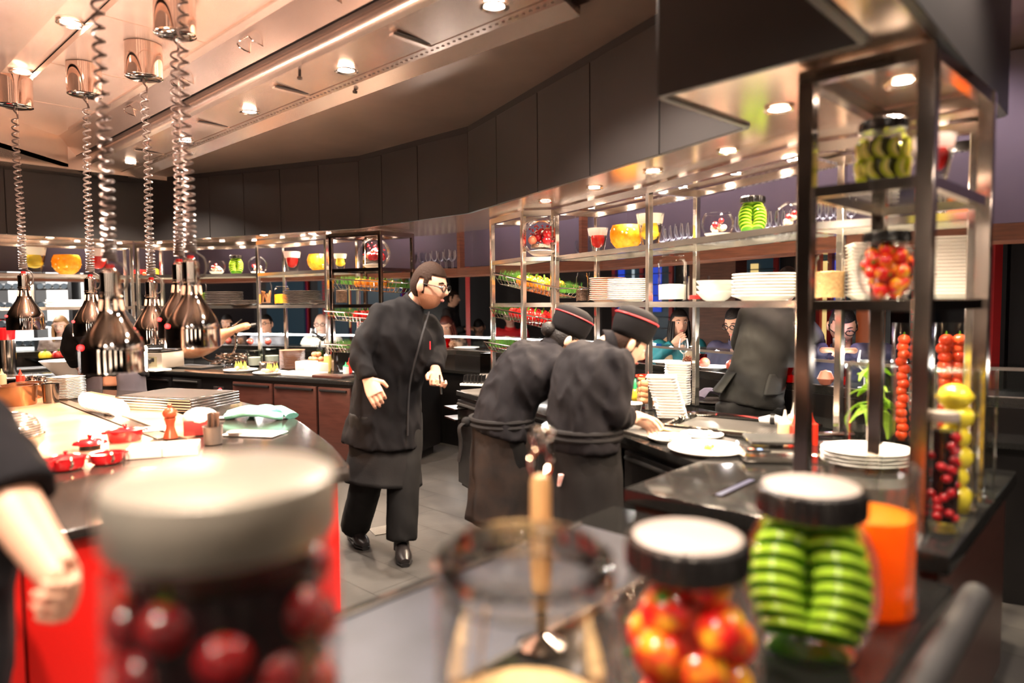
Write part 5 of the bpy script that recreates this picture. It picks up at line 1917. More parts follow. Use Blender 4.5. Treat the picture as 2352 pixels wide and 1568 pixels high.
# tangled wire stand (chrome flowers)
p = bk(540, 838)
o = T('wire_tangle', 'tangle of crumpled silver wire right of the ham stand', 'decoration', p)
mb = MB()
for k in range(26):
    pts = [(random.uniform(-.22, .22), random.uniform(-.1, .1), random.uniform(.01, .14)) for _ in range(4)]
    mb.tube(cr(pts, 4), .006, 5)
kid(mb, 'silver_wire', CHROME, o)
# served plates
for k, (x, y, lab) in enumerate(((553, 858, 'white plate of salad left of the steel bowl'), (621, 864, 'white plate of salad right of its twin'))):
    p = bk(x, y - 5)
    PW.place((p.x, p.y, CZ), 0, lab + ' on the back counter', 'served plates on the back counter', (1.25, 1.25, 1))
    o = T('salad', 'small pile of salad and meat on the %s salad plate of the back counter' % ('left', 'right')[k], 'food', (p.x, p.y, CZ + .012))
    mb = MB()
    for j_ in range(9):
        mb.ell((random.uniform(-.07, .07), random.uniform(-.05, .05), .025), (.035, .02, .022), ROT(20 * j_, 0, j_ * 40), 8, 6)
    kid(mb, 'meat_pieces', mat('pink_food', (.60, .28, .20), .5, var=.3), o)
    mb = MB()
    for j_ in range(6):
        mb.lathe([(.018, 0), (.012, .03), (0, .07)], 5, (random.uniform(-.06, .06), random.uniform(-.04, .04), .03))
    kid(mb, 'leaf_tips', glow('pale_salad', (.60, .62, .15)), o)
for x, y, r, h, m, lab in ((617, 850, .10, .07, STEEL, 'steel mixing bowl behind the right salad plate'), (585, 845, .085, .18, glass('smoky_block', (.75, .78, .76), .9), 'tall clear plastic tub by the rack post'), (625, 842, .095, .19, glass('smoky_block', (.75, .78, .76), .9), 'second clear plastic tub by the rack post')):
    p = bk(x, y - 3)
    o = T('tub', lab, 'tub', p)
    kid(MB().lathe([(0, 0), (r * .85, 0), (r, h), (r * 1.04, h), (r * 1.04, h + .008), (r * .95, h + .004), (r * .8, .01), (0, .01)], 28), 'tub_wall', m, o)
    kid(MB().lathe([(0, .02), (r * .78, .02), (r * .8, h * .6), (0, h * .62)], 20), 'pale_filling', SAND, o)
p = bk(672, 846)
stack(PBR, 'plate', 'the copper brown pile on the back counter', 14, (p.x, p.y, CZ), .0145, 'copper brown plates', 0, (1.0, 1.0, .62))
p = bk(727, 846)
o = T('egg_bowl', 'clear bowl heaped with brown eggs beside the brown plates', 'bowl', p)
kid(MB().lathe([(0, 0), (.09, 0), (.11, .03), (.12, .10), (.116, .10), (.1, .03), (0, .01)], 28), 'glass_wall', GL, o)
kid(MB().tube(cr([(.10, .03, .05), (.06, .09, .08), (-.06, .09, .08), (-.1, .03, .05)], 3), .006, 6), 'rim_wire', STEEL, o)
for k in range(16):
    ring_, kk = (0, k) if k < 8 else ((1, k - 8) if k < 13 else (2, k - 13))
    rr, n_ = ((.078, 8), (.052, 5), (.024, 3))[ring_]
    a = 2 * math.pi * kk / n_ + ring_
    u = EG.place(p + V((rr * math.cos(a), rr * math.sin(a), .055 + .05 * ring_)), 0, '%s egg of the %s layer in the clear egg bowl' % (lab12(kk), ('bottom', 'middle', 'top')[ring_]), 'eggs in the bowl', 1.15)
    u.rotation_euler = (a, 1.2, a)
# thorn tree decoration, oil bottle, mill, squeeze bottles, tubs
p = bk(742, 832)
o = T('thorn_ornament', 'black twisted metal ornament on thin stands behind the eggs', 'ornament', p)
mb = MB()
for k in range(20):
    a = random.uniform(0, 6.3)
    mb.tube(cr([(0, 0, .26), (.05 * math.cos(a), .05 * math.sin(a), .30), (.15 * math.cos(a + .5), .06 * math.sin(a), random.uniform(.30, .40))], 3), [.009 - .001 * i for i in range(7)], 5)
kid(mb, 'thorns', BLK, o)
for s in (-.05, .05):
    kid(MB().tube([(s, 0, 0), (s * .4, 0, .27)], .005, 6), 'stand_rod', STEEL, o)
squeeze('dark green oil bottle behind the eggs', 735, 834, CZ, .26, .035, mat('oil_green', (.04, .07, .01), .1), BLK, 'oil_bottle')
squeeze('white squeeze bottle half full of yellow sauce', 754, 852, CZ, .26, .042, glow('pale_yellow_plastic', (.85, .72, .25)), WPL)
squeeze('red sauce bottle behind the yellow squeeze bottle', 762, 846, CZ, .22, .032, RPL, RPL, 'sauce_bottle')
squeeze('small white bottle with green cap at the right counter end', 795, 858, CZ, .12, .03, WPL, mat('green_cap', (.02, .35, .12), .4), 'spice_bottle')
squeeze('red topped spice bottle next to the chef', 803, 855, CZ, .15, .028, RPL, RPL, 'spice_bottle')
p = bk(770, 852)
o = T('black_pepper_mill', 'tall black turned pepper mill on the back counter', 'pepper mill', p)
kid(MB().lathe(cr([(0, 0), (.045, 0), (.045, .02), (.03, .06), (.035, .10), (.028, .16), (.03, .18)], 4), 24), 'body', mat('black_lacquer', (.02, .012, .01), .15), o)
kid(MB().lathe(cr([(.022, .18), (.036, .21), (.036, .24), (.018, .27), (.012, .29), (0, .30)], 4), 24), 'turning_head', MATS['black_lacquer'], o)
for x, y, lab in ((705, 850, 'white plastic box left under the eggs'), (727, 856, 'white plastic box right under the eggs')):
    p = bk(x, y)
    o = tag(MB().box((0, 0, .05), (.19, .15, .10)).build('plastic_box', WPL, None, bevel=.012, loc=p), lab, 'box')
    o.rotation_euler.z = R_(-24)
# left end: dark dish of peppers, steel trays, red pot
p = bk(118, 838)
o = tag(MB().lathe([(0, .05), (.2, .06), (.26, .10), (.25, .08), (.1, .0), (0, 0)], 30).build('dark_dish', mat('dark_dish', (.02, .02, .02), .25), None, loc=p), 'dark flat dish of peppers on the left back counter', 'dish')
for dx, m, lab in ((-.07, YEL, 'yellow bell pepper on the dark dish'), (.09, REDP, 'red bell pepper on the dark dish')):
    o = T('bell_pepper', lab, 'bell pepper', (p.x + dx, p.y, p.z + .06))
    mb = MB()
    for k in range(4):
        a = k * math.pi / 2
        mb.ell((.028 * math.cos(a), .028 * math.sin(a), .05), (.045, .045, .055), None, 12, 8)
    kid(mb, 'pepper_flesh', m, o)
    kid(MB().tube([(0, 0, .09), (.01, 0, .13)], [.012, .009], 8), 'stem', GREEN, o)
for x, y, w, h, m, lab in ((20, 870, .5, .03, STEEL, 'flat steel pan at the left end of the back counter'), (60, 850, .35, .025, BLK, 'black tray left of the white bowl')):
    p = bk(x, y)
    o = tag(MB().box((0, 0, h / 2), (w, .35, h)).build('steel_pan', m, None, bevel=.008, loc=(p.x, p.y, CZ)), lab, 'tray')
    o.rotation_euler.z = R_(40)
p = P(8, 780, Y=7.0)
o = T('red_casserole', 'red casserole with arched steel handle on the left rack edge', 'pot', p)
kid(MB().lathe([(0, 0), (.10, 0), (.115, .12), (.105, .12), (0, .02)], 28), 'pot_body', MATS['red_enamel'], o)
kid(MB().tube(cr([(.1, 0, .12), (.06, 0, .2), (-.06, 0, .2), (-.1, 0, .12)], 4), .008, 8), 'arched_handle', CHROME, o)
kid(MB().cyl((0, 0, -.36 + .0), .1, .36, 20), 'stand', STEELD, o)

# ================================================================ wire baskets
def basket(label, c, L, Wd, H, rz, tilt, fills, desc):
    o = T('wire_basket', label, 'basket', c, rz)
    o.rotation_euler = (0, tilt, rz)
    mb = MB()
    def loop(l, w, z, r):
        mb.tube([(-l, -w, z), (l, -w, z), (l, w, z), (-l, w, z)], r, 6, closed=True)
    loop(L / 2, Wd / 2, H, .008)
    kid(mb, 'top_rim', CHROME, o)
    mb = MB()
    loop(L / 2 * .86, Wd / 2 * .78, 0, .003)
    n = 16
    for k in range(n + 1):
        x = -1 + 2 * k / n
        for s in (-1, 1):
            mb.tube([(x * L / 2, s * Wd / 2, H), (x * L / 2 * .86, s * Wd / 2 * .78, 0)], .0032, 5)
        mb.tube([(x * L / 2 * .86, -Wd / 2 * .78, 0), (x * L / 2 * .86, Wd / 2 * .78, 0)], .0032, 5)
    for k in range(7):
        y = -1 + 2 * k / 6
        mb.tube([(-L / 2 * .86, y * Wd / 2 * .78, 0), (L / 2 * .86, y * Wd / 2 * .78, 0)], .0032, 5)
    loop(L / 2 * .93, Wd / 2 * .9, H * .5, .0022)
    kid(mb, 'wire_mesh', CHROME, o)
    R3 = M4.Translation(V(c)) @ M4.Rotation(rz, 4, 'Z') @ M4.Rotation(tilt, 4, 'Y')
    for kind, x0, x1 in fills:
        if kind == 'grass':
            mb = MB()
            for k in range(260):
                x, y = random.uniform(x0, x1) * L / 2, random.uniform(-.8, .8) * Wd / 2
                h = random.uniform(.02, .055) + H
                lx, ly = random.uniform(-.02, .02), random.uniform(-.02, .02)
                mb.add([(x, y, H * .5), (x + .004, y + .002, H * .5), (x + lx, y + ly, h)], [(0, 1, 2)])
            g = mb.build('wheat_grass', GRASS, None, smooth=0)
            g.matrix_world = R3
            g['kind'] = 'stuff'
            tag(g, 'green wheat grass at the %s end of the %s' % ('left' if x1 < 0 else 'right', desc), 'grass')
        else:
            pr = BP[kind]
            nx = max(2, int((x1 - x0) * L / 2 / .078))
            for i in range(nx):
                for j_ in range(2 if Wd < .3 else 3):
                    x = (x0 + (x1 - x0) * (i + .5) / nx) * L / 2
                    y = (-.5 + j_ * (1.0 if Wd < .3 else .5)) * Wd / 2 * 1.1
                    q = R3 @ V((x, y, H * .45))
                    pr.place(q, random.uniform(0, 6), '%s %s of the %s row in the %s' % (lab12(i), kind, ('front', 'rear')[j_] if Wd < .3 else ('front', 'middle', 'rear')[j_], desc), kind + 's in the ' + desc, 1)
    return o


BP = {}
for nm, m in (('orange pepper', ORG), ('red pepper', REDP)):
    t_ = T(nm.replace(' ', '_'), nm, nm)
    mb = MB()
    for k in range(4):
        a = k * math.pi / 2 + .4
        mb.ell((.018 * math.cos(a), .018 * math.sin(a), .03), (.030, .030, .042), None, 12, 8)
    kid(mb, 'pepper_flesh', m, t_)
    kid(MB().tube([(0, 0, .06), (.006, 0, .095)], [.010, .006], 7), 'stem', GREEN, t_)
    BP[nm] = Proto(t_)
ga = (BRb[1] - BRf[0])
rzR = math.atan2(BRf[1].y - BRf[0].y, BRf[1].x - BRf[0].x) + .32
def mid4(f, b):
    q = (f[0] + f[1] + b[0] + b[1]) / 4
    return q
q = mid4(BRf, BRb)
c0 = P(1237, 668, Y=q.y)
basket('upper wire basket of orange peppers and grass on the right basket rack', (c0.x, c0.y, c0.z), .74, .36, .085, rzR, R_(11), [('grass', -.95, -.45), ('orange pepper', -.42, .50), ('grass', .55, .95)], 'upper right basket')
c0 = P(1220, 740, Y=q.y)
basket('middle wire basket of red peppers on the right basket rack', (c0.x, c0.y, c0.z), .66, .34, .08, rzR, R_(8), [('grass', -.95, -.5), ('red pepper', -.46, .75)], 'middle right basket')
c0 = P(1200, 812, Y=q.y)
basket('lowest wire basket mostly hidden behind the first cook', (c0.x, c0.y, c0.z), .6, .32, .07, rzR, R_(5), [('grass', -.95, -.5)], 'lowest right basket')
q = mid4(BLf, BLb)
rzL = math.atan2(BLf[1].y - BLf[0].y, BLf[1].x - BLf[0].x) + .12
c0 = P(860, 668, Y=q.y)
basket('upper wire basket of oranges and grass behind the chef', (c0.x, c0.y, c0.z), .82, .40, .10, rzL, R_(4), [('grass', -.95, -.42), ('orange pepper', -.4, .45), ('grass', .5, .95)], 'upper left basket')
c0 = P(838, 738, Y=q.y)
basket('middle wire basket of red peppers behind the chef', (c0.x, c0.y, c0.z), .72, .38, .09, rzL, R_(4), [('grass', -.95, -.3), ('red pepper', -.2, .6)], 'middle left basket')
c0 = P(830, 808, Y=q.y)
basket('lowest wire basket behind the chef', (c0.x, c0.y, c0.z), .66, .36, .08, rzL, R_(2), [('grass', -.95, -.2)], 'lowest left basket')

# ================================================================ on the guest bar
BZ = 1.021
b1 = offs(Q, 1.60)


def bar_at(i, x):
    return col_on(b1[i], b1[i + 1], x, BZ)


RG = T('red_glass', 'red glass', 'glass')
kid(MB().lathe([(0, .004), (.034, .004), (.04, .11), (.037, .11), (.031, .012), (0, .012)], 20), 'tinted_wall', glass('red_tint_glass', (.8, .05, .05), .9), RG)
kid(MB().lathe([(0, .014), (.030, .014), (.033, .06), (0, .06)], 16), 'red_drink', mat('red_drink', (.45, .01, .015), .15), RG)
RG = Proto(RG)
PC = T('pine_cone', 'pine cone', 'pine cone')
mb = MB()
for k in range(40):
    a, f = k * 2.4, k / 40
    r = .038 * math.sin(math.pi * (.15 + .8 * f))
    mb.ell((r * math.cos(a), r * math.sin(a), .01 + .075 * f), (.013, .010, .005), ROT(0, -25, math.degrees(a)), 6, 4)
kid(mb, 'scales', mat('pine_brown', (.22, .10, .05), .6), PC)
kid(MB().lathe([(0, .0), (.02, .02), (.02, .06), (0, .085)], 10), 'core', MATS['pine_brown'], PC)
PC = Proto(PC)
RB = Proto(tag(MB().ell((0, 0, .038), .038, None, 16, 10).build('red_ball', fruit_mat('dull_red_ball', (.50, .10, .06), (.35, .04, .03))), 'ball', 'ball'))
HB = Proto(tag(MB().lathe([(0, 0), (.03, .01), (.05, .045), (.03, .09), (0, .10)], 20).build('wicker_ball', facing_bars('wicker_ball', (.50, .20, .13), (.32, .10, .07), 40, 'Z', .5, .5)), 'ball', 'wicker ball'))
for k, (kind, i, x, w) in enumerate(((RB, 2, 498, 'right of the ham stand'), (PC, 2, 552, 'left of the middle rack post'), (RB, 2, 525, 'left of the pine cone'), (RB, 2, 616, 'right of the middle rack post'), (RB, 2, 575, 'between pine cone and post'), (PC, 3, 1040, 'right of the chef'), (RG, 3, 1027, 'right of the chef'), (RB, 4, 1456, 'between the second cook and the post'), (RG, 4, 1478, 'left of the middle post of the long rack'), (PC, 4, 1580, 'left of the rear rack post'), (RG, 4, 1612, 'right of the rear rack post'), (RB, 4, 1618, 'before the man in glasses'), (RB, 4, 1680, 'touching the waiter\'s jacket'), (RG, 5, 1815, 'between waiter and near frame'), (HB, 5, 1896, 'seen through the near frame'), (RG, 5, 1932, 'left of the leaf cylinder'))):
    p = bar_at(i, x)
    nm = {id(RB): 'small red ball', id(PC): 'brown pine cone', id(RG): 'red drinking glass', id(HB): 'round woven red brown ball'}[id(kind)]
    kind.place((p.x, p.y, BZ), 0, '%s on the guest bar, %s' % (nm, w), None, 1.15 if kind is RB else 1)
for i, x, lab in ((3, 1072, 'white plate on the guest bar behind the chef'), (4, 1535, 'white plate on the guest bar before the lady in teal'), (4, 1640, 'white plate on the guest bar before the man in glasses')):
    p = bar_at(i, x)
    PW.place((p.x, p.y, BZ), 0, lab, None, (1.1, 1.1, 1))
for i, x, lab in ((2, 720, 'wine glass on the guest bar left of the old man'), (4, 1570, 'wine glass on the guest bar by the lady in teal'), (5, 1985, 'wine glass on the guest bar right of the man with phone')):
    p = bar_at(i, x)
    WG.place((p.x, p.y, BZ), 0, lab, None, 1.05)
# ================================================================ lit wine wall far left
wl = offs(Q, 3.2)
a, b = P(-12, 700, Y=9.7), P(162, 700, Y=9.9)
d = V((b.x - a.x, b.y - a.y, 0))
L = d.length
o = T('wine_cabinet', 'brightly lit wall cabinet of wine bottles behind the left corner rack', 'wine cabinet', (a.x, a.y, 0), math.atan2(d.y, d.x))
kid(MB().box((L / 2, .35, 1.25), (L + .1, .04, 2.4)), 'back_panel', mat('lit_back_panel', (.8, .8, .8), .5, emit=(1, .95, .9), es=.55), o)
for s in (0, .52, 1):
    kid(MB().box((L * s, .17, 1.25), (.05, .36, 2.4)), 'upright', BLK, o)
for z in [.45 + .27 * k for k in range(8)]:
    kid(MB().box((L / 2, .17, z), (L, .34, .015)), 'shelf', CHROME, o)
kid(MB().box((L / 2, .17, .2), (L, .34, .4)), 'base', CABB, o)
bt = T('wine_bottle', 'bottle', 'bottle')
kid(MB().lathe(cr([(0, 0), (.036, 0), (.038, .01), (.038, .18), (.014, .23), (.013, .28), (0, .285)], 3), 16, M=ROT(-90)), 'bottle_body', mat('bottle_dark', (.03, .035, .04), .12), bt)
kid(MB().lathe([(.0385, .05), (.039, .05), (.039, .14), (.0385, .14)], 16, M=ROT(-90)), 'label_band', WHITE_C, bt)
BT = Proto(bt)
for row in range(6):
    z = .45 + .27 * row + .05 + .27
    for k in range(9):
        q = V((a.x, a.y, 0)) + d * ((k + .7) / 9.4)
        BT.place((q.x, q.y, z), math.atan2(d.y, d.x), '%s lying wine bottle from left on %s lit shelf from below' % (lab12(k), lab12(row)), 'bottles in the lit wine cabinet', 1.1)
lamp('AREA', (a.x + d.x / 2 + .3, a.y + d.y / 2 - .8, 2.6), 60, (1, .95, .9), .8, (a.x + d.x / 2, a.y + d.y / 2, 1.2))
# ================================================================ people
def bake(mb, vox, smooth=4, wr=0., ws=9., seed=0., open_=False):
    "voxel remesh + smooth; optional cloth wrinkles; returns a mesh"
    me = mb.mesh('tmp', smooth=0)
    o = bpy.data.objects.new('tmp', me)
    COL.objects.link(o)
    m = o.modifiers.new('r', 'REMESH')
    m.mode = 'VOXEL'
    m.voxel_size = vox
    if smooth:
        k = o.modifiers.new('s', 'SMOOTH')
        k.factor = .5
        k.iterations = smooth
    dg = bpy.context.evaluated_depsgraph_get()
    r = bpy.data.meshes.new_from_object(o.evaluated_get(dg))
    bpy.data.objects.remove(o)
    bpy.data.meshes.remove(me)
    if wr:
        ns = [v.normal.copy() for v in r.vertices]
        for v, n in zip(r.vertices, ns):
            p = v.co
            q = V((p.x * ws + seed, p.y * ws, p.z * ws * .55 + p.x * 3))
            f = NZ.noise(q) + .5 * NZ.noise(q * 2.3)
            f = -abs(f) * 1.3 + .3
            v.co += n * (wr * f)
    return r


def mesh_into(mb, me):
    mb.add([v.co.copy() for v in me.vertices], [tuple(p.vertices) for p in me.polygons])


def mesh_obj(name, me, m, parent):
    for p in me.polygons:
        p.use_smooth = True
    o = bpy.data.objects.new(name, me)
    me.name = name
    me.materials.clear()
    me.materials.append(m)
    COL.objects.link(o)
    o.parent = parent
    return o


def head_pt(x, y, z):
    X, Y, Z = .075 * x, .095 * y, .118 * z
    if z < 0:
        X *= 1 - .24 * (-z) ** 1.3
        if y < 0:
            Y *= 1 - .42 * max(0, -z - .15)
    if y > 0:
        g = math.exp
        Y += .012 * g(-((z + .82) / .2) ** 2) * y
        Y += .026 * g(-(x / .17) ** 2) * g(-((z + .16) / .13) ** 2)
        Y += .010 * g(-(x / .13) ** 2) * g(-((z - .06) / .16) ** 2)
        Y -= .008 * g(-((abs(x) - .40) / .17) ** 2) * g(-((z - .08) / .11) ** 2)
        Y += .004 * g(-((z - .26) / .08) ** 2)
        Y += .006 * g(-(x / .26) ** 2) * g(-((z + .50) / .07) ** 2)
        Y -= .003 * g(-(x / .26) ** 2) * g(-((z + .64) / .06) ** 2)
    return V((X, Y, Z))


class Head:
    def __init__(s, c, f, u, k=1.):
        s.c, s.k = V(c), k
        s.f = V(f).normalized()
        u = V(u)
        s.u = (u - s.f * u.dot(s.f)).normalized()
        s.r = s.f.cross(s.u)

    def W(s, q, k=1.):
        return s.c + (s.r * q[0] + s.f * q[1] + s.u * q[2]) * (s.k * k)

    def shell(s, mb, keep=None, sc=1., nu=44, nv=30, nz=0.):
        idx, vs, fs, co = {}, [], [], {}
        def vid(i, j):
            i %= nu
            if j in (0, nv):
                i = 0
            if (i, j) not in idx:
                t, a = math.pi * j / nv, 2 * math.pi * i / nu
                d = V((math.sin(t) * math.sin(a), math.sin(t) * math.cos(a), -math.cos(t)))
                q = head_pt(*d) * (sc(d) if callable(sc) else sc)
                if nz:
                    q *= 1 + nz * NZ.noise(V((d.x * 9, d.y * 9, d.z * 3)))
                idx[(i, j)] = len(vs)
                co[len(vs)] = d
                vs.append(s.W(q))
            return idx[(i, j)]
        for j in range(nv):
            for i in range(nu):
                t, a = math.pi * (j + .5) / nv, 2 * math.pi * (i + .5) / nu
                d = V((math.sin(t) * math.sin(a), math.sin(t) * math.cos(a), -math.cos(t)))
                if keep and not keep(d):
                    continue
                q = [vid(i, j), vid(i + 1, j), vid(i + 1, j + 1), vid(i, j + 1)]
                q = [x for k, x in enumerate(q) if x not in q[:k]]
                fs.append(q)
        mb.add(vs, fs)

    def build(s, mb):
        s.shell(mb)
        R3 = M4((s.r, s.f, s.u)).transposed()
        for sx in (-1, 1):
            mb.ell(s.W((.077 * sx, -.008, -.006)), (.010 * s.k, .020 * s.k, .032 * s.k), R3 @ ROT(0, 0, 18 * sx), 10, 8)


def hand(mb, w, d, across, curl=25, k=1., thumb=1, spread_=.0):
    "palm, four unequal fingers bent at the knuckles and a thumb leaving the side of the palm"
    d = V(d).normalized()
    a = V(across)
    a = (a - d * a.dot(d)).normalized()
    n = d.cross(a)
    if curl < 0:
        n, curl = -n, -curl
    w = V(w)
    mb.tube([w - d * .02 * k, w + d * .01 * k, w + d * .05 * k, w + d * .088 * k], [(.026 * k, .02 * k), (.030 * k, .019 * k), (.040 * k, .017 * k), (.040 * k, .013 * k)], 12, side=a)
    for i, (o_, L) in enumerate(((-.031, .060), (-.0105, .074), (.0105, .078), (.031, .070))):
        p = w + d * .082 * k + a * o_ * k
        ang = R_(curl * (.7 + .1 * (3 - i)))
        dd = (d + a * o_ * spread_).normalized()
        pts = [p - d * .02 * k, p]
        t = ang
        for seg in (.45, .32, .26):
            v = dd * math.cos(t) + n * math.sin(t)
            p = p + v * L * seg * k
            pts.append(p)
            t += ang * 1.15
        mb.tube(pts, [.010 * k, .0095 * k, .009 * k, .0082 * k, .0065 * k], 8)
    p = w + d * .022 * k + a * .030 * k * thumb
    v1 = (d * .55 + a * thumb * .75 + n * .35).normalized()
    v2 = (d * .85 + a * thumb * .25 + n * .55).normalized()
    mb.tube([p - v1 * .02 * k, p, p + v1 * .034 * k, p + v1 * .034 * k + v2 * .034 * k], [.013 * k, .0135 * k, .0115 * k, .008 * k], 8)


SKINS = {}


def skin(c):
    return mat('skin_%d_%d_%d' % tuple(int(x * 100) for x in c), c, .45, 0, .4, var=.12, vscale=6)


EYEW = mat('eye_white', (.8, .78, .75), .2)
EYED = mat('eye_dark', (.02, .012, .01), .15)
LIP = mat('lips', (.45, .13, .11), .4)
FRAME = mat('glasses_frame', (.012, .01, .01), .25)


def face(h, o, base, hair_m, glasses=False, brow=True, mouth_open=0.):
    def mk(mb, n, m, p=o):
        q = mb.build(n, m, p)
        return q
    R3 = M4((h.r, h.f, h.u)).transposed()
    k = h.k
    for sx in (-1, 1):
        e = mk(MB().ell(h.W((.0295 * sx, .0795, .010)) - base, (.0125 * k, .008 * k, .0065 * k), R3, 10, 6), 'eye', EYEW)
        mk(MB().ell(h.W((.0295 * sx, .0855, .0095)) - base, (.0055 * k, .003 * k, .0055 * k), R3, 8, 5), 'iris', EYED, e)
        if brow:
            mk(MB().tube([h.W((sx * x, y, z)) - base for x, y, z in ((.012, .090, .028), (.03, .089, .034), (.048, .076, .029))], [.0032 * k, .004 * k, .002 * k], 6), 'eyebrow', hair_m)
    mk(MB().ell(h.W((0, .0925, -.057)) - base, (.022 * k, .006 * k, (.0055 + mouth_open) * k), R3, 12, 6), 'lips', LIP)
    if glasses:
        mb = MB()
        for sx in (-1, 1):
            mb.tube([h.W((sx * .031 + .024 * math.cos(t), .103, .006 + .017 * math.sin(t))) - base for t in [R_(x * 30) for x in range(12)]], .0034 * k, 6, closed=True)
            mb.tube([h.W((sx * .054, .102, .010)) - base, h.W((sx * .074, .07, .012)) - base, h.W((sx * .080, -.01, .010)) - base], .0030 * k, 6)
        mb.tube([h.W((-.008, .104, .009)) - base, h.W((.008, .104, .009)) - base], .002 * k, 6)
        mk(mb, 'glasses', FRAME)


def hair(h, o, base, m, style):
    def hl(front, side, back):
        def keep(d):
            y = d.y
            lim = front if y > .45 else (side + (front - side) * (y + .1) / .55 if y > -.1 else back)
            return d.z > lim
        return keep
    mb = MB()
    if style in ('short', 'crew'):
        def keep(d):
            lim = -.5 if d.y < -.08 else (-.32 if d.y < .12 else min(.52, -.32 + (d.y - .12) * 3.2))
            if abs(d.x) > .6 and d.y > -.25 and d.y < .05 and d.z < .28:
                return False
            return d.z > lim
        h.shell(mb, keep, lambda d: 1.045 + .06 * max(0, d.z) ** 2 + .02 * max(0, d.z) * max(0, d.y), nz=.02)
    elif style == 'none':
        h.shell(mb, hl(.50, .10, -.45), lambda d: 1.055 + .05 * max(0, d.z), nz=.02)
    elif style == 'crew':
        h.shell(mb, hl(.58, .16, -.35), lambda d: 1.04 + .075 * max(0, d.z) ** 2 + .03 * max(0, d.z) * max(0, d.y), nz=.02)
    elif style == 'bald':
        h.shell(mb, lambda d: d.y < .05 and -.4 < d.z < .45, 1.03, nz=.02)
    elif style == 'bun':
        h.shell(mb, hl(.45, -.1, -.75), 1.06, nz=.015)
        mb.ell(h.W((0, -.108, .0)), .042 * h.k, None, 16, 10)
    elif style in ('long', 'bob'):
        h.shell(mb, hl(.48, -.2, -.8), lambda d: 1.08, nz=.02)
        L = .30 if style == 'long' else .13
        for a in range(-130, 131, 20):
            t = R_(a)
            p = [(.078 * math.sin(t), -.085 * math.cos(t) * .95, .02), (.088 * math.sin(t), -.098 * math.cos(t), -.07), (.090 * math.sin(t), -.095 * math.cos(t), -.07 - L * .5), (.08 * math.sin(t), -.085 * math.cos(t), -.08 - L)]
            mb.tube([h.W(q) for q in cr(p, 3)], [(.018 * h.k, .012 * h.k)] * 9 + [.006], 8)
    mb.v = [tuple(V(v) - base) for v in mb.v]
    q = mb.build('hair', m, o)
    s = q.modifiers.new('thick', 'SOLIDIFY')
    s.thickness = .006
    return q


def human(label, J, sk, k=1., kt=1., vox=.013, hands=(), head=None, hk=1., legs=True):
    "the body: one mesh, the top-level person; J holds the joints in the room"
    base = V((J['pelvis'].x, J['pelvis'].y, 0))
    side = (J['shR'] - J['shL']).normalized()
    b = MB()
    sh = (J['shR'] + J['shL']) / 2
    nb = J['neck']
    tor = [J['pelvis'] - V((0, 0, .07)), J['pelvis'], J['waist'], J['chest'], sh, nb, nb.lerp(head.c, .35), nb.lerp(head.c, .75)]
    wd = [(.13, .09), (.165, .115), (.142, .105), (.165, .115), (.14, .075), (.062, .058), (.053, .055), (.05, .052)]
    tp, tr = cr([tuple(p) for p in tor], 4), cr([(a * (kt if i < 5 else k), c * (kt if i < 5 else k)) for i, (a, c) in enumerate(wd)], 4)
    b.tube(tp, tr, 20, side=side)
    for s in 'LR':
        if 'el' + s in J:
            b.tube(cr([tuple(J['sh' + s]), tuple(J['el' + s]), tuple(J['wr' + s])], 5), [x[0] for x in cr([(.052 * k,), (.040 * k,), (.027 * k,)], 5)], 12)
            b.ell(J['sh' + s], .058 * k)
        if legs:
            b.tube(cr([tuple(J['hip' + s]), tuple(J['kn' + s]), tuple(J['an' + s])], 5), [x[0] for x in cr([(.088 * k,), (.060 * k,), (.042 * k,)], 5)], 12)
    b.v = [tuple(V(v) - base) for v in b.v]
    me = bake(b, vox)
    out = MB()
    mesh_into(out, me)
    bpy.data.meshes.remove(me)
    t = MB()
    head.build(t)
    out.add([V(v) - base for v in t.v], t.f)
    for args in hands:
        t = MB()
        hand(t, *args)
        t.v = [tuple(V(v) - base) for v in t.v]
        me = bake(t, .0042, 2)
        mesh_into(out, me)
        bpy.data.meshes.remove(me)
    o = out.build('person', sk, None, smooth=60)
    o.location = base
    tag(o, label, 'person')
    o['b'] = list(base)
    return o, base, side, tp, tr


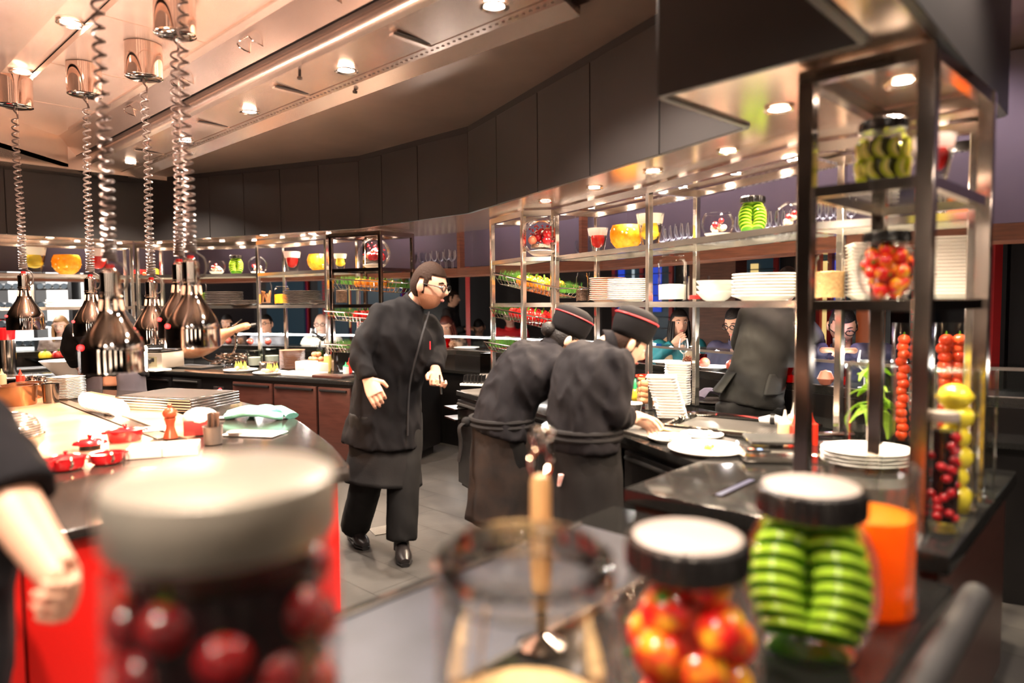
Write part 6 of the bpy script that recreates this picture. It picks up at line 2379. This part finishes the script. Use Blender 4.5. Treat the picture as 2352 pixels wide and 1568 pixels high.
def shirt(o, base, J, side, m, k=1., kt=1., vox=.014, wr=.008, sleeve=1., hem=.0, name='jacket', collar=True, short=False):
    b = MB()
    sh = (J['shR'] + J['shL']) / 2
    up = (J['waist'] - J['pelvis']).normalized()
    tor = [J['pelvis'] - up * hem, J['pelvis'], J['waist'], J['chest'], sh + (sh - J['chest']).normalized() * .01, J['neck']]
    g = .022
    fl = .03 if hem > .1 else 0
    wd = [(.165 * kt + g + fl, .125 * kt + g + fl), (.165 * kt + g, .122 * kt + g), (.148 * kt + g, .115 * kt + g), (.168 * kt + g, .12 * kt + g), (.145 * kt + g, .082 * kt + g), (.058 * k + g * .6, .058 * k + g * .6)]
    b.tube(cr([tuple(p) for p in tor], 4), cr(wd, 4), 24, side=side)
    for s in 'LR':
        if 'el' + s in J:
            e, w = J['el' + s], J['wr' + s]
            if short:
                b.tube([J['sh' + s], J['sh' + s].lerp(e, .45), J['sh' + s].lerp(e, .88)], [.072 * k, .072 * k, .075 * k], 14)
            else:
                w = e.lerp(w, sleeve)
                b.tube(cr([tuple(J['sh' + s]), tuple(J['sh' + s].lerp(e, .5)), tuple(e), tuple(e.lerp(w, .5)), tuple(w)], 4), [x[0] for x in cr([(.074 * k,), (.070 * k,), (.060 * k,), (.054 * k,), (.047 * k,)], 4)], 14)
            b.ell(J['sh' + s], .075 * k)
    b.v = [tuple(V(v) - base) for v in b.v]
    me = bake(b, vox, 5, wr, 7., base.x * 5)
    c = mesh_obj(name, me, m, o)
    if collar:
        n = J['neck']
        d = (n.lerp(V(J['headc']), .3) - n).normalized()
        mb = MB().tube([n - d * .025 - base, n + d * .012 - base, n + d * .034 - base], [.072 * k, .068 * k, .066 * k], 20, caps=False)
        q = mb.build('collar', m, c)
        s = q.modifiers.new('thick', 'SOLIDIFY')
        s.thickness = .008
    return c


def pants(o, base, J, m, k=1., vox=.014, wr=.006):
    b = MB()
    for s in 'LR':
        b.tube(cr([tuple(J['hip' + s] + V((0, 0, .08))), tuple(J['hip' + s].lerp(J['kn' + s], .4)), tuple(J['kn' + s]), tuple(J['an' + s] + V((0, 0, .0)))], 4), [x[0] for x in cr([(.118 * k,), (.112 * k,), (.092 * k,), (.088 * k,)], 4)], 16)
    b.tube([J['pelvis'] - V((0, 0, .08)), J['pelvis'], J['pelvis'] + V((0, 0, .1))], [(.15 * k, .12 * k), (.175 * k, .13 * k), (.16 * k, .12 * k)], 18, side=(J['hipR'] - J['hipL']).normalized())
    b.v = [tuple(V(v) - base) for v in b.v]
    return mesh_obj('trousers', bake(b, vox, 4, wr, 8., base.y * 3), m, o)


def shoe(o, base, an, toe, m, k=1.):
    d = V(toe)
    d = V((d.x, d.y, 0)).normalized()
    p = V((an.x, an.y, .0)) - base
    mb = MB()
    pts = [p - d * .07 + V((0, 0, .045)), p - d * .03 + V((0, 0, .052)), p + d * .06 + V((0, 0, .05)), p + d * .14 + V((0, 0, .038)), p + d * .20 + V((0, 0, .03))]
    mb.tube(cr([tuple(q) for q in pts], 3), [(a, b_) for a, b_ in cr([(.03, .03), (.042, .05), (.044, .045), (.048, .034), (.025, .02)], 3)], 14, side=V((0, 0, 1)).cross(d))
    mb.tube([p + V((0, 0, .04)), p + V((0, 0, .12))], [.05, .046], 12)
    q = mb.build('shoe', m, o)
    MB().tube([p - d * .085 + V((0, 0, .012)), p + d * .05 + V((0, 0, .012)), p + d * .15 + V((0, 0, .012)), p + d * .205 + V((0, 0, .012))], [(.03, .012), (.045, .012), (.05, .012), (.025, .012)], 12, side=V((0, 0, 1)).cross(d)).build('sole', BLK, q)
    return q


def skirt(o, base, top, bot, ra, rb, side, m, name='apron', wr=.010, n=44, gap=None, folds=.0, seed=0., z_wave=0.):
    "an apron worn round the hips: thick cloth from the waist down, with hanging folds"
    vs, fs, rows = [], [], 16
    top, bot, side = V(top) - base, V(bot) - base, V(side)
    oth = V((0, 0, 1)).cross(side)
    ids = [i for i in range(n + 1)]
    for j in range(rows + 1):
        t = j / rows
        c = top.lerp(bot, t)
        for i in ids:
            f = i / n
            a = (gap[0] + (gap[1] - gap[0]) * f) if gap else 2 * math.pi * f
            w = (1 + folds * t * math.sin(a * 7 + seed) + .5 * folds * t * math.sin(a * 12 + 2 + seed))
            A = ra[0] + (ra[1] - ra[0]) * t
            B = rb[0] + (rb[1] - rb[0]) * t
            q = c + side * (A * w * math.cos(a)) + oth * (B * w * math.sin(a))
            q.z += wr * NZ.noise(q * 9) * .3
            q += side * (wr * NZ.noise(q * 7 + V((seed, 0, 0)))) + oth * (wr * NZ.noise(q * 8 + V((0, seed, 5))))
            vs.append(q)
    for j in range(rows):
        for i in range(n):
            a, b = j * (n + 1) + i, (j + 1) * (n + 1) + i
            fs.append((a, a + 1, b + 1, b))
    q = MB().add(vs, fs).build(name, m, o, smooth=80)
    s = q.modifiers.new('thick', 'SOLIDIFY')
    s.thickness = .008
    return q


CLOTHB = mat('black_chef_cloth', (.007, .006, .007), .8, 0, .12, var=.25, vscale=9, bump=.25, bscale=350)
CLOTHG = mat('charcoal_cook_cloth', (.012, .0105, .0125), .8, 0, .12, var=.25, vscale=9, bump=.25, bscale=350)
APR = mat('faded_black_apron', (.011, .0092, .0096), .8, 0, .25, var=.5, vscale=7, bump=.25, bscale=300)
APR2 = mat('stained_apron', (.012, .0095, .0095), .8, 0, .25, var=.01, vscale=11, col2=(.030, .018, .013), vk=.9, bump=.25, bscale=300)
TROU = mat('dark_trousers', (.0065, .0055, .0055), .8, 0, .25, var=.3)
SHOEM = mat('black_leather', (.015, .012, .012), .3)
REDTR = mat('red_piping', (.65, .02, .03), .5)
HB_ = mat('hair_black', (.008, .006, .006), .5, 0, .3, bump=.4, bscale=120)
HBR = mat('hair_brown', (.022, .010, .006), .75, 0, .15, bump=.4, bscale=120)
HBL = mat('hair_blonde', (.32, .17, .07), .5, bump=.4, bscale=120)
HAU = mat('hair_auburn', (.10, .022, .014), .4, bump=.4, bscale=120)
HGR = mat('hair_grey', (.25, .22, .20), .5, bump=.4, bscale=120)


def pp(x, y, Y):
    return P(x, y, Y=Y)


# ---------------------------------------------------------------- the bearded chef
J = dict(pelvis=pp(885, 955, 4.28), waist=pp(893, 880, 4.27), chest=pp(915, 785, 4.25), shR=pp(868, 728, 4.14), shL=pp(982, 748, 4.38), neck=pp(950, 697, 4.27), elR=pp(826, 815, 4.02), wrR=pp(846, 872, 3.95), elL=pp(1003, 800, 4.42), wrL=pp(1000, 848, 4.24),
         hipR=pp(852, 975, 4.2), hipL=pp(925, 975, 4.36), knR=pp(842, 1105, 4.22), knL=pp(926, 1120, 4.22), anR=pp(815, 1215, 4.40), anL=pp(922, 1245, 4.14))
J['anL'].z, J['anR'].z = .09, .09
H = Head(pp(984, 657, 4.24), (.93, -.30, -.22), (.22, -.05, 1), 1.19)
J['headc'] = H.c
SK1 = skin((.68, .36, .25))
fd = V((.55, -.83, 0))
o, base, side, tp, tr = human('person in black chef jacket and glasses leaning to the right beside the island', J, SK1, 1.12, 1.32, .013, [(J['wrR'], pp(866, 912, 3.9) - J['wrR'], (-.8, -.1, -.25), 34, 1.22, -1), (J['wrL'], (.1, -.35, -.9), (.75, .5, 0), 80, 1.2, -1)], H)
BRD = mat('ginger_beard', (.46, .21, .12), .6, bump=.4, bscale=150)
face(H, o, base, HBR, True, mouth_open=.003)
hair(H, o, base, HBR, 'crew')
mb = MB()
H.shell(mb, lambda d: d.z < -.30 and d.y > -.12 and not (abs(d.x) < .26 and -.62 < d.z < -.42 and d.y > .6), 1.02, nz=.012)
mb.v = [tuple(V(v) - base) for v in mb.v]
mb.build('beard', BRD, o)
jk = shirt(o, base, J, side, CLOTHB, 1.14, 1.34, .012, .022, .97, .17)
# placket seam and cloth buttons down the front of the jacket
ax = [J['neck'] + V((.02, -.03, -.05)), J['chest'], J['waist'], J['pelvis'] - V((0, 0, .1))]
pl = cr([tuple(q + fd * r + V((.05, .03, 0))) for q, r in zip(ax, (.055, .185, .18, .20))], 6)
MB().tube([V(q) - base for q in pl], [(.007, .004)] * len(pl), 6).build('placket_seam', mat('seam_black', (.012, .011, .013), .8), jk)
MB().box(pp(988, 793, 4.14) - base, (.006, .004, .05), .5).build('red_embroidery', REDTR, jk)
pants(o, base, J, TROU, 1.12)
skirt(o, base, J['pelvis'] - V((0, 0, .04)), V((J['pelvis'].x - .02, J['pelvis'].y, .42)), (.195, .268), (.150, .222), side, APR, folds=.02)
shoe(o, base, J['anL'], (.25, -.9, 0), SHOEM)
shoe(o, base, J['anR'], (.5, -.8, 0), SHOEM)
mb = MB()
hb = J['wrL'] + V((.01, -.02, -.06))
mb.tube([hb + V((.02, -.02, .03)) - base, hb + V((.03, -.03, -.09)) - base], .006, 8)
pen = mb.build('pen', BLK, None, loc=base)
tag(pen, 'dark pen held in the left hand of the bearded chef', 'pen')


# ---------------------------------------------------------------- the two cooks in caps
def cap(h, o, base, k):
    "tall soft black cap with red piping"
    mb = MB()
    pr = [(.084, .034), (.090, .062), (.096, .10), (.096, .145), (.086, .172), (.050, .190), (0, .194)]
    ax = (h.u * .98 - h.f * .16).normalized()
    rr = h.r
    ff = ax.cross(rr)
    R3 = M4((rr, -ff, ax)).transposed()
    def ringpts(r, z):
        c = h.c - base + ax * (z - .005) * k + h.f * .004
        return [c + (rr * (r * .98 * math.cos(t)) - ff * (r * 1.16 * math.sin(t))) * k for t in [2 * math.pi * i / 32 for i in range(32)]]
    rows = [ringpts(r, z) for r, z in pr[:-1]]
    vs = [p for row in rows for p in row] + [h.c - base + ax * .189 * k]
    fs = []
    for j in range(len(rows) - 1):
        for i in range(32):
            fs.append((j * 32 + i, j * 32 + (i + 1) % 32, (j + 1) * 32 + (i + 1) % 32, (j + 1) * 32 + i))
    n = len(rows) - 1
    fs += [(n * 32 + i, n * 32 + (i + 1) % 32, len(vs) - 1) for i in range(32)]
    q = MB().add(vs, fs).build('cap', CLOTHB, o, smooth=70)
    s = q.modifiers.new('thick', 'SOLIDIFY')
    s.thickness = .006
    MB().tube(ringpts(.0985, .140), .0035, 6, closed=True).build('red_piping', REDTR, q)


def cook(label, J, H, hands, apron, seed, kt):
    J['headc'] = H.c
    o, base, side, tp, tr = human(label, J, skin((.70, .42, .30)), 1.0, kt, .013, hands, H)
    face(H, o, base, HB_)
    jk = shirt(o, base, J, side, CLOTHG, 1.08, kt * 1.06, .012, .026, .80, .03)
    pants(o, base, J, TROU, 1.0)
    pv = J['pelvis']
    sd = (J['hipR'] - J['hipL']).normalized()
    skirt(o, base, pv + V((-.0, 0, .06)), V((pv.x + .0, pv.y, .30)), (.195, .235), (.165, .205), sd, apron, folds=.03, seed=seed)
    wb = MB()
    for dz, r in ((.035, .004), (.065, .004)):
        wb.tube([pv - base + V((0, 0, dz)) + sd * (.205 * math.cos(t)) + V((0, 0, 1)).cross(sd) * (.175 * math.sin(t)) for t in [R_(10 * i) for i in range(36)]], (.016 if dz < .05 else .014), 8, closed=True)
    q = wb.build('waist_band', APR, o)
    kn = pv - base + V((-.20, -.02, .05)) - V((.0, .02, 0))
    MB().tube(cr([tuple(kn), tuple(kn + V((-.04, -.02, -.03))), tuple(kn + V((-.03, -.03, -.12))), tuple(kn + V((-.045, -.03, -.22)))], 4), [(.02, .008)] * 13, 8).ell(kn, (.03, .025, .03)).build('apron_ties', APR, q)
    for s in 'LR':
        shoe(o, base, J['an' + s], (.9, .45, 0), SHOEM)
    cap(H, o, base, H.k * 1.0)
    return o, base


def legs_under(J, sd, y=.1):
    sd = V(sd).normalized()
    for s, g in (('R', 1), ('L', -1)):
        J['hip' + s] = J['pelvis'] + sd * (.09 * g) - V((0, 0, .06))
        b = V((J['pelvis'].x, J['pelvis'].y, 0)) + sd * (.11 * g)
        J['kn' + s] = b + V((.02, .01, .48))
        J['an' + s] = b + V((0, 0, .09))


# second cook (right)
J = dict(pelvis=pp(1338, 1012, 3.30), waist=pp(1338, 935, 3.30), chest=pp(1358, 855, 3.34), shR=pp(1418, 835, 3.20), shL=pp(1345, 815, 3.50), neck=pp(1398, 792, 3.36), elR=pp(1412, 952, 3.16), wrR=pp(1458, 962, 3.30), elL=pp(1400, 940, 3.66), wrL=pp(1470, 955, 3.56))
legs_under(J, (.45, -.89, 0))
H = Head(pp(1440, 790, 3.36), (.82, .22, -.50), (.55, .12, .85), 1.0)
o, base = cook('person in charcoal cook jacket and black cap, nearer of two, arranging food', J, H, [(J['wrR'], (.75, .35, -.30), (.35, -.6, .5), 32, .98, 1), (J['wrL'], (.8, .2, -.35), (.4, -.7, .3), 32, .98, -1)], APR, 1.3, 1.12)
hair(H, o, base, HBR, 'short')
MB().box(pp(1290, 1102, 3.16) - base, (.035, .012, .06), .3, .3).build('paper_slip', mat('slip', (.85, .75, .72), .6, var=.01, col2=(.75, .12, .08), vscale=25), o)
# first cook (left)
J = dict(pelvis=pp(1152, 985, 3.92), waist=pp(1168, 920, 3.93), chest=pp(1215, 850, 3.95), shR=pp(1272, 838, 3.80), shL=pp(1228, 812, 4.10), neck=pp(1266, 800, 3.98), elR=pp(1300, 930, 3.85), wrR=pp(1360, 950, 4.0), elL=pp(1290, 920, 4.2), wrL=pp(1350, 945, 4.2))
legs_under(J, (.45, -.89, 0))
H = Head(pp(1296, 780, 4.0), (.80, .28, -.55), (.58, .15, .80), 1.08)
o, base = cook('person in charcoal cook jacket and black cap with hair bun, left one of two', J, H, [(J['wrR'], (.75, .35, -.35), (.35, -.6, .5), 32, .98, 1), (J['wrL'], (.8, .2, -.35), (.4, -.7, .3), 32, .98, -1)], APR2, 3.1, 1.16)
hair(H, o, base, HB_, 'bun')

# ---------------------------------------------------------------- cook bent over at the far left
J = dict(pelvis=pp(268, 862, 6.05), waist=pp(268, 800, 6.1), chest=pp(240, 757, 6.2), shR=pp(292, 748, 6.3), shL=pp(172, 762, 6.1), neck=pp(222, 738, 6.35), elL=pp(158, 800, 6.2), wrL=pp(172, 835, 6.5), elR=pp(300, 800, 6.5), wrR=pp(270, 835, 6.7))
legs_under(J, (.95, .3, 0))
H = Head(pp(212, 752, 6.55), (-.2, .8, -.6), (-.1, .6, .8), 1.0)
J['headc'] = H.c
o, base, side, tp, tr = human('person in black bent over the far left counter with back turned', J, SK1, 1.05, 1.35, .016, [(J['wrL'], (.2, .6, -.6), (1, 0, 0), 30, 1, 1)], H)
hair(H, o, base, HBR, 'short')
shirt(o, base, J, side, CLOTHB, 1.15, 1.42, .015, .012, 1., .02, 'shirt')
pants(o, base, J, TROU, 1.05)
skirt(o, base, J['pelvis'] + V((0, 0, .05)), V((J['pelvis'].x, J['pelvis'].y, .4)), (.23, .25), (.19, .2), V((.95, .3, 0)), mat('violet_grey_apron', (.07, .06, .075), .8, var=.3), folds=.04, gap=(R_(-80), R_(250)))
for s in 'LR':
    shoe(o, base, J['an' + s], (-.3, .9, 0), SHOEM)

# ---------------------------------------------------------------- waiter in a dark suit
J = dict(pelvis=pp(1722, 935, 4.38), waist=pp(1738, 865, 4.40), chest=pp(1772, 775, 4.44), shR=pp(1832, 735, 4.40), shL=pp(1722, 725, 4.55), neck=pp(1788, 705, 4.52), elR=pp(1868, 770, 4.55), wrR=pp(1880, 790, 4.75), elL=pp(1700, 790, 4.70), wrL=pp(1730, 830, 4.80))
legs_under(J, (.9, -.4, 0))
H = Head(pp(1808, 655, 4.6), (.35, .9, -.2), (.1, .1, 1), 1.0)
J['headc'] = H.c
o, base, side, tp, tr = human('person in dark grey suit jacket leaning over the guest bar with back turned', J, SK1, 1.0, 1.12, .015, [], H)
hair(H, o, base, HB_, 'short')
SUIT = mat('grey_suit', (.011, .0095, .009), .8, 0, .3, var=.2, bump=.2, bscale=300)
shirt(o, base, J, side, SUIT, 1.04, 1.10, .013, .010, 1., -.09, 'suit_jacket')
pants(o, base, J, TROU, 1.08)
skirt(o, base, J['waist'] + V((0, 0, .03)), J['pelvis'] + V((-.02, 0, .10)), (.180, .215), (.15, .18), (.9, -.4, 0), SUIT, 'jacket_tails', gap=(R_(-60), R_(230)), folds=.02)
for s in 'LR':
    shoe(o, base, J['an' + s], (.4, .9, 0), SHOEM)

# ---------------------------------------------------------------- guests at the bar
GL_ = {d: offs(Q, d) for d in (2.15, 2.6, 3.0)}


def guest(label, i, px, py, f, sk, hm, style, cloth, d=2.15, k=1.1, glasses=False, sleeve=1., tilt=(0, 0, 1), stand=False, arms=None, mo=0., kt=1., lean=.08, wr=.01):
    ln = GL_[d]
    c = col_on(ln[i], ln[i + 1], px, P(px, py, Y=6).z)
    c = P(px, py, Y=c.y)
    f = V(f).normalized()
    H = Head(c, f, tilt, k)
    fb = V((f.x, f.y, 0)).normalized()
    to = V((-c.x, -c.y, 0)).normalized()
    fb = (fb * .5 + to * .5).normalized() if not stand else fb
    sd = fb.cross(V((0, 0, 1)))
    J = {}
    J['neck'] = c - V((0, 0, .15 * k)) - fb * .035
    sh = J['neck'] - V((0, 0, .055 * k)) - fb * .01
    J['shR'], J['shL'] = sh + sd * .165 * k, sh - sd * .165 * k
    J['chest'] = sh - V((0, 0, .17 * k)) - fb * .01
    J['waist'] = J['chest'] - V((0, 0, .19 * k)) - fb * lean * .5
    J['pelvis'] = J['waist'] - V((0, 0, .17 * k)) - fb * lean * .5
    if J['pelvis'].z < .45:
        J['pelvis'].z = .45
    for s, g in (('R', 1), ('L', -1)):
        J['el' + s] = J['sh' + s] + sd * .07 * g - V((0, 0, .27 * k)) + fb * .06
        J['wr' + s] = J['el' + s] + fb * .20 * k - sd * .08 * g + V((0, 0, .03))
        hp = J['pelvis'] + sd * .09 * g
        J['hip' + s] = hp
        if stand:
            J['kn' + s] = V((hp.x, hp.y, .5)) + fb * .02
            J['an' + s] = V((hp.x, hp.y, .09))
        else:
            J['kn' + s] = hp + fb * .16
            J['an' + s] = V((hp.x, hp.y, .28)) + fb * .14
    if arms:
        arms(J, sd, fb, k)
    J['headc'] = c
    hd = [(J['wr' + s], J['wr' + s] - J['el' + s], sd, 22, k * .95, -1 if s == 'R' else 1) for s in 'RL']
    o, base, side, tp, tr = human(label, J, skin(sk), k, k * kt, .018, hd, H)
    face(H, o, base, hm, glasses, mouth_open=mo)
    hair(H, o, base, hm, style)
    shirt(o, base, J, side, cloth, k, k * kt, .016, wr, sleeve, .0, 'shirt')
    pants(o, base, J, TROU, k, .02)
    if not stand:
        p = J['pelvis']
        st = T('bar_stool', 'dark bar stool under the ' + ' '.join(label.replace('person', 'guest').split()[:8]), 'bar stool', base)
        MB().lathe([(0, p.z - .19), (.17, p.z - .19), (.18, p.z - .21), (.17, p.z - .24), (0, p.z - .24)], 24).build('seat', CABR, st)
        MB().cyl((0, 0, 0), .03, p.z - .23, 12).build('stem', STEELD, st)
        MB().lathe([(0, 0), (.2, 0), (.2, .015), (.03, .03), (0, .03)], 24).build('foot_plate', STEELD, st)
    return o, base, J, H


WHITES = mat('white_shirt', (.80, .74, .70), .8, var=.08, bump=.2, bscale=200)
GREYS = mat('grey_blue_shirt', (.34, .34, .40), .8, var=.1)
BROWNT = mat('brown_striped_top', (.10, .05, .04), .8, var=.01, col2=(.35, .25, .22), vscale=16)
BLACKT = mat('black_top', (.015, .013, .015), .8)
REDT = mat('red_shirt', (.62, .012, .015), .7)
TEAL = mat('teal_top', (.005, .13, .16), .7)
NAVY = mat('navy_jacket', (.018, .016, .045), .75)
FLOR = mat('floral_top', (.05, .03, .025), .8, var=.01, col2=(.55, .35, .25), vscale=14, vk=2)
A1, A2, A3 = (.62, .34, .23), (.66, .38, .26), (.72, .46, .36)
guest('person with long blonde hair and brown striped top at the far left bar', 1, 140, 748, (.25, -.9, -.15), A3, HBL, 'long', BROWNT)
guest('person with short dark hair in dark suit standing with back turned at left', 2, 326, 696, (-.3, .9, -.2), A1, HB_, 'short', BLACKT, 2.6, 1.08, stand=True)
guest('person with black hair and open mouth left of the ham', 2, 522, 743, (.12, -1, -.1), A2, HB_, 'bob', mat('taupe_top', (.16, .10, .09), .8), mo=.006)
guest('person with dark hair and grey blue shirt behind the rack post', 2, 612, 744, (-.2, -1, .02), A1, HB_, 'short', GREYS, glasses=True)
guest('person with grey hair, glasses and white shirt at the bar', 2, 738, 744, (.10, -1, -.12), A3, HGR, 'bald', WHITES, glasses=True, k=1.18, kt=1.15)
guest('person with short brown hair standing in profile behind the chef', 3, 1040, 686, (.9, -.2, -.05), A2, HBR, 'short', BLACKT, 3.0, 1.0, stand=True)
guest('person with long auburn hair and floral top looking down', 3, 1026, 748, (-.25, -.85, -.45), A2, HAU, 'long', FLOR)
guest('person with black hair, glasses and black top looking down at food', 4, 1100, 752, (-.15, -.85, -.55), A1, HB_, 'short', BLACKT, glasses=True)
guest('person in red shirt half hidden by the pepper baskets', 4, 1172, 728, (.0, -1, -.05), A3, HB_, 'short', REDT)
def chin_hand(J, sd, fb, k):
    J['elR'] = J['shR'] + sd * .06 - V((0, 0, .22)) + fb * .10
    J['wrR'] = J['neck'] + fb * .12 - V((0, 0, .03)) + sd * .07
    J['elR'].z = max(J['elR'].z, 1.0)
o, base, J, H = guest('person with black bob, teal top and beige scarf, hand at the chin', 4, 1560, 742, (.02, -1, -.05), A2, HB_, 'bob', TEAL, arms=chin_hand, mo=.003)
SCF = mat('beige_scarf', (.48, .34, .22), .8, var=.2)
fb = V((-J['neck'].x, -J['neck'].y, 0)).normalized()
sd = fb.cross(V((0, 0, 1)))
mb = MB()
for g in (-1, 1):
    n = J['neck'] - base
    mb.tube(cr([tuple(n + sd * .02 * g - fb * .05 + V((0, 0, .02))), tuple(n + sd * .10 * g - V((0, 0, .015))), tuple(n + sd * .11 * g + fb * .13 - V((0, 0, .15))), tuple(n + sd * .08 * g + fb * .15 - V((0, 0, .35)))], 4), [(.055, .02)] * 13, 10, side=sd)
mb.build('scarf', SCF, o)
guest('person with greying hair and glasses in navy jacket looking down left', 4, 1692, 742, (-.75, -.6, -.35), A1, HB_, 'short', NAVY, glasses=True, k=1.15)
def phone_arms(J, sd, fb, k):
    for s, g in (('R', 1), ('L', -1)):
        J['el' + s] = J['sh' + s] + sd * .08 * g - V((0, 0, .20)) + fb * .06
        J['wr' + s] = J['chest'] + fb * .26 + sd * (.09 * g + .03) + V((0, 0, .0))
        J['el' + s].z = max(J['el' + s].z, 1.2)
        J['wr' + s].z = 1.22
o, base, J, H = guest('person with glasses in dark jacket looking down at a phone', 5, 1935, 748, (-.30, -.85, -.45), A1, HB_, 'short', NAVY, glasses=True, k=1.12, arms=phone_arms)
c = (J['wrR'] + J['wrL']) / 2
fb = V((-c.x, -c.y, 0)).normalized()
ph = T('mobile_phone', 'dark mobile phone held by the person in glasses behind the near frame', 'phone', c + fb * .05 + V((0, 0, .03)), math.atan2(fb.y, fb.x) + math.pi / 2)
MB().box((0, 0, 0), (.075, .010, .15), 0, .7).build('phone_body', BLK, ph, bevel=.004)
MB().box((0, .0065, .004), (.066, .002, .135), 0, .7).build('lit_screen', mat('phone_screen', (.3, .3, .4), .2, emit=(.7, .6, 1), es=1.5), ph)
q = c + V((0, 0, .12))
lamp('POINT', q + fb * .02, .5, (.75, .6, 1), .04)

# ---------------------------------------------------------------- arm and back at the left edge of the picture
J = dict(pelvis=pp(-190, 1520, 1.50), waist=pp(-170, 1330, 1.5), chest=pp(-150, 1120, 1.5), shL=pp(-75, 985, 1.42), shR=pp(-300, 960, 1.62), neck=pp(-160, 900, 1.52), elL=pp(40, 1180, 1.34), wrL=pp(150, 1340, 1.26), elR=pp(-360, 1200, 1.55), wrR=pp(-250, 1350, 1.4))
sd = (J['shR'] - J['shL'])
legs_under(J, (sd.x, sd.y, 0))
H = Head(pp(-150, 780, 1.5), (.5, -.8, -.2), (0, 0, 1), 1.0)
J['headc'] = H.c
o, base, side, tp, tr = human('person in black short sleeved shirt at the left edge, only arm and side visible', J, skin((.60, .33, .22)), 1.34, 1.2, .012, [(J['wrL'], pp(185, 1430, 1.10) - J['wrL'], (.6, -.5, .5), 52, 1.0, 1)], H)
hair(H, o, base, HB_, 'short')
shirt(o, base, J, side, CLOTHG, 1.22, 1.20, .012, .014, 1., .05, 'shirt', short=True)
pants(o, base, J, TROU, 1.05)
for s in 'LR':
    shoe(o, base, J['an' + s], (.5, -.8, 0), SHOEM)
